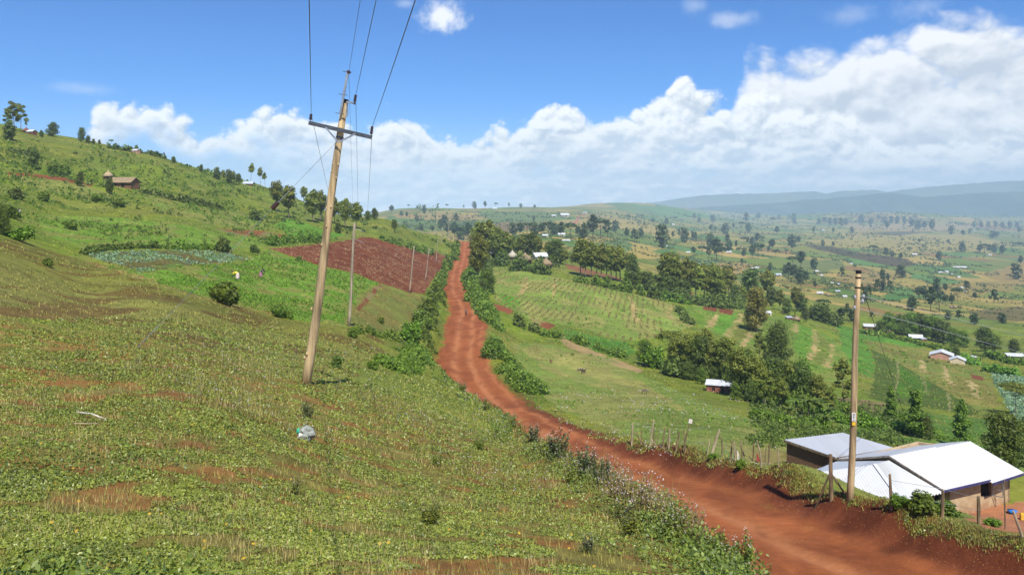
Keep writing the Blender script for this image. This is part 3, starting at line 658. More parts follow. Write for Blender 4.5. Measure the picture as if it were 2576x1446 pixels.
# split the sheet into the ground, the road and the fields that stand out
def cellmask(m): return m[:-1, :-1]
reg = np.zeros((NV-1, NU-1), int); names = ['ground', 'road']
for nme, m in fields.items():
    names.append(nme); reg[cellmask(m)] = len(names)-1
reg[cellmask(((ad+edge_n) < HW+.25) & (YY < 640))] = 1
names.append('valley'); vi = len(names)-1
vz = (valm[:-1, :-1] > .5) & (reg == 0); reg[vz] = vi
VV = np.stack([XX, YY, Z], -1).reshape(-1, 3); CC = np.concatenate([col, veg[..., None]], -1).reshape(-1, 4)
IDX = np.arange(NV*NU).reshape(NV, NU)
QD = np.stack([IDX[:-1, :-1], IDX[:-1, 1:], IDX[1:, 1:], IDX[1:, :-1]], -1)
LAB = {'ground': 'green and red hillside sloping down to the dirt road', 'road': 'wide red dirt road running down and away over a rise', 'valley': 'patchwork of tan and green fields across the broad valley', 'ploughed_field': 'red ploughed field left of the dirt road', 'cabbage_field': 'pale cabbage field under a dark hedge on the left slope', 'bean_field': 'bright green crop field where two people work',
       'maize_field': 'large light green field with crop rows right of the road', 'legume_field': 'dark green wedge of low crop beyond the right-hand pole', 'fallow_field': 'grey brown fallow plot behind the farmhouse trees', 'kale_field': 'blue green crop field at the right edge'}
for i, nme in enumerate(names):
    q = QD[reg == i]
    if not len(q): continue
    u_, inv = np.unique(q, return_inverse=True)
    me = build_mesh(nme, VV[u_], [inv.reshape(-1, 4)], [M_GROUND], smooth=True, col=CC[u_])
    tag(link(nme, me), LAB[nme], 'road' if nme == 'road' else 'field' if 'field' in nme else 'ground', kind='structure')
# mountains closing the valley
def ridge(name, pts, Y, base, depth, label, c1, c2, seed, rg=14.):
    pts = np.array(pts, float); xs = np.linspace(pts[0, 0], pts[-1, 0], 420); ks = np.linspace(0, 1, 46)
    crest = np.interp(xs, pts[:, 0], pts[:, 1]); V = []
    for k_ in ks:
        y = Y+(k_-.6)*depth
        prof = np.sin(np.clip(k_/.62, 0, 1)*math.pi/2)**1.25 if k_ < .62 else 1-((k_-.62)/.38)**2*.9
        zc = (HY-crest)/F*Y; zb = (HY-base)/F*Y-90
        x = (xs-CX)/F*y
        sp = fbm(x/420+seed, np.full(x.shape, y/900.), 4, seed)-.5; gul = np.abs(fbm(x/260., np.full(x.shape, y/1600.+seed), 4, seed+3)-.5)
        z = zb+(zc-zb)*prof+(sp*100-gul*150+15)*math.sin(min(1, k_/.62)*math.pi)+(fbm(x/80., np.full(x.shape, y/80.), 3, seed+5)-.5)*rg*1.4
        V.append(np.stack([x, np.full(x.shape, y), z], 1))
    V = np.concatenate(V); n = len(xs); I = np.arange(len(V)).reshape(len(ks), n)
    q = np.stack([I[:-1, :-1], I[:-1, 1:], I[1:, 1:], I[1:, :-1]], -1).reshape(-1, 4)
    k_ = sstep(.4, .62, fbm(V[:, 0]/300., V[:, 1]/540., 4, seed+9))[:, None]
    cl_ = np.array(c1)*(1-k_)+np.array(c2)*k_
    me = build_mesh(name, V, [q], [M_GROUND], smooth=True, col=np.concatenate([cl_, np.ones((len(V), 1))], 1))
    tag(link(name, me), label, 'mountain', kind='structure')
ridge('mountains', [(1300, 528), (1480, 520), (1570, 516), (1650, 508), (1700, 500), (1760, 491), (1830, 488), (1960, 485), (2050, 480), (2080, 487), (2120, 479), (2200, 477), (2230, 482), (2330, 470), (2420, 462), (2576, 452), (2750, 440), (3000, 430)], 9300, 540, 2600, 'long hazy blue table mountain under the clouds', (.075, .10, .05), (.11, .12, .06), 3)
ridge('forested_hills', [(1450, 533), (1560, 527), (1700, 527), (1800, 520), (1950, 510), (2080, 500), (2160, 492), (2240, 484), (2320, 496), (2400, 490), (2480, 484), (2576, 482), (2750, 470), (3000, 460)], 7400, 545, 2000, 'dark forested foothills in front of the table mountain', (.028, .048, .024), (.050, .075, .032), 8)
# ---------------------------------------------------------------- vegetation kit
gp_strict = gp
def gp(px, py):
    for k in range(40):
        q = gp_strict(px, py+2*k)
        if q is not None: return q
    return None
def unit(v): return v/np.maximum(1e-9, np.linalg.norm(v, axis=1, keepdims=True))
def leaf_quads(c, nrm, size, r, aspect=1.5):
    """one small bent leaf-shaped quad per centre, lying across its normal"""
    n = len(c); t = unit(np.cross(nrm, r.normal(size=(n, 3)))); b_ = np.cross(nrm, t)
    s = np.asarray(size).reshape(-1, 1)*np.ones((n, 1))
    l = t*s*.5*aspect; w = b_*s*.5
    V = np.stack([c-l, c+w*.9-l*.1, c+l, c-w*.9-l*.1], 1).reshape(-1, 3)
    return V, np.arange(n*4).reshape(n, 4)
def crown_pts(lobes, n, r, shell=.55, up=.35, rag=.16):
    """points and normals spread through a set of ellipsoid lobes"""
    L = np.array(lobes); vol = (L[:, 3]*L[:, 4]*L[:, 5])**.72; k = r.choice(len(L), n, p=vol/vol.sum())
    d = unit(r.normal(size=(n, 3))); rad = shell+(1-shell)*r.random(n)**.6
    rad *= 1+rag*r.normal(size=n)
    c = L[k, :3]+d*rad[:, None]*L[k, 3:6]
    nr = unit(d+np.array((0, 0, up))+.65*r.normal(size=(n, 3)))
    return c, nr
def make_tree(kind, seed, nleaf, lsize, mats):
    """meshes (trunk, crown) of a tree about 10 m high"""
    r = np.random.default_rng(seed); t = MB(); lobes = []
    u = lambda a, b_: a+(b_-a)*r.random()
    def trunk(h, r0, lean=.4, x0=0., y0=0.):
        ax, ay = u(-lean, lean), u(-lean, lean); p = []
        for k in range(7):
            f_ = k/6; p.append((x0+ax*f_+.12*math.sin(f_*5+seed)*h/10, y0+ay*f_+.12*math.cos(f_*4+seed)*h/10, -.4+(h+.4)*f_))
        t.tube(p, [r0*(1.25-.2*min(k, 1))*(1-.78*k/6) for k in range(7)], 6); return p
    def limb(p, q, r0):
        p = Vector(p); q = Vector(q); m = (p+q)/2+Vector((0, 0, -.12*(q-p).length)); t.tube([p, m, q], [r0, r0*.65, r0*.25], 5, cap=False)
    if kind == 'gum':       # tall eucalyptus: a narrow pointed dome above a clean stem
        p = trunk(9.2, .15)
        n = 12
        for k in range(n):
            f_ = k/(n-1); z = 3.6+5.5*f_; w = 1.95*math.sin((.14+.74*f_)*math.pi)**.75; a = k*2.4+seed
            q = np.array(p[min(6, int(z/10*6))]); x, y = q[0]+math.cos(a)*w*.55*u(.5, 1.25), q[1]+math.sin(a)*w*.55*u(.5, 1.25); w = max(w, .95)
            limb((q[0], q[1], z-1.2), (x, y, z), .05); lobes.append((x, y, z, w*u(.5, .78), w*u(.5, .78), u(.7, 1.05)))
    elif kind == 'pole_gum':  # slim stem, small crown at the top
        p = trunk(9., .10, .5)
        for k in range(5):
            a = k*2.4+seed; z = 6.6+k*.7; q = p[5]; w = 1.15-.12*k
            lobes.append((q[0]+math.cos(a)*.5, q[1]+math.sin(a)*.5, z, w, w, .8)); limb((q[0], q[1], z-.9), lobes[-1][:3], .04)
    elif kind == 'bushy':   # low broad tree, leafy to the ground
        p = trunk(6.5, .22, .3)
        for k in range(11):
            a = k*2.4+seed; f_ = k/10; R_ = 3.0*math.sin((.25+.7*f_)*math.pi)**.6*u(.5, 1.); z = 1.6+6.6*f_
            x, y = math.cos(a)*R_*.65, math.sin(a)*R_*.65; lobes.append((x, y, z, u(1.2, 1.9), u(1.2, 1.9), u(1., 1.6)))
            if z > 3: limb((p[3][0], p[3][1], z*.55), (x, y, z), .07)
    elif kind == 'umbrella':
        p = trunk(6.3, .20, 1.0)
        for k in range(9):
            a = k*2.4+seed; R_ = 3.4*math.sqrt((k+.5)/9); x, y = p[6][0]+math.cos(a)*R_, p[6][1]+math.sin(a)*R_; z = 8.6-.09*R_*R_+u(-.3, .3)
            lobes.append((x, y, z, u(1.1, 1.6), u(1.1, 1.6), u(.55, .9))); limb(p[5], (x, y, z-.2), .07)
    elif kind == 'airy':    # open crown of separate clumps
        p = trunk(8.4, .14, .6)
        for k in range(10):
            a = k*2.4+seed; z = 3.6+.62*k; R_ = (1.9-.13*k)*u(.5, 1.15); q = p[min(6, int(z/10*6))]
            x, y = q[0]+math.cos(a)*R_, q[1]+math.sin(a)*R_; lobes.append((x, y, z, u(.6, 1.05), u(.6, 1.05), u(.5, .8))); limb((q[0], q[1], z-.8), (x, y, z), .045)
    elif kind == 'column':  # tapering column of foliage
        p = trunk(8.6, .11, .3)
        for k in range(11):
            z = .9+.86*k; w = (1.25-.085*k)*u(.8, 1.1); a = k*2.4+seed
            lobes.append((math.cos(a)*.35*w, math.sin(a)*.35*w, z, w, w, .85))
    elif kind == 'loose':   # irregular young tree, leafy nearly to the ground
        p = trunk(8.4, .12, .5)
        for k in range(13):
            z = 1.4+.62*k; a = k*2.4+seed; q = p[min(6, int(z/10*6))]; R_ = u(.3, 1.25)*(1.25-.07*k); w = u(.7, 1.25)*(1.1-.035*k)
            lobes.append((q[0]+math.cos(a)*R_, q[1]+math.sin(a)*R_, z, w, w, u(.6, .95)))
    elif kind == 'shrub':
        for k in range(8):
            a = k*2.4+seed; R_ = 3.4*math.sqrt(k/8)*u(.7, 1.); lobes.append((math.cos(a)*R_*1.15, math.sin(a)*R_*1.15, 2.4+u(-1.4, 3.)*(1-R_/7), u(1.0, 2.6), u(1.0, 2.6), u(1.2, 3.0)))
        for k in range(5):
            a = k*1.26+seed; limb((0, 0, -.3), (math.cos(a)*2.2, math.sin(a)*2.2, 4.5), .12)
    c, nr = crown_pts(lobes, nleaf, r, rag=.30 if kind == 'shrub' else .2)
    if kind == 'shrub': c[:, 2] = np.abs(c[:, 2])
    V, Q = leaf_quads(c, nr, lsize*r.uniform(.6, 1.35, len(c)), r)
    return t, V, Q
M_GUM = leaf_mat('eucalyptus leaves', (.185, .238, .042), .40, trans=.36, scale=.55)
M_DARK = leaf_mat('dark leaves', (.105, .165, .032), .40, trans=.34, scale=.7)
M_MID = leaf_mat('broad leaves', (.130, .220, .028), .40, trans=.36, scale=.8)
M_YEL = leaf_mat('yellow green leaves', (.21, .225, .045), .38, trans=.3, scale=.7)
M_FAR = leaf_mat('distant leaves', (.058, .100, .030), .40, trans=.15, scale=.12)
M_LITE = leaf_mat('bright leaves', (.125, .250, .022), .38, trans=.32, scale=1.1)
M_BARK = simple_mat('pale bark', (.26, .215, .155), .9, .35, 2.5, .15, streak=(1, 1, .25))
M_BARKD = simple_mat('dark bark', (.13, .095, .065), .9, .35, 2.5, .15, streak=(1, 1, .25))
LIB = {}
def tree_lib(key, kind, seeds, nleaf, ls, mleaf, mbark):
    LIB[key] = []
    for s in seeds:
        t, V, Q = make_tree(kind, s, nleaf, ls, None)
        tm_ = build_mesh(key+'_trunk', t.V, [np.array(t.Q).reshape(-1, 4), np.array(t.T).reshape(-1, 3)], [mbark], smooth=True)
        LIB[key].append((tm_, build_mesh(key+'_crown', V, [Q], [mleaf])))
tree_lib('gum', 'gum', (1, 2, 3, 4, 5), 1500, .46, M_GUM, M_BARK)
tree_lib('near_gum', 'gum', (11, 12, 13, 14), 3600, .27, M_GUM, M_BARK)
tree_lib('near_airy', 'airy', (21, 22, 23), 2600, .27, M_GUM, M_BARK)
tree_lib('pole_gum', 'pole_gum', (31, 32, 33), 700, .40, M_GUM, M_BARK)
tree_lib('bushy', 'bushy', (41, 42, 43, 44), 2200, .46, M_DARK, M_BARKD)
tree_lib('near_bushy', 'bushy', (45, 46, 47), 5200, .26, M_DARK, M_BARKD)
tree_lib('mid_bushy', 'bushy', (48, 49), 4200, .30, M_MID, M_BARKD)
tree_lib('umbrella', 'umbrella', (51, 52), 2200, .34, M_GUM, M_BARK)
tree_lib('yellow', 'bushy', (61,), 4200, .34, M_YEL, M_BARKD)
tree_lib('column', 'column', (71, 72, 73), 4200, .26, M_MID, M_BARKD)
tree_lib('loose', 'loose', (75, 76, 77), 3600, .27, M_MID, M_BARKD)
tree_lib('cypress', 'column', (74,), 1800, .34, M_DARK, M_BARKD)
tree_lib('shrub', 'shrub', (81, 82, 83, 84), 1500, .85, M_MID, M_BARKD)
tree_lib('bright_shrub', 'shrub', (85, 86), 1700, .75, M_LITE, M_BARKD)
tree_lib('dark_shrub', 'shrub', (87, 88, 89), 1500, .85, M_DARK, M_BARKD)
# far trees: one mesh of few, large leaf clumps
FARLIB = []
for s, kd in ((1, 'gum'), (2, 'gum'), (3, 'gum'), (4, 'bushy'), (5, 'bushy'), (6, 'airy'), (7, 'airy'), (8, 'umbrella')):
    t, V, Q = make_tree(kd, 300+s, 360, .85, None); nv = len(t.V)
    tq = np.array(t.Q).reshape(-1, 4); tt = np.array(t.T).reshape(-1, 3)
    me = build_mesh('far_tree', np.concatenate([np.array(t.V), V]), [tq, Q+nv, tt], [M_BARKD, M_FAR], mi=[0]*len(tq)+[1]*len(Q)+[0]*len(tt)); FARLIB.append((kd, me))
ORD = 'first second third fourth fifth sixth seventh eighth ninth tenth eleventh twelfth thirteenth fourteenth fifteenth sixteenth seventeenth eighteenth nineteenth twentieth'.split()
_n = [0]
def plant(key, name, p, h, label, cat='tree', group=None, wide=1., rz=None, var=None, hz=10.):
    """a tree with its trunk and crown, h metres high, at ground point p"""
    _n[0] += 1; r = random.Random(_n[0]*7+3); lib = LIB[key]; tm_, cm = lib[(var if var is not None else _n[0]) % len(lib)]
    s = h/hz; e = empty(name, p, r.uniform(0, 6.28) if rz is None else rz, (s*wide, s*wide, s), label, cat, group)
    link('stems' if 'shrub' in key else 'trunk', tm_, e); link('foliage' if 'shrub' in key else 'crown', cm, e); return e
def plant_px(key, name, px, py, hpx, label, Y=None, **kw):
    p = gp(px, py) if Y is None else gY(px, Y)
    if p is None: print('no ground at', px, py); return None
    return plant(key, name, p, hpx*p.y/F, label, **kw)
def row(keys, name, items, phrase, group, **kw):
    """a row of similar trees, each told by its place from the left; items (px, py, hpx[, depth])"""
    items = sorted(items); n = len(items)
    for i, it in enumerate(items):
        lab = phrase.replace('#', ORD[i] if i else 'leftmost')
        plant_px(keys[i % len(keys)], name, it[0], it[1], it[2], lab, Y=it[3] if len(it) > 3 else None, group=group, **kw)
def far_row(items, phrase, group):
    items = sorted(items); 
    for i, (px, py, hpx, wd) in enumerate(items):
        p = gp(px, py)
        if p is None: print('far: no ground', px, py); continue
        _n[0] += 1; kd, me = FARLIB[(_n[0]*5+i) % 8] if wd < 1.6 else FARLIB[3+(_n[0] % 2)]
        o = link('far_tree', me); s = 1.22*hpx*p.y/F/9.6; w = wd if wd < 1.6 else wd*.75
        o.location = p-Vector((0, 0, .2)); o.scale = (s*w, s*w, s); o.rotation_euler = (0, 0, _n[0]*1.3)
        tag(o, phrase.replace('#', ORD[i] if i else 'leftmost'), 'tree', group)

# ---------------------------------------------------------------- trees on the left hillside
G = 'trees on the crest of the left hill'
row(['near_airy'], 'eucalyptus_tree', [(18, 324, 54), (36, 326, 74), (53, 322, 66)], '# of three tall airy eucalyptus on the hill crest at the far left', G)
plant_px('pole_gum', 'small_tree', 66, 318, 22, 'tiny windswept tree beside the red cone roof on the crest', group=G)
plant_px('bushy', 'broad_tree', 22, 352, 52, 'dark full tree below the three tall eucalyptus on the crest', group=G)
plant_px('near_bushy', 'broad_tree', 133, 343, 40, 'broad dark tree standing alone on the crest above the white roof', group=G, wide=1.25)
plant_px('bushy', 'small_tree', 104, 344, 18, 'low grey green tree just left of the broad dark crest tree', group=G)
plant_px('near_bushy', 'broad_tree', 205, 357, 41, 'narrow upright bushy tree on the crest right of the broad dark one', group=G, wide=.75)
row(['bushy'], 'small_tree', [(222, 361, 22), (235, 362, 15), (250, 362, 12)], '# of three small trees on the crest right of the upright bushy one', G)
plant_px('umbrella', 'umbrella_tree', 278, 364, 17, 'small flat-topped tree on the left crest', group=G)
plant_px('bushy', 'small_tree', 343, 378, 17, 'small round tree beside a tiny tin roof on the crest', group=G)
plant_px('bushy', 'small_tree', 436, 408, 17, 'lone small dark tree halfway down the crest line', group=G, wide=1.2)
row(['bushy', 'gum'], 'small_tree', [(506, 432, 20), (523, 437, 14), (545, 450, 32), (563, 454, 28), (576, 460, 36), (587, 461, 33), (600, 463, 29)], '# tree in the clump on the crest left of the two slim eucalyptus', G)
row(['pole_gum'], 'eucalyptus_tree', [(631, 463, 53), (655, 470, 49), (667, 473, 40)], '# of three slim long-stemmed eucalyptus on the crest', G)
G = 'trees on the slope behind the tall pole'
row(['near_gum', 'gum'], 'eucalyptus_tree', [(696, 532, 80), (727, 548, 84), (764, 505, 40), (787, 558, 82), (806, 556, 80), (841, 562, 70), (869, 573, 76), (894, 574, 68)], '# eucalyptus in the ragged line behind the tall wooden pole', G, wide=1.2)
row(['bushy'], 'broad_tree', [(925, 553, 26), (942, 551, 30), (992, 574, 24), (850, 586, 28)], '# low bushy tree where the slope ends before the far ridge', G, wide=1.1)
row(['near_bushy', 'bushy'], 'broad_tree', [(6, 590, 86), (85, 425, 54), (202, 468, 42), (275, 486, 42)], '# dark tree scattered over the open left slope', 'dark trees on the left slope', wide=.8)
# ---------------------------------------------------------------- trees right of the road
G = 'trees beside the road crest'
plant_px('near_gum', 'eucalyptus_tree', 1203, 722, 140, 'tall slender eucalyptus with pale stem at the right road edge', group=G, wide=.9)
plant_px('mid_bushy', 'broad_tree', 1228, 738, 68, 'dense round tree at the foot of the slender roadside eucalyptus', group=G, wide=1.05)
row(['near_gum', 'gum'], 'eucalyptus_tree', [(1206, 660, 104), (1225, 662, 110), (1248, 664, 96), (1268, 662, 80)], '# tall eucalyptus clustered by the road crest left of the brick houses', G, wide=1.3)
row(['near_bushy', 'bushy'], 'broad_tree', [(1196, 690, 60), (1205, 705, 50), (1212, 745, 45)], '# dark leafy tree lining the right road edge below the crest', G)
G = 'trees around the brick houses'
row(['bushy', 'gum', 'gum'], 'broad_tree', [(1287, 640, 54), (1318, 645, 60), (1338, 648, 68), (1352, 650, 60), (1379, 650, 46), (1400, 662, 66), (1423, 666, 42), (1440, 668, 34), (1303, 645, 48)], '# tree standing among the thatched huts and brick houses', G, wide=1.25)
row(['gum'], 'eucalyptus_tree', [(1462, 694, 98), (1474, 696, 84), (1486, 697, 92), (1500, 699, 82), (1513, 701, 88), (1526, 703, 84), (1537, 704, 92), (1549, 706, 82), (1562, 708, 92)], '# eucalyptus in the tall row at the back of the maize field', 'eucalyptus row behind the maize field', wide=1.15)
plant_px('bushy', 'broad_tree', 1590, 708, 76, 'single dense dark tree right of the tall eucalyptus row', group='eucalyptus row behind the maize field', wide=.85)
row(['column', 'bushy'], 'young_tree', [(1575, 722, 42), (1590, 724, 46), (1606, 726, 46), (1622, 729, 50), (1638, 732, 48), (1654, 735, 50), (1670, 739, 50), (1686, 742, 52), (1704, 747, 50), (1720, 750, 52)], '# young tree in the thick plantation strip above the maize field', 'young plantation strip', wide=1.5)
row(['gum', 'near_gum'], 'eucalyptus_tree', [(1678, 738, 106), (1692, 742, 112), (1706, 744, 90), (1731, 750, 106), (1750, 753, 96), (1770, 757, 98), (1786, 760, 84), (1799, 763, 104), (1816, 764, 62)], '# eucalyptus in the second tall row above the terraces', 'second eucalyptus row', wide=1.2)
row(['gum', 'bushy'], 'broad_tree', [(1833, 748, 84), (1850, 762, 50), (1872, 765, 46), (1888, 752, 82), (1934, 752, 78), (1940, 768, 50), (1960, 780, 54), (2001, 782, 62), (2014, 782, 48), (1980, 788, 40)], '# tree in the loose line beyond the yellow green tree', 'trees beyond the terraces', wide=1.15)
plant_px('yellow', 'broad_tree', 1901, 832, 118, 'large yellow green tree on a thin stem above the terraces', group='trees beyond the terraces', wide=.95)
G = 'trees of the hollow below the terraces'
plant_px('mid_bushy', 'broad_tree', 1621, 918, 72, 'round dark tree at the left end of the hollow clump', group=G, wide=.95)
plant_px('umbrella', 'umbrella_tree', 1677, 920, 96, 'flat-topped tree with a bare leaning stem in the hollow', group=G, wide=.95)
row(['near_gum', 'near_airy'], 'eucalyptus_tree', [(1715, 930, 70), (1747, 948, 116), (1774, 945, 122), (1818, 962, 114), (1857, 998, 130), (1880, 985, 86), (1905, 1000, 100), (1930, 1002, 84)], '# eucalyptus in the clump over the small tin shed', G, wide=1.1)
row(['near_gum', 'near_airy', 'near_bushy'], 'tree', [(1700, 942, 96), (1733, 950, 112), (1762, 955, 122), (1790, 957, 112), (1838, 960, 116), (1868, 990, 124), (1895, 1006, 118), (1945, 1008, 122), (1985, 1012, 108), (2022, 1022, 112), (2056, 1040, 100), (2085, 1052, 80), (1965, 1030, 84), (1925, 1022, 96)], '# tree in the back line of the dense hollow clump', G, wide=1.15)
plant_px('near_airy', 'eucalyptus_tree', 1911, 905, 74, 'small eucalyptus with a white stem behind the hollow clump', group=G)
plant_px('cypress', 'cypress_tree', 1924, 903, 36, 'small dark pointed cypress behind the hollow clump', group=G)
plant_px('near_bushy', 'broad_tree', 1956, 915, 114, 'large dome-shaped dark tree over the terraces on two stems', group=G, wide=1.05, var=1)
row(['near_bushy', 'mid_bushy'], 'broad_tree', [(1730, 955, 50), (1765, 965, 44), (1795, 960, 46), (1850, 1005, 48), (1890, 1010, 60), (1925, 1015, 66), (1960, 1000, 70), (1990, 985, 84), (2018, 985, 90), (2040, 1000, 66), (2068, 1012, 56), (1975, 1030, 50)], '# leafy tree low in the hollow right of the tin shed', G)
plant_px('near_airy', 'eucalyptus_tree', 2122, 1030, 132, 'sparse slender tree just left of the right-hand pole', group=G)
G = 'young trees behind the farmhouse'
plant_px('loose', 'young_tree', 2239, 1056, 92, 'leftmost narrow tree in front of the dark green field', group=G, wide=1.1)
plant_px('loose', 'young_tree', 2304, 1098, 128, 'tall narrow tree in the middle in front of the dark green field', group=G, wide=1.25)
plant_px('near_bushy', 'broad_tree', 2330, 1104, 66, 'small bushy tree touching the tall narrow middle tree', group=G, wide=.9)
plant_px('loose', 'young_tree', 2420, 1124, 128, 'rightmost narrow tree in front of the dark green field', group=G, wide=1.1)
plant_px('near_bushy', 'broad_tree', 2528, 1172, 150, 'big dark tree right behind the tin-roofed farmhouse', group=G, wide=1.15)
plant_px('near_bushy', 'broad_tree', 2590, 1180, 140, 'big dark tree cut off by the right edge behind the farmhouse', group=G, wide=1.1)
plant_px('umbrella', 'umbrella_tree', 2556, 1040, 84, 'flat dark tree in front of the blue green field', group=G, wide=1.1)
row(['bushy', 'mid_bushy'], 'broad_tree', [(2212, 838, 36), (2235, 838, 58), (2262, 842, 56), (2290, 846, 66), (2318, 850, 70), (2345, 856, 68), (2372, 862, 62), (2400, 870, 50), (2404, 898, 30), (2423, 872, 46), (2479, 882, 66), (2502, 882, 46), (2550, 888, 40)], '# tree in the dark belt behind the pink gabled house', 'tree belt behind the pink house', wide=1.2)
row(['bushy', 'dark_shrub'], 'broad_tree', [(2040, 800, 40), (2058, 806, 46), (2076, 812, 44), (2096, 818, 40), (2025, 803, 34), (2070, 800, 60)], '# bushy tree beside the white roof on the terrace rim', 'trees on the terrace rim', wide=1.1)
# ---------------------------------------------------------------- far trees
far_row([(985, 535, 16, 1.5), (1028, 523, 8, 1), (1067, 537, 20, .8), (1124, 521, 9, 1), (1166, 520, 8, 1), (1193, 520, 16, 1.2), (1220, 520, 16, 1), (1247, 520, 11, 1), (1280, 519, 10, 1), (1310, 519, 9, 1.5), (1345, 518, 7, 2), (1050, 524, 7, 2), (1100, 522, 6, 2)], '# tree on the skyline of the far ridge', 'far ridge skyline trees')
far_row([(1010, 547, 15, 1), (1023, 548, 13, 1), (1049, 556, 14, 1.6), (1095, 552, 11, 1), (1146, 561, 20, 1.2), (1118, 567, 24, 1.2), (1108, 581, 24, 1.2), (1088, 584, 14, 1.2), (1144, 597, 32, 1.5), (1160, 602, 32, 1.4), (1178, 602, 36, 1.2), (1126, 590, 24, 1.4), (1060, 580, 14, 1.4)], '# hazy tree beyond the crest of the dirt road', 'trees beyond the road crest')
far_row([(1290, 590, 26, 1.4), (1308, 592, 28, 1.3), (1325, 590, 26, 1.4), (1345, 592, 30, 1.3), (1362, 590, 24, 1.5), (1380, 592, 30, 1.2), (1396, 590, 26, 1.4), (1412, 596, 32, 1.2), (1436, 600, 34, 1.1), (1455, 594, 22, 1.4), (1470, 600, 34, 1.2), (1492, 600, 50, 1.1), (1512, 598, 42, 1.2), (1528, 597, 36, 1.2), (1548, 582, 24, 1.8), (1343, 558, 11, 1), (1385, 575, 18, 1.6)], '# tree of the dark wood behind the white village roofs', 'wood behind the village')
far_row([(1597, 610, 28, 1.2), (1612, 595, 20, 1.7), (1665, 624, 52, 1.1), (1722, 610, 33, 1), (1708, 597, 17, 1), (1743, 605, 20, 1), (1750, 607, 20, 1), (1693, 599, 15, 1), (1677, 563, 14, 1.8), (1621, 570, 11, 1), (1642, 559, 10, 2.2), (1576, 600, 24, 1), (1660, 598, 16, 1)], '# tree on the tan fields above the tall eucalyptus rows', 'trees on the tan fields')
far_row([(1788, 622, 32, 1.6), (1803, 651, 44, 1.2), (1782, 648, 24, 1.2), (1765, 643, 22, 1), (1744, 640, 18, 1.3), (1831, 617, 25, 1), (1835, 630, 22, 1.2), (1852, 625, 18, .8), (1893, 646, 26, 1.3), (1908, 650, 33, 1.1), (1872, 643, 18, 1.2), (1860, 638, 14, 1.2), (1816, 655, 30, 1.2), (1867, 665, 14, 1)], '# tree of the leafy belt across the near valley', 'leafy belt in the near valley')
far_row([(1872, 613, 15, 1.5), (1882, 613, 15, 1.4), (1893, 613, 16, 1.5), (1905, 612, 22, 1.2), (1916, 612, 16, 1.3), (1942, 627, 22, 1.4), (1933, 630, 11, 1.6), (1991, 622, 28, 1.2), (2008, 612, 16, 1.5), (1954, 589, 17, 1.4), (1952, 646, 16, 1.1), (1937, 681, 19, .9)], '# tree near the small grove in the middle of the valley', 'mid valley trees')
far_row([(1995, 672, 24, 1.3), (2015, 671, 33, 1.2), (2047, 676, 26, 1.1), (1984, 695, 30, 1.2), (1998, 703, 32, 1.3), (2014, 709, 32, 1.3), (2028, 713, 27, 1.2), (2117, 697, 22, 1.2), (2015, 727, 16, 1.3), (2050, 725, 17, 1), (2070, 779, 24, 1.5), (1975, 690, 22, 1)], '# tree among the scattered tin roofs on the valley side', 'trees among the valley roofs')
far_row([(1824, 589, 25, 1.3), (1788, 582, 15, 1.2), (1800, 584, 13, 1), (1876, 563, 24, 1), (1845, 575, 13, 1), (1997, 561, 22, .9), (1908, 548, 12, 2.4), (1944, 566, 17, .9), (1960, 553, 12, 1), (1866, 578, 18, 1), (1747, 551, 13, 1.2), (1759, 558, 11, 1.4), (1793, 558, 16, 1.8), (1700, 556, 10, 1.4), (1882, 584, 22, 1)], '# blue hazed tree below the rounded hills', 'trees below the rounded hills')
far_row([(2047, 587, 15, 1.1), (2096, 587, 13, 1), (2143, 584, 13, 1.8), (2115, 574, 22, 1.1), (2060, 564, 14, 1.6), (2074, 564, 15, 1.5), (2088, 565, 16, 1.6), (2102, 565, 15, 1.6), (2128, 565, 15, 1.6), (2167, 561, 19, 1.7), (2210, 551, 11, 1.6), (2190, 564, 14, 1.8), (2231, 579, 20, 1.1), (2344, 584, 27, 1.1)], '# tree of the hazy belt far up the valley left of the last hills', 'far valley belt')
far_row([(2225, 562, 17, 1.7), (2242, 562, 17, 1.7), (2258, 562, 18, 1.6), (2275, 563, 17, 1.6), (2290, 563, 15, 1.7), (2296, 576, 19, 1.5), (2310, 576, 20, 1.4), (2325, 577, 18, 1.5), (2393, 589, 20, 1.1), (2423, 594, 14, 1.4), (2313, 612, 11, 1.2), (2386, 614, 11, 1.2)], '# tree of the blue wood at the foot of the last hills', 'blue wood at the hill foot')
far_row([(2450, 571, 13, 1.6), (2468, 571, 14, 1.6), (2486, 571, 13, 1.7), (2504, 571, 14, 1.6), (2522, 572, 13, 1.6), (2540, 572, 14, 1.6), (2558, 573, 14, 1.6), (2563, 587, 14, 1.5), (2498, 599, 17, 1.4), (2508, 597, 13, 1.4), (2440, 585, 10, 1.6)], '# hazy tree far up the valley at the right edge', 'far trees at the right edge')
far_row([(2230, 648, 22, 1.1), (2197, 639, 20, 1.1), (2266, 653, 15, 1.3), (2245, 645, 12, 1.5), (2288, 638, 15, 1), (2362, 653, 20, 1.6), (2420, 633, 22, 1.6), (2466, 636, 18, 1.4), (2477, 636, 20, 1.4), (2489, 635, 18, 1.4), (2501, 634, 19, 1.4), (2521, 644, 24, 1), (2564, 628, 17, 1.4), (2096, 621, 12, 1.2), (2070, 618, 14, 1.1)], '# tree around the dark wooded gully', 'trees around the gully')
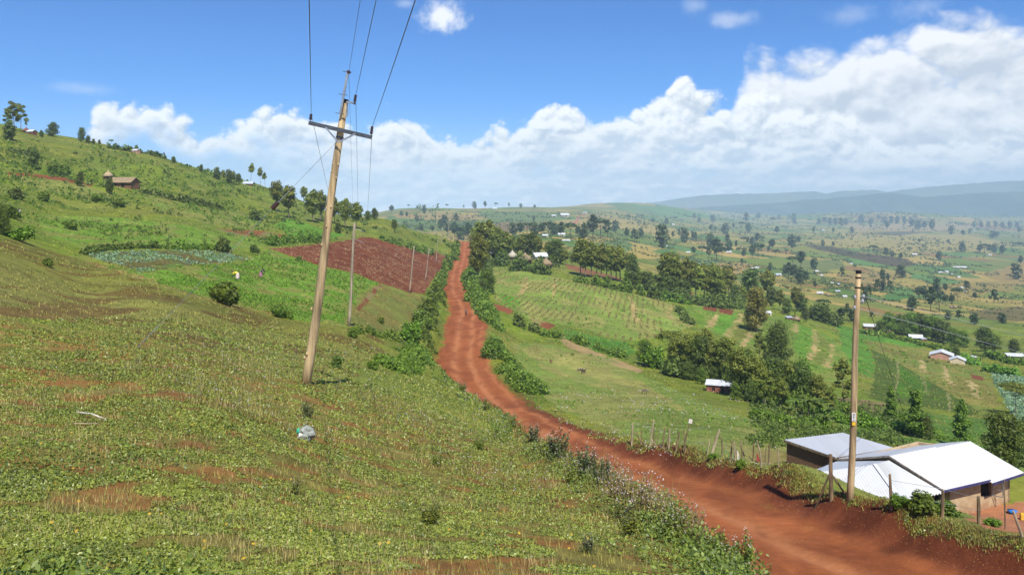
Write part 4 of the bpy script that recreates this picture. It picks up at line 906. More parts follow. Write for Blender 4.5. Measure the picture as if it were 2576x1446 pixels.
far_row([(2267, 699, 30, 1.3), (2221, 712, 30, .9), (2233, 710, 20, 1), (2208, 730, 24, 1.2), (2220, 731, 24, 1.2), (2240, 731, 22, 1.3), (2431, 730, 20, 1.5), (2357, 743, 40, .9), (2379, 733, 17, 1.4), (2310, 750, 26, 1.3), (2323, 752, 28, 1.3), (2345, 752, 26, 1.4), (2370, 748, 15, 1.4), (2556, 702, 35, 1.2), (2567, 666, 20, 1.1)], '# tree on the tan slopes beyond the right-hand pole', 'trees on the right tan slopes')
far_row([(2409, 758, 30, 1), (2378, 763, 20, 1.4), (2394, 764, 20, 1.4), (2464, 748, 17, 1.2), (2452, 753, 16, 1.4), (2500, 763, 30, 1.2), (2296, 781, 33, 1.3), (2342, 781, 50, 1), (2364, 785, 40, 1.1), (2411, 804, 22, 1.2), (2385, 804, 20, 1.3), (2132, 779, 15, 1.4), (2116, 804, 26, 1.4), (2130, 806, 28, 1.4), (2146, 808, 26, 1.4), (2194, 799, 15, 1.4), (2450, 815, 26, 1.3), (2520, 812, 24, 1.4), (2190, 760, 34, 1.2), (2176, 764, 28, 1.2)], '# tree crossed by the service wires right of the pole', 'trees under the service wires')
# ---------------------------------------------------------------- hedges, shrubs, bananas
def hedge(pts, hpx, label, mat, wpx=None, dens=1., group=None, gap=.35, name='hedge'):
    """a leafy hedge along view points on the ground"""
    P = [gp(*p) for p in pts]; P = [p for p in P if p is not None]
    Cv, Nv, Sv = [], [], []
    r = np.random.default_rng(int(pts[0][0]*3+pts[0][1])); base = P[0].copy()
    for a, b_ in zip(P[:-1], P[1:]):
        L = (b_-a).length; Ym = (a.y+b_.y)/2; h = hpx*Ym/F; w = (wpx or hpx*.9)*Ym/F; ls = max(.16, 2.0*Ym/F*2.4)
        nb = max(2, int(L/(h*.55)))
        for k in range(nb):
            t = (k+r.random())/nb; q = a+(b_-a)*t
            if fbm(np.array([q.x/h/1.6]), np.array([q.y/h/1.6]), 2, 77)[0] < gap: continue
            hh = h*r.uniform(.5, 1.15); n = int(dens*min(700, max(26, 5.*hh*w/ls**2*1.3)))
            d = unit(r.normal(size=(n, 3))); d[:, 2] = np.abs(d[:, 2])
            c = d*np.array((w*.5, w*.5, hh))*(.45+.6*r.random((n, 1)))
            x = q.x+c[:, 0]+r.normal()*w*.18; y = q.y+c[:, 1]+r.normal()*w*.18
            Cv.append(np.stack([x, y, H(x, y)+c[:, 2]], 1)); Nv.append(unit(d+.7*r.normal(size=(n, 3))+np.array((0, 0, .3)))); Sv.append(np.full(n, ls)*r.uniform(.6, 1.3, n))
    if not Cv: return
    V, Q = leaf_quads(np.concatenate(Cv)-np.array(base), np.concatenate(Nv), np.concatenate(Sv), r)
    o = link(name, build_mesh(name, V, [Q], [mat])); o.location = base
    return tag(o, label, 'hedge', group)
hedge([(1146, 618), (1143, 640), (1132, 662), (1116, 692), (1100, 725)], 18, 'bushy green hedge down the left edge of the road by the ploughed field', M_MID, 20, gap=.52)
hedge([(1100, 730), (1088, 762), (1080, 800), (1072, 835), (1066, 870)], 24, 'thick overgrown hedge on the left road bank below the ploughed field', M_MID, 34, gap=.52)
hedge([(1062, 880), (1040, 905), (1010, 930), (980, 925)], 24, 'weedy bush line on the left bank in front of the bright round bush', M_MID, 56, gap=.50)
hedge([(1196, 700), (1200, 735), (1210, 765), (1226, 795), (1240, 818)], 28, 'thick hedge along the right road edge opposite the person walking', M_MID, 46)
hedge([(1248, 880), (1262, 905), (1282, 935), (1310, 965), (1345, 990)], 38, 'broad leafy hedge on the right road bank beside the goat pasture', M_MID, 64, dens=1.3, gap=.4)
hedge([(1262, 800), (1290, 812), (1320, 824), (1352, 836)], 34, 'dark dense hedge between the road and the lower edge of the maize field', M_DARK, 36)
hedge([(1365, 842), (1410, 850), (1450, 860), (1482, 870)], 22, 'light green hedge under the lower edge of the maize field', M_LITE, 36)
hedge([(1470, 868), (1510, 880), (1548, 893), (1572, 902)], 20, 'dark low hedge running down towards the round tree of the hollow', M_MID, 24)
hedge([(1238, 662), (1265, 668), (1300, 676), (1340, 684), (1398, 696)], 38, 'dark hedge at the back of the maize field below the thatched huts', M_DARK, 32)
hedge([(1412, 700), (1450, 709), (1500, 718), (1550, 729), (1600, 739), (1650, 749)], 30, 'long hedge at the back of the maize field below the eucalyptus row', M_MID, 24)
hedge([(1655, 750), (1690, 757), (1730, 765), (1775, 760), (1840, 772)], 22, 'hedge with bananas above the terraces', M_LITE, 26, gap=.42)
hedge([(1712, 786), (1722, 800), (1736, 816)], 24, 'short dark hedge between the maize field and the terraces', M_DARK, 26)
hedge([(212, 640), (238, 634), (290, 627), (340, 624), (400, 624)], 19, 'dark hedge curving round the upper left of the cabbage field', M_DARK, 22, gap=.2)
hedge([(400, 624), (450, 626), (500, 626), (548, 627)], 12, 'low green hedge along the upper right of the cabbage field', M_MID, 18)
hedge([(672, 616), (700, 613), (745, 609), (800, 606)], 24, 'green hedge at the upper left of the ploughed field', M_MID, 26, gap=.25)
hedge([(940, 597), (975, 607), (1010, 618), (1050, 630), (1085, 636)], 14, 'thin hedge along the far side of the ploughed field', M_MID, 16)
hedge([(365, 486), (400, 494), (450, 506), (500, 515), (560, 527)], 18, 'dark scrub hedge across the left slope beside the thatched house', M_DARK, 22)
hedge([(270, 372), (310, 378), (350, 383), (410, 398)], 14, 'dark hedge along the crest of the left hill', M_DARK, 20)
hedge([(20, 380), (60, 390), (110, 400)], 24, 'dark thicket on the crest at the far left', M_DARK, 36)
hedge([(890, 838), (930, 838), (980, 848), (1010, 858)], 18, 'patchy green hedge at the foot of the second pole', M_MID, 26, gap=.5)
hedge([(2170, 838), (2230, 846), (2290, 860), (2350, 876), (2400, 890)], 14, 'hedge in front of the pink gabled house', M_LITE, 18)
hedge([(2420, 905), (2460, 920), (2500, 935), (2560, 945)], 22, 'leafy hedge right of the small cream gabled house', M_LITE, 26)
hedge([(2480, 895), (2520, 905), (2576, 918)], 20, 'green hedge at the right edge above the blue green field', M_LITE, 24)
hedge([(2060, 1045), (2110, 1060), (2180, 1075), (2260, 1082)], 36, 'tall weedy hedge behind the mud brick shed', M_LITE, 60)
hedge([(2280, 1088), (2350, 1098), (2420, 1112), (2480, 1130)], 34, 'leafy thicket behind the white farmhouse roof', M_MID, 60)
hedge([(1900, 1050), (1960, 1062), (2020, 1070), (2080, 1078)], 28, 'bushy edge of the goat pasture left of the mud brick shed', M_LITE, 50)

hedge([(1640, 748), (1700, 756), (1760, 766), (1830, 774), (1880, 770)], 34, 'dark undergrowth beneath the second eucalyptus row', M_DARK, 44, gap=.3)
hedge([(1690, 940), (1730, 950), (1770, 956), (1830, 960), (1870, 975)], 44, 'leafy thicket under the trees left of the hollow bananas', M_MID, 60, gap=.3)
hedge([(1905, 1010), (1950, 1015), (2000, 1018), (2060, 1034), (2100, 1048)], 50, 'leafy thicket under the trees around the hollow bananas', M_MID, 70, gap=.3)
hedge([(1205, 690), (1230, 668), (1270, 660), (1320, 660), (1400, 672)], 26, 'dark undergrowth around the brick houses', M_DARK, 34, gap=.35)
def bush(px, py, hpx, label, key='shrub', wide=1., Y=None, group=None, name='shrub'):
    return plant_px(key, name, px, py, hpx, label, Y=Y, cat='shrub', wide=wide, group=group, hz=6.2)
bush(566, 765, 52, 'large leafy shrub with yellow flowers at the lower edge of the bean field', 'shrub', 1.0)
bush(558, 633, 30, 'round dark shrub on the right end of the cabbage field hedge', 'dark_shrub', .9)
bush(640, 634, 20, 'small dark shrub between the cabbage field and the ploughed field', 'dark_shrub', .9)
bush(752, 656, 12, 'tiny dark shrub on the edge of the ploughed field', 'dark_shrub', .9)
bush(700, 797, 30, 'ragged green shrub left of the tall pole at the bean field edge', 'shrub', .8)
bush(724, 800, 20, 'low shrub just left of the tall pole', 'shrub', 1.)
bush(642, 552, 22, 'wide dark shrub on the slope under the stay wire weight', 'dark_shrub', 1.3)
bush(48, 605, 34, 'bright green round shrub at the left edge of the slope', 'bright_shrub', 1.3)
bush(1036, 866, 50, 'bright green dome-shaped shrub left of the road', 'bright_shrub', .85)
bush(1062, 822, 40, 'green shrub behind the bright dome-shaped one left of the road', 'shrub', .8)
bush(888, 848, 22, 'small blue green shrub right of the second pole base', 'shrub', .8)
bush(850, 925, 30, 'blue green thistle-like shrub right of the tall pole base', 'dark_shrub', .9)
bush(938, 928, 20, 'low blue green shrub on the weedy bank', 'shrub', 1.1)
bush(958, 812, 14, 'small shrub in the grassy plot by the second pole', 'shrub', 1.)
bush(118, 668, 18, 'lone grassy shrub on the olive pasture at the left', 'shrub', 1.1)
bush(175, 575, 20, 'low green shrub on the left slope above the pasture', 'shrub', 1.3)
bush(245, 507, 18, 'low bright shrub under the thatched hut', 'bright_shrub', 1.3)
bush(150, 440, 26, 'dark shrub at the end of the red bank on the left slope', 'shrub', 1.4)
bush(40, 500, 26, 'dark shrub on the left slope under the red bank', 'dark_shrub', 1.2)
bush(110, 505, 24, 'upright shrub on the left slope under the red bank', 'shrub', .9)
bush(300, 520, 20, 'green shrub below the thatched house', 'shrub', 1.2)
bush(30, 548, 28, 'brown green shrub near the left edge of the slope', 'shrub', 1.1)
bush(1862, 1178, 20, 'small bright shrub at the stick fence', 'bright_shrub', 1.)
bush(1795, 1152, 14, 'tiny shrub under the pale leaning fence stake', 'bright_shrub', 1.4)
bush(1648, 925, 46, 'yellow flowered shrub beside the round tree of the hollow', 'bright_shrub', .9)
bush(1690, 945, 40, 'dark shrub at the foot of the flat-topped tree in the hollow', 'dark_shrub', 1.1)
bush(2068, 1030, 40, 'leafy shrub among the bananas of the hollow', 'shrub', 1.2)
bush(2140, 1046, 34, 'leafy shrub left of the right-hand pole', 'shrub', 1.2)
bush(2380, 1296, 34, 'leafy shrub in front of the farmhouse doorway', 'shrub', 1.3)
bush(2318, 1282, 40, 'green weed bush under the white roof corner', 'shrub', 1.3)
bush(2262, 1272, 26, 'low weed bush left of the white roof corner', 'bright_shrub', 1.3)
bush(2500, 1322, 20, 'small weed bush on the bank at the lower right', 'bright_shrub', 1.5)
# tall weed clumps on the lip of the bank: many thin stems, small leaves, pale seed heads
def sprig_mesh(seed, ns, leafy, spread, mats):
    r = np.random.default_rng(seed); t = MB(); Lc, Ln, Fc = [], [], []
    for k in range(ns):
        a = r.uniform(0, 6.28); s0 = r.uniform(0, .35)*spread; ln = r.uniform(.15, .95)*spread; h = r.uniform(.45, 1.05)*(1.1-.35*ln/spread)
        b0 = np.array((math.cos(a)*s0, math.sin(a)*s0, -.05)); tip = np.array((math.cos(a)*(s0+ln*.6), math.sin(a)*(s0+ln*.6), h)); md_ = (b0+tip)/2+np.array((0, 0, .08))
        t.tube([b0, md_, tip], [.006, .0045, .003], 4, cap=False)
        n = int(leafy*r.uniform(.6, 1.3)); f_ = r.uniform(.12, .95, n)[:, None]; p = b0+(tip-b0)*f_+r.normal(size=(n, 3))*.03
        Lc.append(p); Ln.append(unit(r.normal(size=(n, 3))*.8+np.array((math.cos(a), math.sin(a), .9))))
        for j in range(2): Fc.append(tip+r.normal(size=3)*np.array((.04, .04, .02)))
    c = np.concatenate(Lc); V, Q = leaf_quads(c, np.concatenate(Ln), r.uniform(.028, .062, len(c)), r, 1.9); Fc = np.array(Fc)
    FV, FQ = leaf_quads(Fc, unit(r.normal(size=(len(Fc), 3))*.6+np.array((0, -.3, 1))), r.uniform(.02, .04, len(Fc)), r, 1.2)
    return [build_mesh('stems', t.V, [np.array(t.Q)], [mats[0]]), build_mesh('foliage', np.concatenate([V, FV]), [Q, FQ+len(V)], [mats[1], mats[2]], mi=[0]*len(Q)+[1]*len(FQ))]
M_DRYST = simple_mat('dry stems', (.30, .22, .12), .9, .3, 6.)
M_FLUFF = leaf_mat('pale seed heads', (.58, .50, .48), .2, hue=0, trans=.3, scale=4.)
M_SPG = leaf_mat('tall weed leaves', (.165, .235, .036), .42, trans=.3, scale=3.); M_SPD = leaf_mat('dull weed leaves', (.085, .120, .045), .4, trans=.25, scale=3.); M_SPY = leaf_mat('drying weed leaves', (.25, .235, .075), .4, trans=.3, scale=3.)
SPR = {'green': [sprig_mesh(s, 46, 24, .55, (M_BARKD, M_SPG, M_FLUFF)) for s in (1, 2, 3)], 'dull': [sprig_mesh(s, 50, 26, .60, (M_BARKD, M_SPD, M_FLUFF)) for s in (4, 5)], 'dry': [sprig_mesh(s, 64, 7, .62, (M_DRYST, M_SPY, M_FLUFF)) for s in (6, 7)]}
def lip_at(px, py):
    """ground point seen at a place of the view, or the lip of the left road bank if that place lies on the road"""
    q = gp(px, py); ci = int(np.clip(np.searchsorted(ucol, (px-CX)/F), 0, NU-1)); k = int(np.searchsorted(Yrow, q.y))
    if SD[min(k, NV-1), ci] > -HW[min(k, NV-1), ci]-.9:
        s = SD[:k+1, ci]+HW[:k+1, ci]+1.3; j = np.where(s < 0)[0]
        if len(j): return gY(px, Yrow[j[-1]])
    return q
def sprigs(items, group):
    for i, (kd, px, py, hpx, lab) in enumerate(items):
        p = lip_at(px, py); h = hpx*p.y/F/1.0; e = empty('weed_clump', p, i*1.9, h, lab, 'weed', group)
        for nme, me in zip(('stems', 'foliage'), SPR[kd][i % len(SPR[kd])]): link(nme, me, e)
sprigs([('green', 1165, 985, 28, 'green flowering weed clump where the road first shows above the bank'), ('green', 1225, 1030, 32, 'pale flowering weed clump hanging over the road bend'), ('green', 1290, 1075, 38, 'bushy green weed clump on the bank lip above the road bend'), ('dull', 1345, 1110, 48, 'dull green weed clump on the bank lip left of the dark broad one'),
        ('dull', 1405, 1150, 78, 'dark broad weed clump on the bank lip in the middle'), ('green', 1372, 1150, 56, 'light green weeds in front of the dark broad clump'), ('dull', 1470, 1205, 92, 'largest dark weed clump on the bank lip'), ('dull', 1515, 1220, 74, 'dark weed clump right of the largest one'), ('green', 1440, 1215, 60, 'light green weeds at the foot of the largest dark clump'),
        ('dry', 1545, 1260, 96, 'dry reddish weed clump with pale heads beside the largest dark clump'), ('dry', 1600, 1310, 130, 'tall dry twiggy weed clump on the bank lip'), ('dry', 1650, 1320, 110, 'dry twiggy weed clump right of the tallest one'), ('green', 1585, 1350, 80, 'green weeds under the tall dry twiggy clump'), ('green', 1690, 1360, 90, 'green weed clump with pale heads over the near road edge'),
        ('dry', 1735, 1370, 100, 'thin dry weed clump over the near road edge'), ('green', 1800, 1410, 84, 'green weeds near the bottom edge beside the road'), ('green', 1862, 1440, 110, 'tall leafy green weed at the bottom edge beside the road'), ('dry', 1910, 1452, 90, 'dry weed with pale heads at the bottom edge beside the road'),
        ('green', 1080, 1320, 70, 'leafy green weed clump in the middle of the foreground slope'), ('dull', 775, 1050, 44, 'dark green weed clump above the plastic bag'), ('green', 745, 1245, 46, 'bright green weed clump below the plastic bag'), ('green', 1205, 1130, 40, 'pale stalk weed in the grass left of the dark broad clump'), ('green', 1100, 1170, 40, 'green weed clump on the middle slope'), ('dull', 1480, 1390, 50, 'low dull weeds at the bottom middle')], 'tall weed clumps on the bank')
M_BAN = leaf_mat('banana leaves', (.130, .205, .035), .3, trans=.4, scale=.8)
M_BANST = simple_mat('banana stem', (.22, .19, .08), .8, .4, 4)
def banana_mesh(seed):
    r = np.random.default_rng(seed); t = MB(); t.tube([(0, 0, -.3), (.05, 0, 1.2), (.1, .05, 2.2)], [.16, .13, .08], 7)
    V = []; Q = []
    for k in range(9):
        a = k*2.4+seed; L = r.uniform(1.5, 2.3); up = r.uniform(.5, 1.5); n0 = len(V)
        for i in range(6):
            f_ = i/5; rr = L*f_*.85; z = 2.1+up*f_*1.5-1.9*f_*f_*(.55+.3*r.random()); w = .32*math.sin(min(1, .12+f_)*math.pi*.93)+.02
            cx, cy = math.cos(a), math.sin(a); s_ = (-cy*w, cx*w)
            V += [(cx*rr+s_[0], cy*rr+s_[1], z-.08), (cx*rr, cy*rr, z+.04), (cx*rr-s_[0], cy*rr-s_[1], z-.08)]
        for i in range(5):
            b0 = n0+i*3; Q += [(b0, b0+1, b0+4, b0+3), (b0+1, b0+2, b0+5, b0+4)]
    return build_mesh('stem', t.V, [np.array(t.Q), np.array(t.T)], [M_BANST], smooth=True), build_mesh('leaves', V, [np.array(Q)], [M_BAN])
BAN = [banana_mesh(s) for s in (1, 2, 3)]
def bananas(items, phrase, group):
    for i, (px, py, hpx) in enumerate(sorted(items)):
        p = gp(px, py); s = hpx*p.y/F/3.1; e = empty('banana_plant', p, i*1.7, s, phrase.replace('#', ORD[i] if i else 'leftmost'), 'banana plant', group)
        link('stem', BAN[i % 3][0], e); link('leaves', BAN[i % 3][1], e)
bananas([(1262, 668, 22), (1305, 676, 20), (1342, 684, 22), (1372, 690, 24), (1478, 716, 18)], '# banana plant in the hedge at the back of the maize field', 'bananas behind the maize field')
bananas([(1632, 748, 18), (1641, 750, 20), (1655, 752, 18), (1687, 757, 22), (1700, 760, 18), (1716, 764, 18)], '# banana plant at the top corner of the terraces', 'bananas above the terraces')
bananas([(2003, 1046, 46), (2018, 1048, 48), (2034, 1050, 54), (2048, 1052, 54), (2064, 1054, 50), (2084, 1062, 44), (2074, 1078, 40), (1985, 1056, 38)], '# bright banana plant in the hollow left of the right-hand pole', 'bananas in the hollow')
bananas([(1985, 792, 22), (2000, 796, 24), (1970, 790, 22), (2450, 905, 20), (2466, 908, 20)], '# banana plant around the houses beyond the terraces', 'bananas by the far houses')

# ---------------------------------------------------------------- ground cover nobody could count
def scatter(n, x0, x1, y0, y1, seed, keep=None):
    r = np.random.default_rng(seed); px = r.uniform(x0, x1, n); py = r.uniform(y0, y1, n)
    P = gpv(px, py); g = ~np.isnan(P[:, 0]); P, px, py = P[g], px[g], py[g]
    u = P[:, 0]/P[:, 1]; v = np.log(P[:, 1])
    iu = np.clip(np.searchsorted(ucol, u), 0, NU-1); iv = np.clip(np.searchsorted(vrow, v), 0, NV-1)
    g = (np.abs(SD[iv, iu]) > HW[iv, iu]+.25) & (tm[iv, iu] < .3) & (plough[iv, iu] == 0)
    if keep is not None: g &= keep(P, px, py)
    return P[g], r
def veg_stuff(name, parts, label, cat, mats):
    V = []; Q = []; M = []; n = 0
    for k, (v, q) in enumerate(parts):
        V.append(v); Q.append(q+n); n += len(v); M.append(np.full(len(q), k))
    return tag(link(name, build_mesh(name, np.concatenate(V), Q, mats, mi=np.concatenate(M))), label, cat, kind='stuff')
def tufts(P, r, nl, ls, rad, hgt, upk=.9):
    """nl leaves round each point; ls, rad, hgt per point"""
    n = len(P); k = np.repeat(np.arange(n), nl); m = len(k)
    a = r.uniform(0, 2*math.pi, m); q = np.sqrt(r.random(m)); R_ = rad[k]*q; z = hgt[k]*r.random(m)*(1-.45*q)
    c = np.stack([P[k, 0]+np.cos(a)*R_, P[k, 1]+np.sin(a)*R_, np.zeros(m)], 1); c[:, 2] = H(c[:, 0], c[:, 1])+z+.01
    nr = unit(np.stack([np.cos(a), np.sin(a), np.full(m, upk)], 1)+.55*r.normal(size=(m, 3)))
    return leaf_quads(c, nr, ls[k]*r.uniform(.55, 1.35, m), r, 1.7)
def blades(P, r, nb, hgt, wid, spread):
    n = len(P); k = np.repeat(np.arange(n), nb); m = len(k); a = r.uniform(0, 2*math.pi, m)
    x = P[k, 0]+r.normal(size=m)*spread[k]; y = P[k, 1]+r.normal(size=m)*spread[k]; z = H(x, y)-.01
    h = hgt[k]*r.uniform(.5, 1.2, m); w = wid[k]; l = .45*h
    dx, dy = np.cos(a), np.sin(a)
    A = np.stack([x-dy*w, y+dx*w, z], 1); B_ = np.stack([x+dy*w, y-dx*w, z], 1); C_ = np.stack([x+dx*l, y+dy*l, z+h], 1)
    return np.stack([A, B_, C_], 1).reshape(-1, 3), np.arange(m*3).reshape(m, 3)
M_WEED = leaf_mat('weed leaves', (.205, .285, .052), .42, trans=.25, scale=1.3, rough=.42, spec=.45)
M_WEEDD = leaf_mat('dark weed leaves', (.140, .225, .040), .42, trans=.25, scale=1.3, rough=.45, spec=.4)
M_STRAW = leaf_mat('dry grass', (.42, .34, .16), .35, hue=.02, trans=.3, scale=2.)
M_GRASSB = leaf_mat('grass blades', (.255, .265, .075), .38, trans=.3, scale=.7)
M_FLOW = leaf_mat('pale lilac flowers', (.60, .52, .60), .15, hue=0, trans=.3, scale=3.)
M_YFLOW = leaf_mat('yellow flowers', (.65, .48, .05), .15, hue=0, trans=.3, scale=3.)
def cover(P, sc, thr, seed): return fbm(P[:, 0]/sc, P[:, 1]/sc, 3, seed) > thr
fgk = lambda P, px, py: (P[:, 1] < 62) & (P[:, 0] < 6.5)
P, r = scatter(70000, -120, 2120, 800, 1500, 1, lambda P, px, py: fgk(P, px, py) & (cover(P, .8, .41, 15)) & cover(P, .4, .33, 18))
d_ = P[:, 1]; dense = fbm(P[:, 0]/2.2, P[:, 1]/2.2, 3, 19)
ls = np.maximum(.018, 1.25*d_/804); 
hg = np.clip(.03+.35*(dense-.47), .02, .14)*np.clip(1.25-d_/70., .4, 1)
w1 = tufts(P, r, 9, ls, .07+.5*ls+.10*np.clip(dense-.4, 0, 1), hg)
P2, r = scatter(6000, -120, 2120, 840, 1500, 2, lambda P, px, py: fgk(P, px, py) & cover(P, 2.2, .52, 19))
ls2 = np.maximum(.026, 1.5*P2[:, 1]/804)
w2 = tufts(P2, r, 9, ls2, .14+.4*ls2, np.clip(.08+.2*r.random(len(P2)), .05, .5)*np.clip(1.2-P2[:, 1]/70., .35, 1))
# rank weeds on the lip of the bank above the road
def lip(P, px, py):
    u = P[:, 0]/P[:, 1]; iu = np.clip(np.searchsorted(ucol, u), 0, NU-1); iv = np.clip(np.searchsorted(Yrow, P[:, 1]), 0, NV-1); s = SD[iv, iu]
    return (s < -HW[iv, iu]-.5) & (s > -HW[iv, iu]-3.8) & (P[:, 1] < 90)
P3, r = scatter(26000, 1000, 2150, 900, 1500, 3, lambda P, px, py: lip(P, px, py) & cover(P, 1.4, .46, 27))
ls3 = np.maximum(.030, 1.4*P3[:, 1]/804)
w3 = tufts(P3, r, 8, ls3, .12+.4*ls3, .15+.38*r.random(len(P3)))
veg_stuff('weeds', [w1, (np.concatenate([w2[0], w3[0]]), np.concatenate([w2[1], w3[1]+len(w2[0])]))], 'low leafy weeds covering the red soil in the foreground', 'weeds', [M_WEED, M_WEEDD])
P, r = scatter(15000, -120, 2120, 780, 1500, 4, fgk)
g1 = blades(P, r, 3, .06+.0016*P[:, 1], np.maximum(.0032, .5*P[:, 1]/804), .05+.002*P[:, 1])
P4, r = scatter(8500, -120, 2120, 900, 1500, 5, lambda P, px, py: fgk(P, px, py) & cover(P, 1.7, .47, 29))
g2 = blades(P4, r, 3, .08+.0016*P4[:, 1], np.maximum(.0028, .42*P4[:, 1]/804), .06+.002*P4[:, 1])
# grass on the slopes further off
P5, r = scatter(56000, -60, 2640, 330, 1330, 6, lambda P, px, py: (P[:, 1] > 26) & (P[:, 1] < 420) & cover(P, 9., .40, 39) & (veg[np.clip(np.searchsorted(Yrow, P[:, 1]), 0, NV-1), np.clip(np.searchsorted(ucol, P[:, 0]/P[:, 1]), 0, NU-1)] > .55))
g3_ = blades(P5, r, 3, .06+.9*P5[:, 1]/804, .55*P5[:, 1]/804, 1.5*P5[:, 1]/804)
veg_stuff('grass', [g1, g2, g3_], 'short green and straw-coloured grass on the slopes', 'grass', [M_GRASSB, M_STRAW, M_GRASSB])
# flower heads of the tall weeds
P6, r = scatter(26000, 200, 2150, 880, 1330, 7, lambda P, px, py: fgk(P, px, py) & (lip(P, px, py) | (cover(P, 2.6, .52, 45) & (P[:, 1] > 13))))
P6[:, 2] += np.where(lip(P6, None, None), .20, .10)+.30*r.random(len(P6))
k6 = r.random(len(P6)) < .34; P6 = P6[k6]
s6 = np.maximum(.020, .85*P6[:, 1]/804); f1_ = leaf_quads(P6, unit(r.normal(size=(len(P6), 3))*.5+np.array((0, -.5, 1))), s6*r.uniform(.6, 1.3, len(P6)), r, 1.2)
st_ = blades(P6-np.array((0, 0, .0)), r, 1, np.full(len(P6), .6), np.full(len(P6), .004)+.12*P6[:, 1]/804, np.full(len(P6), .02))
P7, r = scatter(110, 0, 2000, 980, 1460, 8, fgk); P7[:, 2] += .12
f2_ = leaf_quads(P7, unit(r.normal(size=(len(P7), 3))*.4+np.array((0, -.3, 1))), np.maximum(.03, .9*P7[:, 1]/804), r, 1.2)
P8, r = scatter(2600, 1330, 2000, 980, 1180, 9, lambda P, px, py: (P[:, 1] > 35) & cover(P, 5., .5, 47)); P8[:, 2] += .2
f3_ = leaf_quads(P8[:700], unit(r.normal(size=(len(P8[:700]), 3))*.4+np.array((0, -.3, 1))), 1.0*P8[:700, 1]/804*r.uniform(.5, 1.4, len(P8[:700])), r, 1.2)
veg_stuff('wild_flowers', [(np.concatenate([f1_[0], f3_[0]]), np.concatenate([f1_[1], f3_[1]+len(f1_[0])])), f2_, st_], 'pale lilac flower heads on the tall weeds', 'flowers', [M_FLOW, M_YFLOW, M_GRASSB])
# scrub on the slopes, crops in the fields
def clumps(P, r, nl, hpx, lpx):
    h = hpx*P[:, 1]/F*r.uniform(.5, 1.4, len(P)); return tufts(P, r, nl, np.maximum(.12, lpx*P[:, 1]/F), h*.7, h, .6)
P, r = scatter(5600, -60, 1130, 330, 640, 11, lambda P, px, py: (P[:, 1] > 120) & cover(P, 18., .50, 53) & (cover(P, 60., .46, 54) | (py < 500)))
c1 = clumps(P, r, 9, 8., 3.6)
P, r = scatter(1100, -60, 1130, 330, 620, 12, lambda P, px, py: (P[:, 1] > 120) & cover(P, 26., .55, 55))
c2 = clumps(P, r, 16, 13., 4.2)
P, r = scatter(2600, 1240, 2640, 780, 1200, 13, lambda P, px, py: (P[:, 1] > 40) & (P[:, 1] < 330) & cover(P, 14., .55, 57))
c3 = clumps(P, r, 8, 7., 3.2)
P, r = scatter(1500, 1890, 2330, 985, 1125, 62, lambda P, px, py: (py > 985+.13*(px-1890)) & (P[:, 1] > 48) & cover(P, 9., .42, 58))
c4 = clumps(P, r, 16, 17., 4.5)
c2 = (np.concatenate([c2[0], c4[0]]), np.concatenate([c2[1], c4[1]+len(c2[0])]))
veg_stuff('scrub', [c1, c2, c3], 'low green scrub speckled over the slopes', 'scrub', [M_MID, M_DARK, M_LITE])
onedge = lambda P: VE[np.clip(np.searchsorted(Yrow, P[:, 1]), 0, NV-1), np.clip(np.searchsorted(ucol, P[:, 0]/P[:, 1]), 0, NU-1)] > .4
P, r = scatter(42000, 1000, 2640, 535, 860, 14, lambda P, px, py: (P[:, 1] > 430) & (onedge(P) | (cover(P, 60., .62, 59))) & cover(P, 300., .40, 60))
c1 = clumps(P[:5200], r, 6, 4.6, 2.4)
veg_stuff('valley_scrub', [c1], 'hedgerow scrub and garden green dotted through the valley', 'scrub', [M_FAR])
def in_field(nme, n, box, seed, extra=None):
    S = fields[nme]
    def kp(P, px, py):
        u = P[:, 0]/P[:, 1]; iu = np.clip(np.searchsorted(ucol, u), 0, NU-1); iv = np.clip(np.searchsorted(Yrow, P[:, 1]), 0, NV-1)
        k = S[iv, iu]; return k if extra is None else k & extra(P)
    return scatter(n, *box, seed, kp)
M_MAIZE = leaf_mat('young maize', (.29, .31, .10), .3, trans=.3, scale=.6)
P, r = in_field('maize_field', 60000, (1230, 1760, 655, 860), 21, lambda P: (np.abs(((P[:, 0]*.985-P[:, 1]*.17)/1.7+.5*(fbm(P[:, 0]/9., P[:, 1]/9., 2, 64)-.5)) % 1-.5) < .13) & cover(P, 9., .47, 63))
mz = tufts(P[:9000], r, 3, np.maximum(.2, 2.2*P[:9000, 1]/F), np.full(len(P[:9000]), .18), np.full(len(P[:9000]), .3), 1.2)
veg_stuff('maize_plants', [mz], 'young maize standing in rows right of the road', 'crop', [M_MAIZE])
M_CAB = leaf_mat('cabbage leaves', (.20, .31, .19), .4, hue=-.02, trans=.2, scale=1.5, rough=.4, spec=.5)
P, r = in_field('cabbage_field', 2700, (210, 650, 622, 692), 22, lambda P: cover(P, 8., .36, 65))
cb = tufts(P, r, 4, 3.0*P[:, 1]/F*np.ones(len(P)), np.full(len(P), .22), np.full(len(P), .25), 1.2)
P, r = in_field('kale_field', 2500, (2490, 2640, 930, 1090), 23)
cb2 = tufts(P, r, 4, 3.2*P[:, 1]/F*np.ones(len(P)), np.full(len(P), .3), np.full(len(P), .4), 1.2)
veg_stuff('cabbages', [cb, cb2], 'blue green cabbages crowded in their fields', 'crop', [M_CAB, M_CAB])
P, r = in_field('bean_field', 9000, (220, 960, 628, 820), 24, lambda P: cover(P, 5., .42, 67))
bn = tufts(P, r, 4, 3.0*P[:, 1]/F*np.ones(len(P)), np.full(len(P), .35), np.full(len(P), .5), .7)
veg_stuff('bean_plants', [bn], 'knee-high green crop around the two field workers', 'crop', [M_LITE])
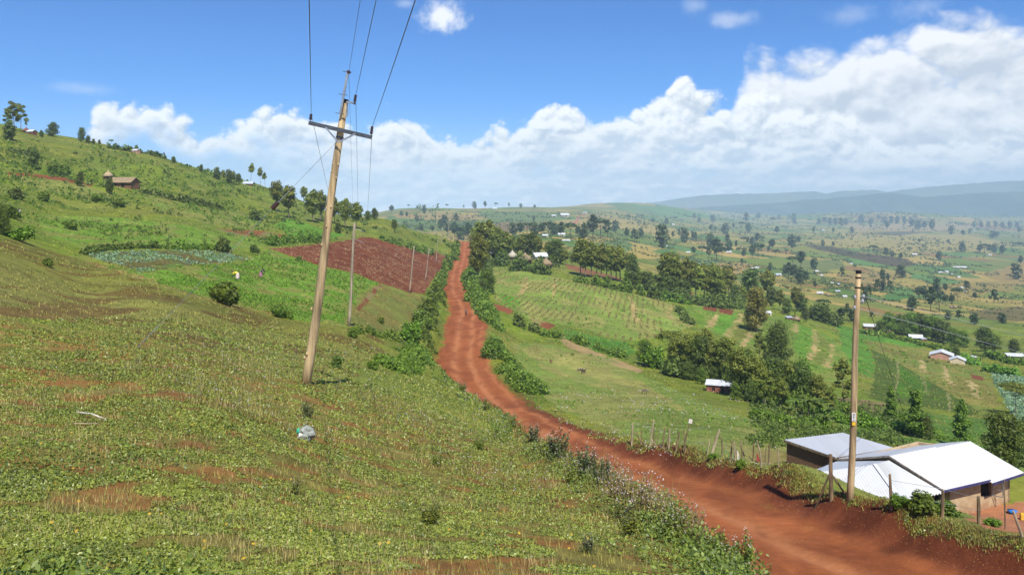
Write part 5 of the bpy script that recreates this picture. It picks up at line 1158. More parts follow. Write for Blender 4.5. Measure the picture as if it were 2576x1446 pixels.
# dry stalks lying in the ploughed field
r = np.random.default_rng(31); px = r.uniform(670, 1135, 9000); py = r.uniform(594, 742, 9000); P = gpv(px, py); P = P[~np.isnan(P[:, 0])]
iu = np.searchsorted(ucol, P[:, 0]/P[:, 1]); iv = np.searchsorted(Yrow, P[:, 1]); P = P[plough[iv, iu] & cover(P, 7., .47, 69)][:2300]; P[:, 2] += .05
sk = leaf_quads(P, unit(r.normal(size=(len(P), 3))*.35+np.array((0, -.3, 1))), 1.7*P[:, 1]/F*r.uniform(.5, 1.6, len(P)), r, 3.)
veg_stuff('stalks', [sk], 'dry stalks strewn over the ploughed field', 'crop residue', [leaf_mat('dry stalks', (.30, .20, .10), .3, hue=0, trans=.1)])

# stones and crumbs of earth on the road
r = np.random.default_rng(55); px = r.uniform(1090, 2640, 26000); py = r.uniform(640, 1480, 26000); P = gpv(px, py); P = P[~np.isnan(P[:, 0])]
iu = np.clip(np.searchsorted(ucol, P[:, 0]/P[:, 1]), 0, NU-1); iv = np.clip(np.searchsorted(Yrow, P[:, 1]), 0, NV-1); s_ = SD[iv, iu]; hw_ = HW[iv, iu]
P = P[(np.abs(s_) < hw_+1.2) & (P[:, 1] < 300) & ((r.random(len(P)) < .16) | (np.abs(s_) > hw_-.6))][:2400]
n_ = len(P); sz = np.maximum(.018, .65*P[:, 1]/804)*r.uniform(.4, 1.9, n_)
OCT = np.array([(1, 0, 0), (0, 1, 0), (-1, 0, 0), (0, -1, 0), (0, 0, .8), (0, 0, -.5)]); FT = np.array([(0, 1, 4), (1, 2, 4), (2, 3, 4), (3, 0, 4), (1, 0, 5), (2, 1, 5), (3, 2, 5), (0, 3, 5)])
V = (P[:, None]+OCT[None]*sz[:, None, None]*r.uniform(.6, 1.2, (n_, 6, 1))*.5); V[:, :, 2] += sz[:, None]*.2
M_STONE = leaf_mat('road stones', (.25, .105, .055), .55, hue=.04, trans=0., scale=3., rough=.9, spec=.1)
tag(link('stones', build_mesh('stones', V.reshape(-1, 3), [(FT[None]+6*np.arange(n_)[:, None, None]).reshape(-1, 3)], [M_STONE])), 'small stones and crumbs of earth scattered on the road', 'stones', kind='stuff')

def strip(P, px, py):
    iu = np.clip(np.searchsorted(ucol, P[:, 0]/P[:, 1]), 0, NU-1); iv = np.clip(np.searchsorted(Yrow, P[:, 1]), 0, NV-1); s = SD[iv, iu]-HW[iv, iu]; w = bwid[iv, iu]
    return (s > w-.45) & (s < w+1.1) & (P[:, 1] < 80)
P, r = scatter(36000, 1380, 2640, 1020, 1460, 61, strip)
gb_ = blades(P, r, 4, .05+.0008*P[:, 1]+.07*fbm(P[:, 0]/.8, P[:, 1]/.8, 2, 3), np.maximum(.006, .5*P[:, 1]/804), np.full(len(P), .08))
wb_ = tufts(P[::6], r, 6, np.maximum(.03, 1.5*P[::6, 1]/804), np.full(len(P[::6]), .10), np.full(len(P[::6]), .08))
veg_stuff('berm_grass', [gb_, wb_], 'tufted grass along the top of the right road bank', 'grass', [M_GRASSB, M_WEED])
# ---------------------------------------------------------------- materials of made things
M_WOOD = simple_mat('weathered pole wood', (.44, .325, .175), .85, .35, 7., .2, bump=.6, streak=(1, 1, .08))
M_WOODG = simple_mat('grey pole wood', (.36, .30, .21), .85, .3, 6., .2, streak=(1, 1, .08))
M_STICK = simple_mat('stick wood', (.24, .17, .10), .9, .35, 8., .15, streak=(1, 1, .2))
M_PALE = simple_mat('pale stick', (.40, .32, .21), .9, .25, 8., .15, streak=(1, 1, .2))
M_STEEL = simple_mat('galvanised steel', (.34, .37, .40), .45, .2, 5., .5, metal=.6)
M_DSTEEL = simple_mat('dark steel', (.075, .085, .095), .5, .25, 6., .5, metal=.3)
M_CERAM = simple_mat('brown porcelain', (.045, .020, .016), .25, .25, 6., .6)
M_WIRE = simple_mat('aluminium wire', (.10, .12, .15), .5, .1, 3., .4, metal=.2)
M_WIREL = simple_mat('bright wire', (.36, .37, .38), .5, .1, 3., .4)
M_BLACK = simple_mat('black paint', (.012, .012, .014), .6, .1)
M_WHITE = simple_mat('white paint', (.78, .78, .75), .6, .06)
M_YELLOW = simple_mat('yellow paint', (.75, .47, .03), .6, .1)
M_RED = simple_mat('red paint', (.42, .035, .03), .6, .1)
def tin_mat(name, base, rust=.25, pitch=.0, axis=(1, 0, 0), spec=.5):
    m, t, o = nt(name); b = NB(t); tc_ = b.n('ShaderNodeTexCoord'); v = tc_.outputs['Object']
    n1 = b.noise(v, .8, 5, .6); n2 = b.noise(v, 5., 4, .6)
    sep = b.n('ShaderNodeVectorMath', operation='DOT_PRODUCT'); b.l(v, sep.inputs[0]); sep.inputs[1].default_value = axis
    # whole sheets differ slightly in age
    wn = b.n('ShaderNodeTexWhiteNoise', noise_dimensions='1D'); b.l(b.math('FLOOR', b.math('MULTIPLY', sep.outputs['Value'], 1.25)), wn.inputs['W'])
    c = b.mix(b.math('MULTIPLY', b.math('SUBTRACT', wn.outputs['Value'], 0.), .35), base, tuple(x*.78 for x in base))
    c = b.mix(b.ramp(n1, .56, .74, 0, rust), c, (.30, .20, .14)); c = b.mix(b.ramp(n2, .58, .72, 0, rust*.6), c, tuple(x*.55 for x in base))
    p = b.n('ShaderNodeBsdfPrincipled'); b.l(c, p.inputs['Base Color']); p.inputs['Roughness'].default_value = .5; p.inputs['Metallic'].default_value = .12; p.inputs['Specular IOR Level'].default_value = spec
    b.l(p.outputs[0], o.inputs[0]); return m
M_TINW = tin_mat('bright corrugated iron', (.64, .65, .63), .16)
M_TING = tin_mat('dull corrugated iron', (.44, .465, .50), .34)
M_TINF = simple_mat('far roof iron', (.56, .58, .60), .5, .1, 1., .4)
M_TINB = simple_mat('blue grey roof iron', (.42, .47, .55), .5, .15, 1., .4)
M_THATCH = simple_mat('grey thatch', (.30, .225, .135), .95, .35, 4., .1)
M_MUD = simple_mat('red mud wall', (.21, .105, .060), .95, .3, 3., .1, bump=.5)
M_PINK = simple_mat('pink plaster', (.50, .28, .20), .9, .12, 2., .1)
M_CREAM = simple_mat('cream wall', (.62, .52, .36), .9, .12, 2., .1)
M_DOOR = simple_mat('dark opening', (.018, .014, .012), .9, .2)
M_FASCIA = simple_mat('dark blue fascia', (.055, .050, .16), .7, .2, 4.)
M_GREYB = simple_mat('grey board', (.34, .30, .26), .8, .25, 5.)
M_PLANK = simple_mat('old plank', (.20, .15, .11), .9, .35, 5., .15, streak=(1, .2, 1))
# tan plaster, splashed with red earth towards the ground
m_, t_, o_ = nt('tan mud plaster'); b = NB(t_); gg = b.n('ShaderNodeNewGeometry'); sp_ = b.n('ShaderNodeSeparateXYZ'); b.l(gg.outputs['Position'], sp_.inputs[0])
nn = b.noise(gg.outputs['Position'], 2.2, 5, .6)
cw = b.mix(b.ramp(nn, .35, .7), (.42, .30, .165), (.52, .39, .235))
cw = b.mix(b.ramp(b.math('ADD', sp_.outputs[2], b.math('MULTIPLY', b.math('SUBTRACT', nn, .5), .9)), -17.1, -16.2, .85, 0), cw, (.33, .15, .075))
pp = b.n('ShaderNodeBsdfPrincipled'); b.l(cw, pp.inputs['Base Color']); pp.inputs['Roughness'].default_value = .95; b.l(pp.outputs[0], o_.inputs[0]); M_TANW = m_
# wall of stacked mud lumps
m_, t_, o_ = nt('mud brick wall'); b = NB(t_); gg = b.n('ShaderNodeNewGeometry'); mp_ = b.n('ShaderNodeMapping'); b.l(gg.outputs['Position'], mp_.inputs[0]); mp_.inputs['Scale'].default_value = (3.6, 3.6, 7.)
vo_ = b.n('ShaderNodeTexVoronoi', feature='DISTANCE_TO_EDGE'); b.l(mp_.outputs[0], vo_.inputs['Vector']); vc_ = b.n('ShaderNodeTexVoronoi'); b.l(mp_.outputs[0], vc_.inputs['Vector'])
rc_ = b.n('ShaderNodeSeparateColor'); b.l(vc_.outputs['Color'], rc_.inputs[0])
cw = b.mix(rc_.outputs[0], (.24, .125, .062), (.40, .23, .12)); cw = b.mix(b.ramp(vo_.outputs['Distance'], .0, .10, .9, 0), cw, (.07, .038, .022))
pp = b.n('ShaderNodeBsdfPrincipled'); b.l(cw, pp.inputs['Base Color']); pp.inputs['Roughness'].default_value = .95
bb = b.n('ShaderNodeBump'); bb.inputs['Strength'].default_value = 1.; bb.inputs['Distance'].default_value = .08; b.l(b.ramp(vo_.outputs['Distance'], 0, .2), bb.inputs['Height']); b.l(bb.outputs[0], pp.inputs['Normal'])
b.l(pp.outputs[0], o_.inputs[0]); M_BRICK = m_

# ---------------------------------------------------------------- power line
def pole_shaft(base, top, r0, r1, n=9):
    b_ = Vector(base); t_ = Vector(top); P = []; R_ = []
    for k in range(n):
        f_ = k/(n-1); P.append(b_+(t_-b_)*f_+Vector((.05*math.sin(f_*6.), 0, 0))*(r0/.2)*math.sin(f_*3.14)); R_.append(r0+(r1-r0)*f_)
    m = MB(); m.tube(P, R_, 14); return m
def insulator(base, up, h, r):
    m = MB(); up = Vector(up).normalized(); P = []; R_ = []
    b_ = Vector(base)
    for k in range(13):
        f_ = k/12; P.append(b_+up*h*(.12+.88*f_)); R_.append(r*(1. if k % 2 else .66)*(1-.12*f_))
    m.tube(P, R_, 12); return m
Y1 = gp(765, 962).y
pb = gp(765, 962); TP1 = at(868.5, 251, Y1)
pole = empty('wooden_pole', pb, label='tall leaning wooden power pole with a dark steel crossarm on the grassy slope', cat='utility pole', group='wooden poles')
def kid(mb, name, mats, par, smooth=False):
    """part built in world coordinates, parented to an unrotated thing"""
    o = mb.build(name, mats, None, smooth); loc = par.location if par.parent is None else par.parent.location
    me = o.data; co = np.zeros(len(me.vertices)*3, np.float32); me.vertices.foreach_get('co', co); co = co.reshape(-1, 3)-np.array(par.location, np.float32)
    me.vertices.foreach_set('co', co.ravel()); me.update(); o.parent = par; return o
sh = pole_shaft(pb-Vector((0, 0, .5)), TP1, .156, .108)
r = random.Random(5)
for k in range(16):      # knots
    f_ = r.uniform(.08, .95); q = pb+(TP1-pb)*f_; a = r.uniform(3.6, 5.8); rr = .156-.048*f_
    q = q+Vector((math.cos(a)*rr*.93, math.sin(a)*rr*.93, 0)); sh.tube([q-Vector((0, 0, .06)), q, q+Vector((0, 0, .06))], [.015, .04, .015], 6)
kid(sh, 'shaft', M_WOOD, pole, True)
cap = MB(); cap.tube([TP1-Vector((.012, 0, .10)), TP1+Vector((.003, 0, .02))], [.114, .110], 14); kid(cap, 'cap', M_BLACK, pole)
YA = Y1-.24
ca, cb_ = at(776, 308, YA), at(936, 345, YA); arm = MB(); ax = (cb_-ca).normalized(); ay = Vector((0, 1, 0)); az_ = ax.cross(ay)
arm.box((ca+cb_)/2+az_*.0, ((cb_-ca).length, .012, .115), axes=[ax, ay, az_])
for s in (-1, 1): arm.box((ca+cb_)/2+az_*.0575*s+ay*.035, ((cb_-ca).length, .08, .012), axes=[ax, ay, az_])
kid(arm, 'crossarm', M_DSTEEL, pole)
for a, c in (((819, 320), (850, 356)), ((894, 336), (852, 357))):
    m = MB(); m.bar(at(*a, YA-.03), at(*c, YA-.03), .03, .055); kid(m, 'brace', M_STEEL, pole)
m = MB(); q = pb+(TP1-pb)*.865; ax0 = (TP1-pb).normalized(); m.tube([q-ax0*.05, q+ax0*.05], [.128, .128], 14); kid(m, 'clamp_band', M_DSTEEL, pole)
ms = MB(); ms.bar(at(856, 287, Y1-.2), at(875.5, 177, Y1-.2), .07, .07); kid(ms, 'mast', M_STEEL, pole)
for f_ in (.02, .45, .97):
    m = MB(); q = at(856, 287, Y1-.2).lerp(at(875.5, 177, Y1-.2), f_); m.bar(q+Vector((-.16, 0, .02)), q+Vector((.12, 0, -.02)), .02, .02); kid(m, 'bolt', M_DSTEEL, pole)
m = MB(); q = at(877.5, 181, Y1-.2); m.tube([q-Vector((0, .06, 0)), q+Vector((0, .06, 0))], .055, 10); kid(m, 'clamp', M_CERAM, pole)
m = MB(); m.bar(at(872, 256, Y1-.1), at(895, 260, Y1-.1), .06, .06); m.box(at(872.5, 276, Y1-.02), (.07, .1, .42)); kid(m, 'side_bracket', M_STEEL, pole)
INS = []
for (a, c) in (((780.5, 303), (783, 286)), ((892, 258), (895, 238)), ((933.5, 339), (936.5, 317))):
    b0 = at(*a, YA+.03); t0 = at(*c, YA+.03); im = insulator(b0, t0-b0, (t0-b0).length, .058); im.tube([b0-(t0-b0)*.25, b0+(t0-b0)*.2], .014, 6); kid(im, 'insulator', M_CERAM, pole, True); INS.append(t0)
# stay wire of the tall pole
sa = at(851, 352, Y1-.1); sg = gp(345, 874)
st = empty('stay_wire', sg, label='thin stay wire slanting from the tall leaning pole down to the left slope', cat='stay wire')
d = sa-sg; k0 = .66
m = MB(); m.tube([sg-d*.003, sg+d*.10], .012, 6); kid(m, 'anchor_rod', M_STEEL, st)
m = MB(); m.tube([sg+d*.10, sg+d*.35, sg+d*k0], .0055, 5); m.tube([sg+d*(k0+.03), sa], .008, 5); kid(m, 'wire', M_STEEL, st)
kid(insulator(sg+d*(k0-.006), d, d.length*.036, .095), 'strain_insulator', M_CERAM, st, True)
# the smaller poles of the line along the road
small = [((877, 817), (892, 560), 'pale wooden pole standing by the bean field right of the tall leaning pole', 10., 0), ((1029.5, 734), (1042, 618), 'first pole with a small crossarm at the lower corner of the ploughed field', 9.5, 1), ((1069.5, 701), (1080, 622), 'thin pole between the two others in front of the ploughed field', 9.5, 1), ((1096.5, 658), (1102, 597), 'pole at the right end of the ploughed field', 9.5, 0),
         ((1110, 618), (1113, 570), 'faint thin pole on the grassy nose left of the road crest', 9.5, 1), ((1095, 588), (1099, 545), 'thin pole left of the faint one beyond the grassy nose', 9.5, 1), ((1126.5, 592), (1129.5, 546), 'tall thin pole beyond the nose just left of the road crest', 9.5, 0), ((1187, 598), (1188, 582), 'short-looking pole top right of the road crest', 9., 0)]
LINE = []
for i, (bp_, tp_, lab, hh, arm_) in enumerate(small):
    if i == 0: q = gp(*bp_); Yp = q.y
    elif i < 4: q = gp(*bp_); Yp = q.y
    else: Yp = hh*F/(bp_[1]-tp_[1]); q = gY(bp_[0], Yp)
    t0 = at(*tp_, Yp); e = empty('wooden_pole', q, label=lab, cat='utility pole', group='wooden poles')
    rr = .16 if i == 0 else max(.15, .95*Yp/F); kid(pole_shaft(q-Vector((0, 0, .6)), t0, rr, rr*.7, 7), 'shaft', M_WOODG, e, True)
    m = MB()
    if arm_: m.bar(t0+Vector((-.9, 0, -1.2)), t0+Vector((.9, 0, -1.35)), .09, .09); kid(m, 'crossarm', M_DSTEEL, e)
    else:
        for z in (.55, 1.6): m.bar(t0+Vector((.05, 0, -z)), t0+Vector((.9, .2, -z-.35)), .03, .03)
        kid(m, 'wire_brackets', M_WIREL, e)
    LINE.append((q, t0))
# conductors of the tall pole: from over the camera to the pole and on down the line
def wire(name, pts, rad, sag, label, mat, group=None, cat='wire'):
    o = empty(name, pts[0], label=label, cat=cat, group=group) if False else None
    m = MB()
    for a, c in zip(pts[:-1], pts[1:]):
        a = Vector(a); c = Vector(c); L = (c-a).length; P = []
        for k in range(13):
            f_ = k/12; P.append(a.lerp(c, f_)-Vector((0, 0, sag*4*f_*(1-f_)*(L/40)**2)))
        m.tube(P, rad, 5)
    o = m.build(name, mat); return tag(o, label, cat, group)
G = 'conductors of the tall pole'
def over(px_top, p):
    """far end beyond the camera of a conductor that leaves the view at px_top"""
    u = (px_top-CX)/F; y = p.z/(HY/F); d = Vector((u*y-p.x, y-p.y, 0)); return p+d*(55/d.length)+Vector((0, 0, .4))
tops = [(INS[0], 778, (859, 505), 'leftmost overhead conductor from the left insulator of the tall pole'), (at(877.5, 181, Y1-.2), 905, (891, 512), 'thin overhead wire at the mast tip of the tall pole'), (INS[1], 944, (903, 515), 'overhead conductor at the middle insulator of the tall pole'), (INS[2], 1040, (918, 537), 'rightmost overhead conductor from the right insulator of the tall pole')]
for i, (p, pt, (ex, ey), lab) in enumerate(tops):
    far = at(ex, ey+12, 250)
    wire('overhead_wire', [over(pt, p), p, far], .0078 if i != 1 else .006, .12, lab, M_WIRE, G)
# low-voltage pole at the right
q = gp(2137, 1256); YP = q.y; t0 = at(2160, 680, YP)
lv = empty('wooden_pole', q, label='bare round wooden pole with two small plates in front of the white farmhouse roof', cat='utility pole', group='wooden poles')
s_ = pole_shaft(q-Vector((0, 0, .5)), t0, .124, .092); kid(s_, 'shaft', M_WOOD, lv, True)
m = MB(); axl = (t0-q).normalized()
for py in (697, 722): c0 = q.lerp(t0, (1256-py)/(1256-680)); m.tube([c0-axl*.025, c0+axl*.025], .103, 14)
kid(m, 'band', M_BLACK, lv)
m = MB(); m.tube([t0-axl*.10, t0+axl*.015], .098, 14); kid(m, 'cap', M_BLACK, lv)
for px, py in ((2151, 746), (2172, 744), (2150, 772), (2170, 756)):
    c0 = at(px, py, YP-.02); c1_ = q.lerp(t0, (1256-py)/(1256-680)); m = MB(); m.bar(c1_, c0, .025, .025); m.tube([c0-Vector((0, 0, .07)), c0, c0+Vector((0, 0, .07))], [.035, .055, .035], 8); kid(m, 'insulator', M_WIREL, lv)
c0 = q.lerp(t0, (1256-1045)/(1256-680.)); m = MB(); yf = c0.y-.122
plate = MB(); plate.box((c0.x-.02, yf, c0.z), (.125, .012, .30)); po = kid(plate, 'number_plate', M_WHITE, lv)
m = MB()
for dz in (.09, .0):       # two cross-shaped marks and a ring, as on the plate
    m.bar((c0.x-.055, yf-.010, c0.z+dz+.035), (c0.x+.015, yf-.010, c0.z+dz-.035), .004, .016); m.bar((c0.x+.015, yf-.0125, c0.z+dz+.035), (c0.x-.055, yf-.0125, c0.z+dz-.035), .004, .016)
for k in range(8):
    a0, a1 = k*math.pi/4, (k+1)*math.pi/4; m.bar((c0.x-.02+.03*math.cos(a0), yf-.010, c0.z-.10+.03*math.sin(a0)), (c0.x-.02+.03*math.cos(a1), yf-.010, c0.z-.10+.03*math.sin(a1)), .004, .012)
mo = m.build('plate_marks', M_BLACK); mo.parent = po; mo.matrix_parent_inverse = Matrix.Translation(-Vector(lv.location))
plate = MB(); plate.box((c0.x-.02, yf, c0.z-.245), (.115, .012, .12)); kid(plate, 'warning_plate', M_YELLOW, lv)
wire('service_wire', [at(2172, 744, YP), at(2760, 888, 95)], .010, .0, 'upper service wire from the bare pole to the right edge', M_WIREL, 'service wires')
wire('service_wire', [at(2151, 772, YP), at(2760, 936, 95)], .010, .0, 'lower service wire from the bare pole to the right edge', M_WIREL, 'service wires')
sg = gp(2294, 1104); st = empty('stay_wire', sg, label='dark stay wire with a small weight behind the bare right-hand pole', cat='stay wire'); sa = at(2166, 712, YP); d = sa-sg
m = MB(); m.tube([sg, sg+d*.52], .014, 5); m.tube([sg+d*.54, sa], .014, 5); kid(m, 'wire', M_DSTEEL, st); kid(insulator(sg+d*.52, d, .30, .08), 'strain_insulator', M_CERAM, st, True)

# ---------------------------------------------------------------- farmhouse
def corr(mb, a, b_, c, d, th=.03, pitch=.21, amp=.034):
    """corrugated sheet on the quad a-b (upper edge) c-d (lower edge, c under b); ribs run from the upper to the lower edge"""
    a, b_, c, d = map(Vector, (a, b_, c, d)); n = (b_-a).cross(d-a).normalized(); n = -n if n.z < 0 else n
    L = max((b_-a).length, (c-d).length); k = max(2, int(L/pitch*2)); V = []; Q = []
    for i in range(k+1):
        f_ = i/k; o = n*(amp if i % 2 else -amp)
        V += [a.lerp(b_, f_)+o, d.lerp(c, f_)+o, a.lerp(b_, f_)+o-n*th, d.lerp(c, f_)+o-n*th]
    for i in range(k):
        j = i*4; Q += [(j, j+1, j+5, j+4), (j+3, j+2, j+6, j+7), (j+1, j+3, j+7, j+5), (j+2, j, j+4, j+6)]
    Q += [(0, 2, 3, 1), (k*4, k*4+1, k*4+3, k*4+2)]
    mb.add(V, Q)
def wallq(mb, p, q, ztop0, ztop1, zbot, th, inw):
    """wall from p to q, its outer face on the line"""
    p = Vector((p[0], p[1], 0)); q = Vector((q[0], q[1], 0)); i_ = Vector((inw[0], inw[1], 0)).normalized()*th
    V = [p+Vector((0, 0, zbot)), q+Vector((0, 0, zbot)), q+Vector((0, 0, ztop1)), p+Vector((0, 0, ztop0))]; V += [v+i_ for v in V]
    mb.add(V, [(0, 1, 2, 3), (7, 6, 5, 4), (0, 4, 5, 1), (1, 5, 6, 2), (2, 6, 7, 3), (3, 7, 4, 0)])
ZE = -15.0
L_, E_ = at(2108.5, 1153, 47.1), at(2374.8, 1231, 42.); RV = Vector((5.75, 2.75, 0)); GM = (L_+E_)/2; PK = GM+Vector((0, 0, 1.0))
PK = at(2237.8, 1145.4, GM.y)
main = empty('farmhouse', Vector((24, 45, -17)), label='low tan plastered farmhouse with a bright white gabled iron roof below the road', cat='house')
rf = MB()
F1 = .60
g_out = -Vector((.88, .42, 0))*.05
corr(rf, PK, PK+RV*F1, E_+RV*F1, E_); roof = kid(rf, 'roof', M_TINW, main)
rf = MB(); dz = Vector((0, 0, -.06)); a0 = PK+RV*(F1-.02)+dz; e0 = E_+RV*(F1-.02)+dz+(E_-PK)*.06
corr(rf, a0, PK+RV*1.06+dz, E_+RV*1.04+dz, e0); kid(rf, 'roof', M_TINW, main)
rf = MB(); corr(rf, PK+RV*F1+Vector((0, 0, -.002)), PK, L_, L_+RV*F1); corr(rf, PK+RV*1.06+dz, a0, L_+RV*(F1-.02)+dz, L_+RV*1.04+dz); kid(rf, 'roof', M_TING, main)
m = MB(); m.bar(PK+g_out+Vector((0, 0, -.02)), E_+g_out+Vector((0, 0, -.04)), .05, .10); m.bar(PK+g_out+Vector((0, 0, -.02)), L_+g_out+Vector((0, 0, -.04)), .05, .10); kid(m, 'bargeboard', M_GREYB, main)
m = MB(); dd = RV.normalized(); m.bar(E_+Vector((0, 0, -.08)), E_+RV*F1+Vector((0, 0, -.08)), .04, .12); m.bar(e0+Vector((0, 0, -.08)), E_+RV*1.04+dz+Vector((0, 0, -.08)), .04, .12); kid(m, 'eaves_board', M_FASCIA, main)
m = MB(); inn = (L_-E_).normalized(); wz = -17.3
c0 = E_+inn*.45+dd*1.15; c1_ = E_+RV*.97+inn*.45; c2_ = L_+RV*.97-inn*.45; c3_ = L_-inn*.35+dd*.3; c4_ = E_+inn*.45+dd*.35
zt = lambda p: -15.02+.0*p.x
def zr_(p):   # underside of the roof over a point
    w = (p-E_).dot(inn)/(L_-E_).length; return -15.06+(PK.z-E_.z)*(1-abs(2*w-1))
def wall2(p, q, thick=.2, side=None): wallq(m, p, q, zr_(p), zr_(q), wz, thick, side)
# right wall with a window opening: built in pieces round it
wa = c0.lerp(c1_, .50); wb = c0.lerp(c1_, .68)
wall2(c0, wa, side=inn); wall2(wb, c1_, side=inn)
wallq(m, wa, wb, -16.1, -16.1, wz, .2, inn); wallq(m, wa, wb, zr_(wa), zr_(wb), -15.34, .2, inn)
wall2(c1_, c1_.lerp(c2_, .5), side=-dd); wall2(c1_.lerp(c2_, .5), c2_, side=-dd); wall2(c2_, c3_, side=-inn)
md = c3_.lerp(c4_, .5); wall2(c3_, md, side=dd); ax_ = md.lerp(c4_, .55); wall2(md, ax_, side=dd)
# recessed porch by the doorway at the near corner
pi_ = ax_+dd*.95; wallq(m, ax_, pi_, -15., -15., wz, .2, inn); po_ = c0+inn*.0
wallq(m, pi_, c0+inn*.2, -15., -15., wz, .2, dd)
kid(m, 'wall', M_TANW, main)
m = MB(); dr0 = pi_.lerp(c0+inn*.2, .35)-dd*.02; dr1 = pi_.lerp(c0+inn*.2, .85)-dd*.02; wallq(m, dr0, dr1, -15.35, -15.35, -17., .03, dd); kid(m, 'door', M_DOOR, main)
m = MB(); m.tube([Vector((E_.x, E_.y, -17.1))+inn*.35+dd*.2, Vector((E_.x, E_.y, -15.1))+inn*.35+dd*.2], .06, 7); kid(m, 'porch_post', M_STICK, main)
m = MB(); cmid = wa.lerp(wb, .5)+inn*.1
for p_, q_ in ((wa, wb),):
    a_ = Vector((wa.x, wa.y, -16.1)); b2 = Vector((wb.x, wb.y, -16.1)); up = Vector((0, 0, .76))
    for s0, s1 in ((a_, a_+up), (b2, b2+up), (a_+up, b2+up), (a_, b2)): m.bar(s0+inn*.05, s1+inn*.05, .06, .06)
wf = kid(m, 'window', M_PLANK, main)
m = MB(); a_ = Vector((wa.x, wa.y, -16.08))+inn*.14; b2 = Vector((wb.x, wb.y, -16.08))+inn*.14; m.slab([a_, b2, b2+Vector((0, 0, .72)), a_+Vector((0, 0, .72))], .02, n=-inn); kid(m, 'window_pane', M_DOOR, main)
m = MB(); h0 = b2-inn*.2; out_ = (-inn*.8+dd*.25).normalized()*.5
for s0, s1 in ((h0, h0+Vector((0, 0, .7))), (h0+out_, h0+out_+Vector((0, 0, .7))), (h0, h0+out_), (h0+Vector((0, 0, .7)), h0+out_+Vector((0, 0, .7))), (h0+Vector((0, 0, .35)), h0+out_+Vector((0, 0, .35)))): m.bar(s0, s1, .035, .035)
kid(m, 'shutter', M_STEEL, main)
# hipped front roof
fa = at(2016, 1191.5, 43.9); fb = at(2269.8, 1262, 39.6); fc = at(2375, 1238, 41.3); fh = at(2200.7, 1166.5, 43.2); fe = at(2236, 1157.5, 44.0); fg = at(2096, 1163, 45.6)
ext = empty('lean_to', Vector((19.3, 42.3, -17)), label='low hipped white iron roof built against the front of the tan farmhouse', cat='outbuilding')
rf = MB(); corr(rf, fa+Vector((0, 0, .0)), fh, fh.lerp(fb, .999), fb); 
V_ = rf.V[:]; rf = MB()
# triangular sheet a-h-b: ribs parallel to the fall line
def corr_tri(mb, apex0, apex1, low0, low1, steps, amp=.022, th=.03):
    """ribbed sheet between the edge low0-low1 and the upper polyline apex0-apex1"""
    corr(mb, apex0, apex1, low1, low0, th, (low1-low0).length*2/steps, amp)
corr_tri(rf, fa.lerp(fh, .06), fh, fa, fb, 56, .05); kid(rf, 'roof', M_TINW, ext)
rf = MB(); corr_tri(rf, fh+Vector((0, 0, .012)), fe+Vector((0, 0, .012)), fb+Vector((0, 0, .012)), fc+Vector((0, 0, .012)), 26, .04); kid(rf, 'roof', M_TINW, ext)
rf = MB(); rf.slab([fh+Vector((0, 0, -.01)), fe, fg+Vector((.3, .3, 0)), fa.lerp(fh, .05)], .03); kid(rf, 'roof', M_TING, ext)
m = MB(); m.bar(fh+Vector((0, 0, .035)), fb+Vector((0, 0, .035)), .22, .02); kid(m, 'hip_flashing', M_TINW, ext)
m = MB(); ins = .28
wa_, wb_, wc_ = fa+Vector((.5, .25, 0)), fb+Vector((.05, .5, 0)), fc+Vector((-.35, .25, 0)); zt_ = fa.z-.08
cen = Vector((20, 44, 0))
for p_, q_ in ((wa_, wb_), (wb_, wc_)): wallq(m, p_, q_, min(p_.z, q_.z)-.06, min(p_.z, q_.z)-.06, -17.4, .2, (cen-(p_+q_)/2).to_2d())
kid(m, 'wall', M_MUD, ext)
# mud brick shed
A_, B_, C_, D_ = at(1971.5, 1104.4, 51.5), at(2121, 1086.5, 53.), at(2252, 1125, 50.), at(2101, 1149, 48.)
shed = empty('mud_brick_shed', Vector((19.5, 50.5, -17)), label='dark mud brick shed with a flat grey iron roof at the road side', cat='shed')
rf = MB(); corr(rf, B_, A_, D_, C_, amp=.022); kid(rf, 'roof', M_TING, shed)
m = MB(); 
for a0, b0 in ((A_, D_),): m.bar(a0+Vector((0, 0, -.09)), b0+Vector((0, 0, -.09)), .05, .10)
m.bar(D_+Vector((0, 0, -.09)), C_+Vector((0, 0, -.09)), .05, .10); kid(m, 'eaves_pole', M_STICK, shed)
m = MB(); cen = (A_+B_+C_+D_)/4
ins_ = [p.lerp(cen, .055) for p in (A_, B_, C_, D_)]
for i in range(4):
    p_, q_ = ins_[i], ins_[(i+1) % 4]; wallq(m, p_, q_, p_.z-.05, q_.z-.05, -17.9, .22, (cen-(p_+q_)/2).to_2d())
kid(m, 'wall', M_BRICK, shed)

# ---------------------------------------------------------------- fence posts and sticks
def stick(name, bx, by, tx, ty, rpx, label, mat=M_STICK, group=None, bend=0., sub=None):
    q = gp(bx, by); t0 = at(tx, ty, q.y); m = MB(); e = (t0-q); L = e.length; rad = rpx*(1.05 if 'stake' in name else .9)*q.y/F; mid = q+e*.5+Vector((bend*L, 0, 0))
    m.tube([q-e.normalized()*.25, mid, t0], [rad*1.1, rad, rad*.75], 7); o = m.build(name, mat); me = o.data
    co = np.zeros(len(me.vertices)*3, np.float32); me.vertices.foreach_get('co', co); me.vertices.foreach_set('co', (co.reshape(-1, 3)-np.array(q, np.float32)).ravel()); me.update(); o.location = q
    return tag(o, label, 'fence post', group)
GF = 'posts along the farmhouse bank'
bp0 = gp(2092, 1256); e = empty('fence_post', bp0, label='corner fence post with two props left of the bare pole', cat='fence post', group=GF)
m = MB(); m.tube([bp0-Vector((0, 0, .3)), at(2089, 1141, bp0.y)], [.075, .065], 8); kid(m, 'post', M_STICK, e)
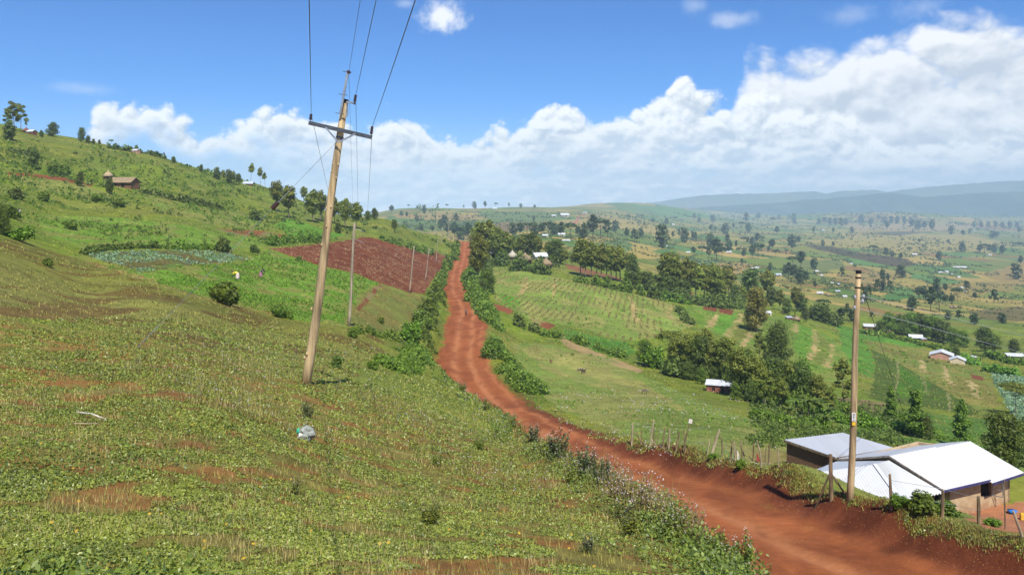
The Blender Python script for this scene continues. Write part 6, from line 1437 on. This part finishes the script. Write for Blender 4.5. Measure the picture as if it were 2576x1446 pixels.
m = MB(); m.tube([gY(2047, bp0.y+.6)-Vector((0, 0, .1)), at(2087, 1190, bp0.y)], [.035, .03], 7); kid(m, 'prop', M_STICK, e)
m = MB(); m.tube([gY(2128, bp0.y-.1)-Vector((0, 0, .1)), at(2093, 1192, bp0.y)], [.04, .03], 7); kid(m, 'prop', M_STICK, e)
stick('fence_post', 2243, 1280, 2238.5, 1191, 4.2, 'straight fence post in front of the hipped white roof', group=GF)
stick('fence_post', 2370, 1303, 2372, 1232, 5, 'fence post at the white roof corner by the doorway', group=GF)
stick('fence_post', 2463, 1316, 2461, 1246, 5, 'short fence post in front of the tan wall', group=GF)
stick('fence_post', 2529, 1330, 2526, 1204, 2., 'thin tall stake right of the farmhouse window', M_STICK, GF)
stick('fence_post', 2573, 1352, 2549, 1283, 4., 'pale stick leaning left at the lower right corner', M_PALE, GF)
FS = [(1588.5, 1120, 1591.7, 1062, 2.2, 0), (1623, 1121, 1596, 1084, 1.8, 0), (1612, 1118, 1614, 1080, 1.4, .02), (1634, 1124, 1645, 1054, 1.9, 0), (1645, 1124, 1645, 1073, 1.4, 0), (1636, 1121, 1655, 1101, 1.3, 0), (1653, 1123, 1639, 1103, 1.3, 0), (1667, 1126, 1672, 1076, 1.6, 0), (1672, 1126, 1682, 1097, 1.4, 0), (1682.5, 1127, 1685, 1077, 2., 0), (1700, 1135, 1709, 1086, 2.2, 0), (1724, 1137, 1721, 1083, 1.8, 0), (1779, 1143, 1786, 1103, 1.5, 0), (1815.5, 1148, 1815, 1097, 1.7, .03), (1838, 1156, 1842, 1108, 2., 0), (1850, 1158, 1847, 1108, 2., 0), (1868, 1151, 1862, 1107, 2., .03), (1895, 1159, 1896, 1113, 1.9, 0), (1915, 1174, 1904, 1105, 1.7, .05), (1924, 1169, 1928, 1120, 1.5, 0), (1934, 1167, 1936, 1115, 2., 0), (1959, 1174, 1957, 1126, 1.7, 0)]
FS.sort()
for i, (bx, by, tx, ty, rp, bd) in enumerate(FS):
    o = ORD[i] if i < 20 else ['twenty-first', 'twenty-second', 'twenty-third'][i-20]
    stick('fence_stake', bx, by, tx, ty, rp, f"{'leftmost' if i == 0 else o} thin stake in the stick fence left of the mud brick shed".replace('leftmost thin', 'leftmost thin'), group='stakes of the stick fence', bend=bd, mat=M_STICK if i % 3 else M_PALE)
stick('fence_stake', 1790, 1142, 1810, 1078, 3.2, 'thick pale leaning stake with a frayed top in the stick fence', M_PALE, 'stakes of the stick fence')
q = gp(1716, 1136); sg_ = empty('stick_sign', q, label='small white board on a leaning stick in the roadside fence', cat='sign'); t0 = at(1735, 1062, q.y)
m = MB(); m.tube([q-Vector((0, 0, .2)), t0], [.04, .03], 7); kid(m, 'stick', M_STICK, sg_)
m = MB(); c0 = at(1737, 1058, q.y-.05); m.box(c0, (.19, .015, .22), rot=Matrix.Rotation(.12, 3, 'Y').to_quaternion()); bo = kid(m, 'board', M_WHITE, sg_)
m = MB()
for dz in (.05, 0, -.05): m.box(c0+Vector((.0, -.011, dz)), (.12, .004, .012))
mo = m.build('faded_lines', M_RED); mo.parent = bo; mo.matrix_parent_inverse = Matrix.Translation(-q)
def wire2(a, c, label): wire('fence_wire', [a, c], .007, .0, label, M_STEEL, 'fence wires', 'fence wire')
pa, pc = gp(2243, 1280), gp(2370, 1303); pd = gp(2463, 1316)
for z, nm in ((.95, 'upper'), (.5, 'lower')):
    wire2(pa+Vector((0, 0, z)), pc+Vector((0, 0, z)), nm+' wire between the two posts before the white hipped roof')
    wire2(pc+Vector((0, 0, z)), pd+Vector((0, 0, z)), nm+' wire between the two posts before the doorway')
# cloth hung on the fence
def cloth(px, py0, py1, wpx, mat, label, seed):
    q = gp(px, py1+2); y = q.y-.06; r = random.Random(seed); V = []; Q = []; n, k = 6, 7
    for j in range(k):
        f_ = j/(k-1)
        for i in range(n):
            g_ = i/(n-1)-.5; p = at(px+g_*wpx*(.45+.75*f_)+f_*3, py0+(py1-py0)*f_, y); V.append(p+Vector((0, .05*math.sin(i*1.9+j*.4+seed), r.uniform(-.02, .02))))
    for s in (0, .012):
        pass
    Q = [(j*n+i, j*n+i+1, (j+1)*n+i+1, (j+1)*n+i) for j in range(k-1) for i in range(n-1)]
    nv = len(V); V += [v+Vector((0, .012, 0)) for v in V]; Q += [tuple(x+nv for x in reversed(f)) for f in Q]
    mb = MB(); mb.add(V, Q); o = mb.build('hanging_cloth', mat, smooth=True); return tag(o, label, 'cloth')
cloth(1855, 1131, 1156, 7, simple_mat('off white cloth', (.66, .60, .50), .9, .12), 'pale cloth hung on a stake of the stick fence', 2)
cloth(1905, 1140, 1160, 8, simple_mat('faded red cloth', (.36, .07, .06), .9, .2), 'faded red cloth draped on the stick fence', 5)
cloth(1869, 1134, 1146, 5, simple_mat('dark cloth', (.04, .035, .035), .9, .2), 'small dark rag on a stake beside the pale cloth', 9)
# plastic bag and stick lying in the weeds, stones
q = gp(770, 1108); r = np.random.default_rng(4); bag = MB(); V = []; T = []
bmv = []
import bmesh
def blob(name, loc, size, seed, amp, mat, label, cat, sub=3, freq=2.2):
    bm = bmesh.new(); bmesh.ops.create_icosphere(bm, subdivisions=sub, radius=1)
    P = np.array([v.co[:] for v in bm.verts]); d = fbm(P[:, 0]*freq+seed, P[:, 1]*freq+P[:, 2]*1.7*freq, 4, seed)-.5
    for v, k in zip(bm.verts, d): v.co = Vector((v.co.x*size[0], v.co.y*size[1], v.co.z*size[2]))*(1+amp*2*k)
    me = bpy.data.meshes.new(name); bm.to_mesh(me); bm.free(); me.materials.append(mat)
    for p_ in me.polygons: p_.use_smooth = False
    o = link(name, me); o.location = loc; return tag(o, label, cat)
m_, t_, o_ = nt('clear plastic film'); b = NB(t_); p_ = b.n('ShaderNodeBsdfPrincipled'); p_.inputs['Base Color'].default_value = (.36, .39, .34, 1); p_.inputs['Roughness'].default_value = .22; p_.inputs['Transmission Weight'].default_value = .25; p_.inputs['Specular IOR Level'].default_value = .7; b.l(p_.outputs[0], o_.inputs[0])
bg_ = blob('plastic_bag', q+Vector((0, 0, .13)), (.15, .12, .14), 3, .6, m_, 'crumpled clear plastic bag with a green corner lying in the weeds', 'plastic bag')
gb = blob('printed_corner', Vector((-.13, -.07, .08)), (.035, .03, .06), 8, .3, simple_mat('green print', (.05, .42, .26), .4, .1), None, None, 2); gb.parent = bg_
q = gp(193, 1046); q2 = gp(268, 1062); m = MB(); m.tube([q+Vector((0, 0, .07)), (q+q2)/2+Vector((0, 0, .09)), q2+Vector((0, 0, .05))], [.011, .014, .012], 7); tag(m.build('stick', simple_mat('bleached stick', (.58, .52, .43), .8, .15, 6)), 'bleached white stick lying in the weeds at the left', 'stick')
q = gp(186, 1072); q2 = gp(245, 1074); m = MB(); m.tube([q+Vector((0, 0, .05)), q2+Vector((0, 0, .06))], .007, 6); tag(m.build('stick', M_PALE), 'thin dry twig just below the bleached stick', 'stick')
# basin and jerrycan in the yard
q = at(2546, 1282, 37); 
m = MB(); m.tube([Vector((0, 0, 0)), Vector((0, 0, .05)), Vector((0, 0, .16)), Vector((0, 0, .17)), Vector((0, 0, .06))], [.16, .19, .25, .23, .15], 16); bs = m.build('basin', simple_mat('blue plastic', (.03, .20, .62), .35, .1, 3, .5), smooth=True); bs.location = gp(2546, 1290)+Vector((0, 0, .02)); tag(bs, 'blue plastic basin in the red yard right of the farmhouse', 'basin')
m = MB(); m.box((0, 0, .17), (.22, .15, .30)); m.box((-.03, 0, .35), (.12, .05, .06)); m.tube([(.07, 0, .32), (.07, 0, .39)], .03, 8); jc = m.build('jerrycan', simple_mat('yellow plastic', (.72, .46, .06), .4, .1, 3, .5)); jc.location = gp(2572, 1306)+Vector((0, 0, .0)); tag(jc, 'yellow jerrycan at the right edge of the yard', 'jerrycan')
# ---------------------------------------------------------------- people and goats: one skinned body each
def skin_body(name, pts, edges, mat, root=0, sub=1):
    """pts: {key: (x, y, z, r)}"""
    keys = list(pts); ix = {k: i for i, k in enumerate(keys)}
    me = bpy.data.meshes.new(name); me.from_pydata([pts[k][:3] for k in keys], [(ix[a], ix[c]) for a, c in edges], []); me.update()
    o = link(name, me); md_ = o.modifiers.new('skin', 'SKIN'); ly = me.skin_vertices[0] if me.skin_vertices else None
    if ly is None:
        bpy.context.view_layer.objects.active = o; bpy.ops.mesh.customdata_skin_add(); ly = me.skin_vertices[0]
    for i, k in enumerate(keys):
        rr = pts[k][3]; ly.data[i].radius = rr if hasattr(rr, '__len__') else (rr, rr); ly.data[i].use_root = (i == root)
    sb = o.modifiers.new('sub', 'SUBSURF'); sb.levels = sub; sb.render_levels = sub
    dg = bpy.context.evaluated_depsgraph_get(); nm = bpy.data.meshes.new_from_object(o.evaluated_get(dg)); o.modifiers.clear(); o.data = nm
    for p_ in nm.polygons: p_.use_smooth = True
    nm.materials.clear(); nm.materials.append(mat); return o
M_SKIN = simple_mat('dark skin', (.075, .038, .024), .6, .1)
M_HAIR = simple_mat('black hair', (.010, .009, .008), .8, .1)
def person(px, py, hm, label, shirt, lower, bend=0., rz=0., skirt=False, scarf=None, Y=None):
    p = gp(px, py) if Y is None else gY(px, Y); s = hm/1.70
    e = empty('person', p, rz, s, label, 'person')
    cb_, sb_ = math.cos(bend), math.sin(bend)
    def up(x, y, z):   # upper body turned forward at the hip
        dz = z-.92; dy = y; return (x, -sb_*dz+dy*cb_, .92+cb_*dz+sb_*dy)
    st = .13
    P = {'pelvis': (0, 0, .92, .115), 'belly': up(0, 0, 1.08)+(.12,), 'chest': up(0, 0, 1.30)+((.15, .11),), 'neck': up(0, 0, 1.46)+(.055,), 'head': up(0, -.02, 1.58)+(.088,), 'crown': up(0, 0, 1.68)+(.06,)}
    for sd_, sg2 in (('l', -1), ('r', 1)):
        P['hip'+sd_] = (sg2*.09, 0, .86, .085); P['knee'+sd_] = (sg2*.10, -.06-sg2*st*.4, .48, .06); P['ank'+sd_] = (sg2*.10, sg2*-st*.9, .08, .042); P['toe'+sd_] = (sg2*.11, sg2*-st*.9-.14, .04, .035)
        P['sh'+sd_] = up(sg2*.17, 0, 1.40)+(.055,)
        if bend > .3:
            a_ = up(sg2*.2, 0, 1.38); P['el'+sd_] = (sg2*.22, a_[1]-.05, a_[2]-.28, .042); P['wr'+sd_] = (sg2*.16, a_[1]-.12, a_[2]-.52, .032); P['ha'+sd_] = (sg2*.15, a_[1]-.14, a_[2]-.60, .03)
        else:
            P['el'+sd_] = (sg2*.24, .04+sg2*.05, 1.13, .042); P['wr'+sd_] = (sg2*.25, -.04+sg2*.10, .90, .032); P['ha'+sd_] = (sg2*.25, -.06+sg2*.11, .82, .032)
    E = [('pelvis', 'belly'), ('belly', 'chest'), ('chest', 'neck'), ('neck', 'head'), ('head', 'crown')]
    for k in 'lr': E += [('pelvis', 'hip'+k), ('hip'+k, 'knee'+k), ('knee'+k, 'ank'+k), ('ank'+k, 'toe'+k), ('chest', 'sh'+k), ('sh'+k, 'el'+k), ('el'+k, 'wr'+k), ('wr'+k, 'ha'+k)]
    b0 = skin_body('body', P, E, M_SKIN); b0.parent = e
    Q = {k: P[k] for k in ('belly', 'chest', 'shl', 'shr', 'ell', 'elr')}; Q = {k: v[:3]+((tuple(x*1.12+.012 for x in v[3]) if hasattr(v[3], '__len__') else v[3]*1.12+.012),) for k, v in Q.items()}
    Q['hem'] = (0, 0, .90, .14)
    b1 = skin_body('shirt', Q, [('hem', 'belly'), ('belly', 'chest'), ('chest', 'shl'), ('chest', 'shr'), ('shl', 'ell'), ('shr', 'elr')], shirt); b1.parent = e
    if skirt:
        m = MB(); m.tube([(0, 0, .98), (0, -.01, .75), (0, -.03, .40), (0, -.03, .22)], [.135, .19, .23, .25], 14); b2 = m.build('skirt', lower, e, True)
    else:
        T = {k: P[k][:3]+(P[k][3]*1.12+.014,) for k in ('hipl', 'hipr', 'kneel', 'kneer', 'ankl', 'ankr')}; T['w'] = (0, 0, .93, .13)
        b2 = skin_body('trousers', T, [('w', 'hipl'), ('w', 'hipr'), ('hipl', 'kneel'), ('hipr', 'kneer'), ('kneel', 'ankl'), ('kneer', 'ankr')], lower); b2.parent = e
    h = skin_body('head_scarf' if scarf else 'hair', {'a': up(0, .02, 1.60)+(.094,), 'b': up(0, .01, 1.70)+(.075,)}, [('a', 'b')], scarf or M_HAIR); h.parent = e
    # face
    m = MB()
    for sg2 in (-1, 1): q = Vector(up(sg2*.034, -.104, 1.59)); m.tube([q-Vector((0, .006, 0)), q+Vector((0, .01, 0))], .011, 6)
    m.build('eyes', M_WHITE, e)
    m = MB(); q = Vector(up(0, -.115, 1.565)); m.tube([q+Vector((0, .01, .03)), q+Vector((0, -.012, -.01))], [.008, .016], 6); q = Vector(up(0, -.10, 1.525)); m.tube([q-Vector((.022, 0, 0)), q+Vector((.022, 0, 0))], .009, 6); m.build('face', M_SKIN, e)
    return e
cl = lambda n, c: simple_mat(n, c, .9, .12, 6.)
person(1172, 793, 1.45, 'person in a grey top and dark trousers walking on the red road', cl('grey shirt', (.20, .17, .17)), cl('dark trousers', (.03, .028, .035)), rz=.2)
person(598, 706, 1.75, 'person in a yellow top bending over the crops at the left', cl('yellow shirt', (.78, .66, .06)), cl('pale skirt', (.62, .50, .46)), bend=1.25, rz=-1.5, skirt=True, scarf=cl('red brown scarf', (.22, .07, .03)))
person(656, 700, 1.70, 'person in purple clothes stooping in the crops at the right of the other', cl('purple shirt', (.16, .09, .17)), cl('mauve skirt', (.34, .14, .22)), bend=.9, rz=1.2, skirt=True, scarf=cl('grey scarf', (.16, .16, .22)))
person(48, 548, 1.65, 'person in a white top standing by the shrubs at the far left', cl('white top', (.62, .60, .58)), cl('dark skirt', (.05, .045, .045)), skirt=True)
def goat(px, py, L, label, mat, rz=0., graze=True):
    p = gp(px, py); e = empty('goat', p, rz, L/1.0, label, 'goat', 'goats on the pasture')
    hz_ = .12 if graze else .82
    P = {'rump': (-.38, 0, .62, (.12, .13)), 'belly': (-.05, 0, .58, (.14, .15)), 'chest': (.28, 0, .60, (.13, .16)), 'neck': (.46, 0, .62 if graze else .78, .075), 'head': (.60, 0, hz_+.22 if graze else .90, .06), 'muz': (.68, 0, hz_ if graze else .84, .035), 'tail': (-.52, 0, .70, .025)}
    E = [('rump', 'belly'), ('belly', 'chest'), ('chest', 'neck'), ('neck', 'head'), ('head', 'muz'), ('rump', 'tail')]
    for k, s in (('l', -1), ('r', 1)):
        P['fs'+k] = (.27, s*.09, .50, .06); P['fk'+k] = (.28, s*.10, .27, .035); P['ff'+k] = (.27, s*.10, .02, .03)
        P['hs'+k] = (-.36, s*.10, .50, .08); P['hk'+k] = (-.31, s*.11, .38, .05); P['hh'+k] = (-.44, s*.11, .24, .033); P['hf'+k] = (-.41, s*.11, .02, .03)
        E += [('chest', 'fs'+k), ('fs'+k, 'fk'+k), ('fk'+k, 'ff'+k), ('rump', 'hs'+k), ('hs'+k, 'hk'+k), ('hk'+k, 'hh'+k), ('hh'+k, 'hf'+k)]
    b0 = skin_body('body', P, E, mat, root=1); b0.parent = e
    m = MB()
    for s in (-1, 1): h = Vector(P['head'][:3]); m.tube([h+Vector((-.02, s*.03, .04)), h+Vector((-.08, s*.06, .13)), h+Vector((-.16, s*.08, .16))], [.016, .012, .004], 6)
    m.build('horns', M_STICK, e)
    m = MB()
    for s in (-1, 1): h = Vector(P['head'][:3]); m.tube([h+Vector((-.02, s*.05, .02)), h+Vector((-.04, s*.14, -.01))], [.022, .008], 6)
    m.build('ears', mat, e); return e
def patch_mat(name, a, b2):
    m, t, o = nt(name); b = NB(t); tc_ = b.n('ShaderNodeTexCoord'); n = b.noise(tc_.outputs['Object'], 3.2, 2, .5); p_ = b.n('ShaderNodeBsdfPrincipled'); b.l(b.mix(b.ramp(n, .50, .56), a, b2), p_.inputs['Base Color']); p_.inputs['Roughness'].default_value = .85; b.l(p_.outputs[0], o.inputs[0]); return m
goat(1461, 937, 1.0, 'dark brown and white goat grazing in the middle of the pasture', patch_mat('pied coat', (.03, .018, .013), (.45, .38, .32)), 2.9)
goat(1468, 939, .85, 'dark goat standing close behind the pied one', patch_mat('dark coat', (.025, .016, .012), (.05, .03, .022)), .5, False)
goat(1386, 913, .8, 'small red brown goat alone at the left of the pasture', patch_mat('red coat', (.20, .075, .035), (.13, .05, .028)), 1.9, False)
goat(1622, 989, .8, 'grey goat at the lower edge of the pasture', patch_mat('grey coat', (.16, .12, .10), (.08, .06, .05)), 0.)
# ---------------------------------------------------------------- houses on the slopes and in the valley
def house(px, py, wpx, label, roofm, wallm, kind='gable', rz=.3, asp=.7, hk=.42, rk=.22, name='house', group=None, Y=None, minm=0):
    p = gp(px, py) if Y is None else gY(px, Y); w = max(minm, wpx*(.8 if p.y > 500 else 1.)*p.y/F); d = w*asp; hw_ = max(w*hk, .4); rh = w*rk
    e = empty(name, p-Vector((0, 0, .1)), rz, 1, label, 'house' if name == 'house' else name.replace('_', ' '), group); o_ = w*.05
    if kind == 'hut':
        m = MB(); m.tube([(0, 0, -.8), (0, 0, hw_)], w*.42, 18); m.build('wall', wallm, e)
        m = MB(); m.tube([(0, 0, hw_-.12), (0, 0, hw_+rh*.55), (0, 0, hw_+rh*1.02), (0, 0, hw_+rh*1.3)], [w*.56, w*.34, w*.10, w*.03], 18); m.build('roof', roofm, e, True)
        m = MB(); m.box((0, -w*.42, hw_*.42), (w*.17, w*.05, hw_*.84)); m.build('door', M_DOOR, e); return e
    m = MB()
    x, y = w/2, d/2
    if kind == 'gable':
        V = [(-x, -y, -1), (x, -y, -1), (x, y, -1), (-x, y, -1), (-x, -y, hw_), (x, -y, hw_), (x, y, hw_), (-x, y, hw_), (-x, 0, hw_+rh), (x, 0, hw_+rh)]
        m.add(V, [(0, 1, 5, 4), (2, 3, 7, 6), (3, 2, 1, 0)], [(4, 5, 5)][:0]); m.add([V[i] for i in (0, 4, 8, 7, 3)], [(0, 1, 2, 3)], [(0, 3, 4)]); m.add([V[i] for i in (1, 2, 6, 9, 5)], [(0, 1, 2, 3)], [(0, 3, 4)])
        m.build('wall', wallm, e); r_ = MB(); ex = x+o_; s = rh/y; ey = y+o_*1.6; ze = hw_+rh-s*ey+.04
        r_.slab([(-ex, 0, hw_+rh+.04), (ex, 0, hw_+rh+.04), (ex, -ey, ze), (-ex, -ey, ze)], w*.012+.02); r_.slab([(ex, 0, hw_+rh+.038), (-ex, 0, hw_+rh+.038), (-ex, ey, ze), (ex, ey, ze)], w*.012+.02); r_.build('roof', roofm, e)
    else:
        V = [(-x, -y, -1), (x, -y, -1), (x, y, -1), (-x, y, -1), (-x, -y, hw_), (x, -y, hw_), (x, y, hw_+rh*.5), (-x, y, hw_+rh*.5)]
        m.add(V, [(0, 1, 5, 4), (1, 2, 6, 5), (2, 3, 7, 6), (3, 0, 4, 7)]); m.build('wall', wallm, e); ex, ey = x+o_, y+o_; s = rh*.5/d
        r_ = MB(); r_.slab([(-ex, -ey, hw_+.05-s*o_), (ex, -ey, hw_+.05-s*o_), (ex, ey, hw_+.05+rh*.5+s*o_), (-ex, ey, hw_+.05+rh*.5+s*o_)], w*.012+.02); r_.build('roof', roofm, e)
    m = MB(); m.box((w*.12, -y-.01, hw_*.40), (w*.13, .06, hw_*.80)); m.build('door', M_DOOR, e)
    if wpx > 20:
        m = MB(); m.box((-w*.22, -y-.01, hw_*.55), (w*.11, .05, hw_*.3)); m.build('window', M_DOOR, e)
    return e
# left slope
house(272, 452, 26, 'round thatched hut beside the dark walled thatched house on the left slope', simple_mat('pale thatch', (.42, .32, .19), .95, .3, 4.), M_MUD, 'hut', name='thatched_hut', hk=.40, rk=.42)
house(313, 470, 62, 'long dark walled house with a patched thatched roof on the left slope', M_THATCH, M_MUD, 'gable', -.22, .5, .24, .17, name='thatched_house')
house(66, 333, 20, 'red cone roof just showing on the left crest', simple_mat('rust thatch', (.20, .085, .06), .95, .3, 4.), M_MUD, 'hut', name='thatched_hut', hk=.2, rk=.4)
house(80, 338, 20, 'white tin roof on the crest beside the red cone roof', M_TINF, M_MUD, 'gable', -.3)
house(342, 384, 16, 'tiny tin roof hidden in shrubs on the left crest', M_TINF, M_PINK, 'gable', -.3)
house(626, 465, 24, 'low dark roof on the crest left of the slim eucalyptus', M_TINB, M_MUD, 'gable', .0, hk=.2)
# by the brick houses
house(1249, 632, 34, 'red brick house with straw on its roof behind the roadside trees', M_THATCH, M_MUD, 'gable', .5, .8, .5, .2)
house(1274, 636, 28, 'brick house under a flat white roof right of the straw-roofed one', M_TINF, M_MUD, 'mono', .2, .6, .36, .1)
house(1236, 640, 26, 'low white roof at the foot of the brick houses', M_TINF, M_MUD, 'mono', .2, .5, .2, .1)
house(1289, 652, 26, 'small pale pointed hut right of the brick houses', simple_mat('pale grey thatch', (.46, .42, .34), .95, .2, 4.), M_MUD, 'hut', name='thatched_hut', hk=.3, rk=.5)
house(1321, 661, 38, 'large brown thatched hut in the middle of the homestead', M_THATCH, M_MUD, 'hut', name='thatched_hut', hk=.26, rk=.36)
house(1374, 672, 34, 'brown thatched hut at the right end of the homestead', M_THATCH, M_MUD, 'hut', name='thatched_hut', hk=.26, rk=.38)
house(1358, 652, 34, 'white and blue roofed house between the two brown huts', M_TINF, M_CREAM, 'gable', .4, .7, .3, .24)
GV = 'far roofs of the village'
for px, py, w, lab, rm, wm in ((1371, 594, 18, 'long white house left of the two white village roofs', M_TINF, M_CREAM), (1412, 592, 22, 'white village house with a raised roof at the edge of the wood', M_TINF, M_CREAM), (1418, 605, 12, 'left one of the twin small white roofs below the village', M_TINF, M_WHITE), (1429, 605, 12, 'right one of the twin small white roofs below the village', M_TINF, M_WHITE), (1420, 544, 26, 'long white shed roof left of the red track on the ridge', M_TINF, M_CREAM), (1393, 544, 14, 'small white roof left of the long shed on the ridge', M_TINF, M_CREAM), (1244, 526, 14, 'white roof high on the far ridge below the skyline trees', M_TINF, M_CREAM), (1471, 536, 11, 'white house at the top of the red track', M_TINF, M_CREAM), (1430, 566, 16, 'pale roof at the foot of the red track', M_TINF, M_PINK), (1405, 570, 12, 'small roof left of the foot of the red track', M_TINF, M_PINK)):
    house(px, py, w, lab, rm, wm, 'gable', .25, .5, .25, .16, group=GV)
VH = [(1834, 636, 15, 'pink walled roof right of the leafy belt', M_TINF, M_PINK), (1731, 636, 12, 'small white roof left of the leafy belt', M_TINF, M_CREAM), (1676, 620, 9, 'tiny roof at the foot of the big lone valley tree', M_TINF, M_CREAM), (1891, 676, 11, 'left one of two roofs above the tan strip field', M_TINF, M_CREAM), (1904, 675, 13, 'right one of two roofs above the tan strip field', M_TINF, M_PINK), (1958, 693, 17, 'white house left of the grove of four trees', M_TINB, M_CREAM), (2054, 684, 13, 'roof right of the grove of four trees', M_TINF, M_MUD), (2065, 694, 13, 'lower pale roof right of the grove of four trees', M_TINF, M_CREAM), (2063, 739, 17, 'white roof on the green slope left of the pole top', M_TINF, M_CREAM), (2107, 734, 14, 'roof just left of the bare pole on the green slope', M_TINB, M_MUD), (2124, 747, 15, 'cream house directly left of the bare pole', M_TINF, M_CREAM), (2108, 716, 13, 'roof near the path left of the bare pole', M_TINB, M_MUD), (2094, 712, 9, 'tiny roof left of the bare pole near the path', M_TINF, M_MUD), (2141, 664, 9, 'tiny white roof under the wooded gully', M_TINF, M_CREAM), (1693, 566, 10, 'tiny white roof on the brow of the tan field', M_TINF, M_CREAM),
      (2380, 686, 17, 'white house cluster roof on the right slope', M_TINF, M_CREAM), (2366, 686, 11, 'small roof left of the white house on the right slope', M_TINF, M_CREAM), (2393, 690, 9, 'small roof right of the white house on the right slope', M_TINB, M_MUD), (2411, 698, 12, 'roof below the white house on the right slope', M_TINF, M_CREAM), (2418, 725, 13, 'white roof left of the round tree on the right slope', M_TINF, M_CREAM), (2427, 733, 8, 'tiny white hut below the round tree on the right slope', M_TINF, M_WHITE), (2300, 642, 14, 'pale roofs at the end of the wooded gully', M_TINF, M_PINK), (2070, 580, 9, 'tiny roof in the hazy belt far up the valley', M_TINF, M_CREAM), (2450, 580, 9, 'tiny roof under the far right trees', M_TINF, M_CREAM), (2490, 642, 10, 'tiny roof beside the right-hand grove', M_TINF, M_CREAM)]
for i, (px, py, w, lab, rm, wm) in enumerate(VH): house(px, py, w, lab, rm, wm, 'gable', -.4+.37*(i % 4), .6, .3, .18, group='tin roofs scattered over the valley')
house(2413, 672, 42, 'very long low white greenhouse-like shed on the right slope', M_TINF, M_CREAM, 'gable', .1, .15, .06, .04, name='long_shed')
for px, py, lab in ((2393, 774, 'left one of the two straw domes in the tan field'), (2403, 775, 'right one of the two straw domes in the tan field'), (2564, 774, 'straw dome at the right edge of the tan field')): house(px, py, 12, lab, M_THATCH, M_THATCH, 'hut', name='straw_hut', hk=.3, rk=.4, group='straw domes')
house(2083, 744, 12, 'small thatched hut between the tin roofs left of the pole', M_THATCH, M_MUD, 'hut', name='thatched_hut', hk=.3, rk=.42)
# on the slope beyond the terraces
house(1811, 985, 64, 'small brick shed with a sloping white tin roof under the hollow trees', M_TINF, simple_mat('red brick', (.26, .10, .06), .9, .3, 8.), 'mono', -.35, .45, .34, .18, name='tin_shed')
house(1913, 789, 18, 'white roof behind the yellow green tree', M_TINF, M_CREAM, 'mono', .2); house(1931, 791, 16, 'cream roof just right of the yellow green tree', M_TINF, M_CREAM, 'gable', .3)
house(2043, 797, 22, 'white tin roof among the bushes on the terrace rim', M_TINF, M_MUD, 'gable', .4, .6, .25, .2); house(2004, 806, 20, 'grey thatched heap-like hut on the terrace rim', M_THATCH, M_MUD, 'hut', name='thatched_hut', hk=.25, rk=.35); house(1985, 803, 16, 'low pale roof left of the grey thatched hut', M_TINB, M_MUD, 'mono', .2)
house(2193, 829, 36, 'dark walled house with a sloping white roof right of the pole', M_TINF, M_MUD, 'mono', -.25, .5, .3, .2)
house(2231.5, 838, 17, 'little thatched granary right of the dark walled house', simple_mat('straw thatch', (.46, .33, .19), .95, .25, 4.), M_MUD, 'hut', name='thatched_granary', hk=.45, rk=.55)
house(2283, 842, 16, 'small roof left of the wide white one on the slope', M_TINB, M_MUD, 'mono', .1); house(2303, 852, 30, 'wide bright white roof behind the hedge on the slope', M_TINF, M_FASCIA, 'gable', -.3, .6, .22, .2); house(2322, 856, 14, 'small blue roof touching the wide bright white one', M_TINB, M_MUD, 'mono', .2)
house(2369, 902, 42, 'pink gabled house with a white roof on the stubble field', M_TINF, M_PINK, 'gable', 1.05, 1.15, .34, .20)
house(2409, 913, 30, 'small cream gabled house right below the pink one', M_TINF, M_CREAM, 'gable', 1.05, 1.1, .40, .22)
house(2446, 903, 17, 'tiny roof right of the small cream house', M_TINF, M_MUD, 'mono', .1); house(2554, 900, 38, 'white roof at the right edge above the blue green field', M_TINF, M_MUD, 'mono', -.2, .5, .2, .2)
# ---------------------------------------------------------------- air
hb = MB(); hb.box((300, 5400, 60), (24000, 11600, 680))
hm, ht, ho = nt('haze'); b = NB(ht)
pv = b.n('ShaderNodeVolumePrincipled'); pv.inputs['Density'].default_value = 1.4e-4; pv.inputs['Color'].default_value = (.62, .86, 1, 1); pv.inputs['Anisotropy'].default_value = -.36
b.l(pv.outputs[0], ho.inputs['Volume'])
tag(hb.build('haze', hm), 'thin blue haze filling the valley air', 'haze', kind='stuff')
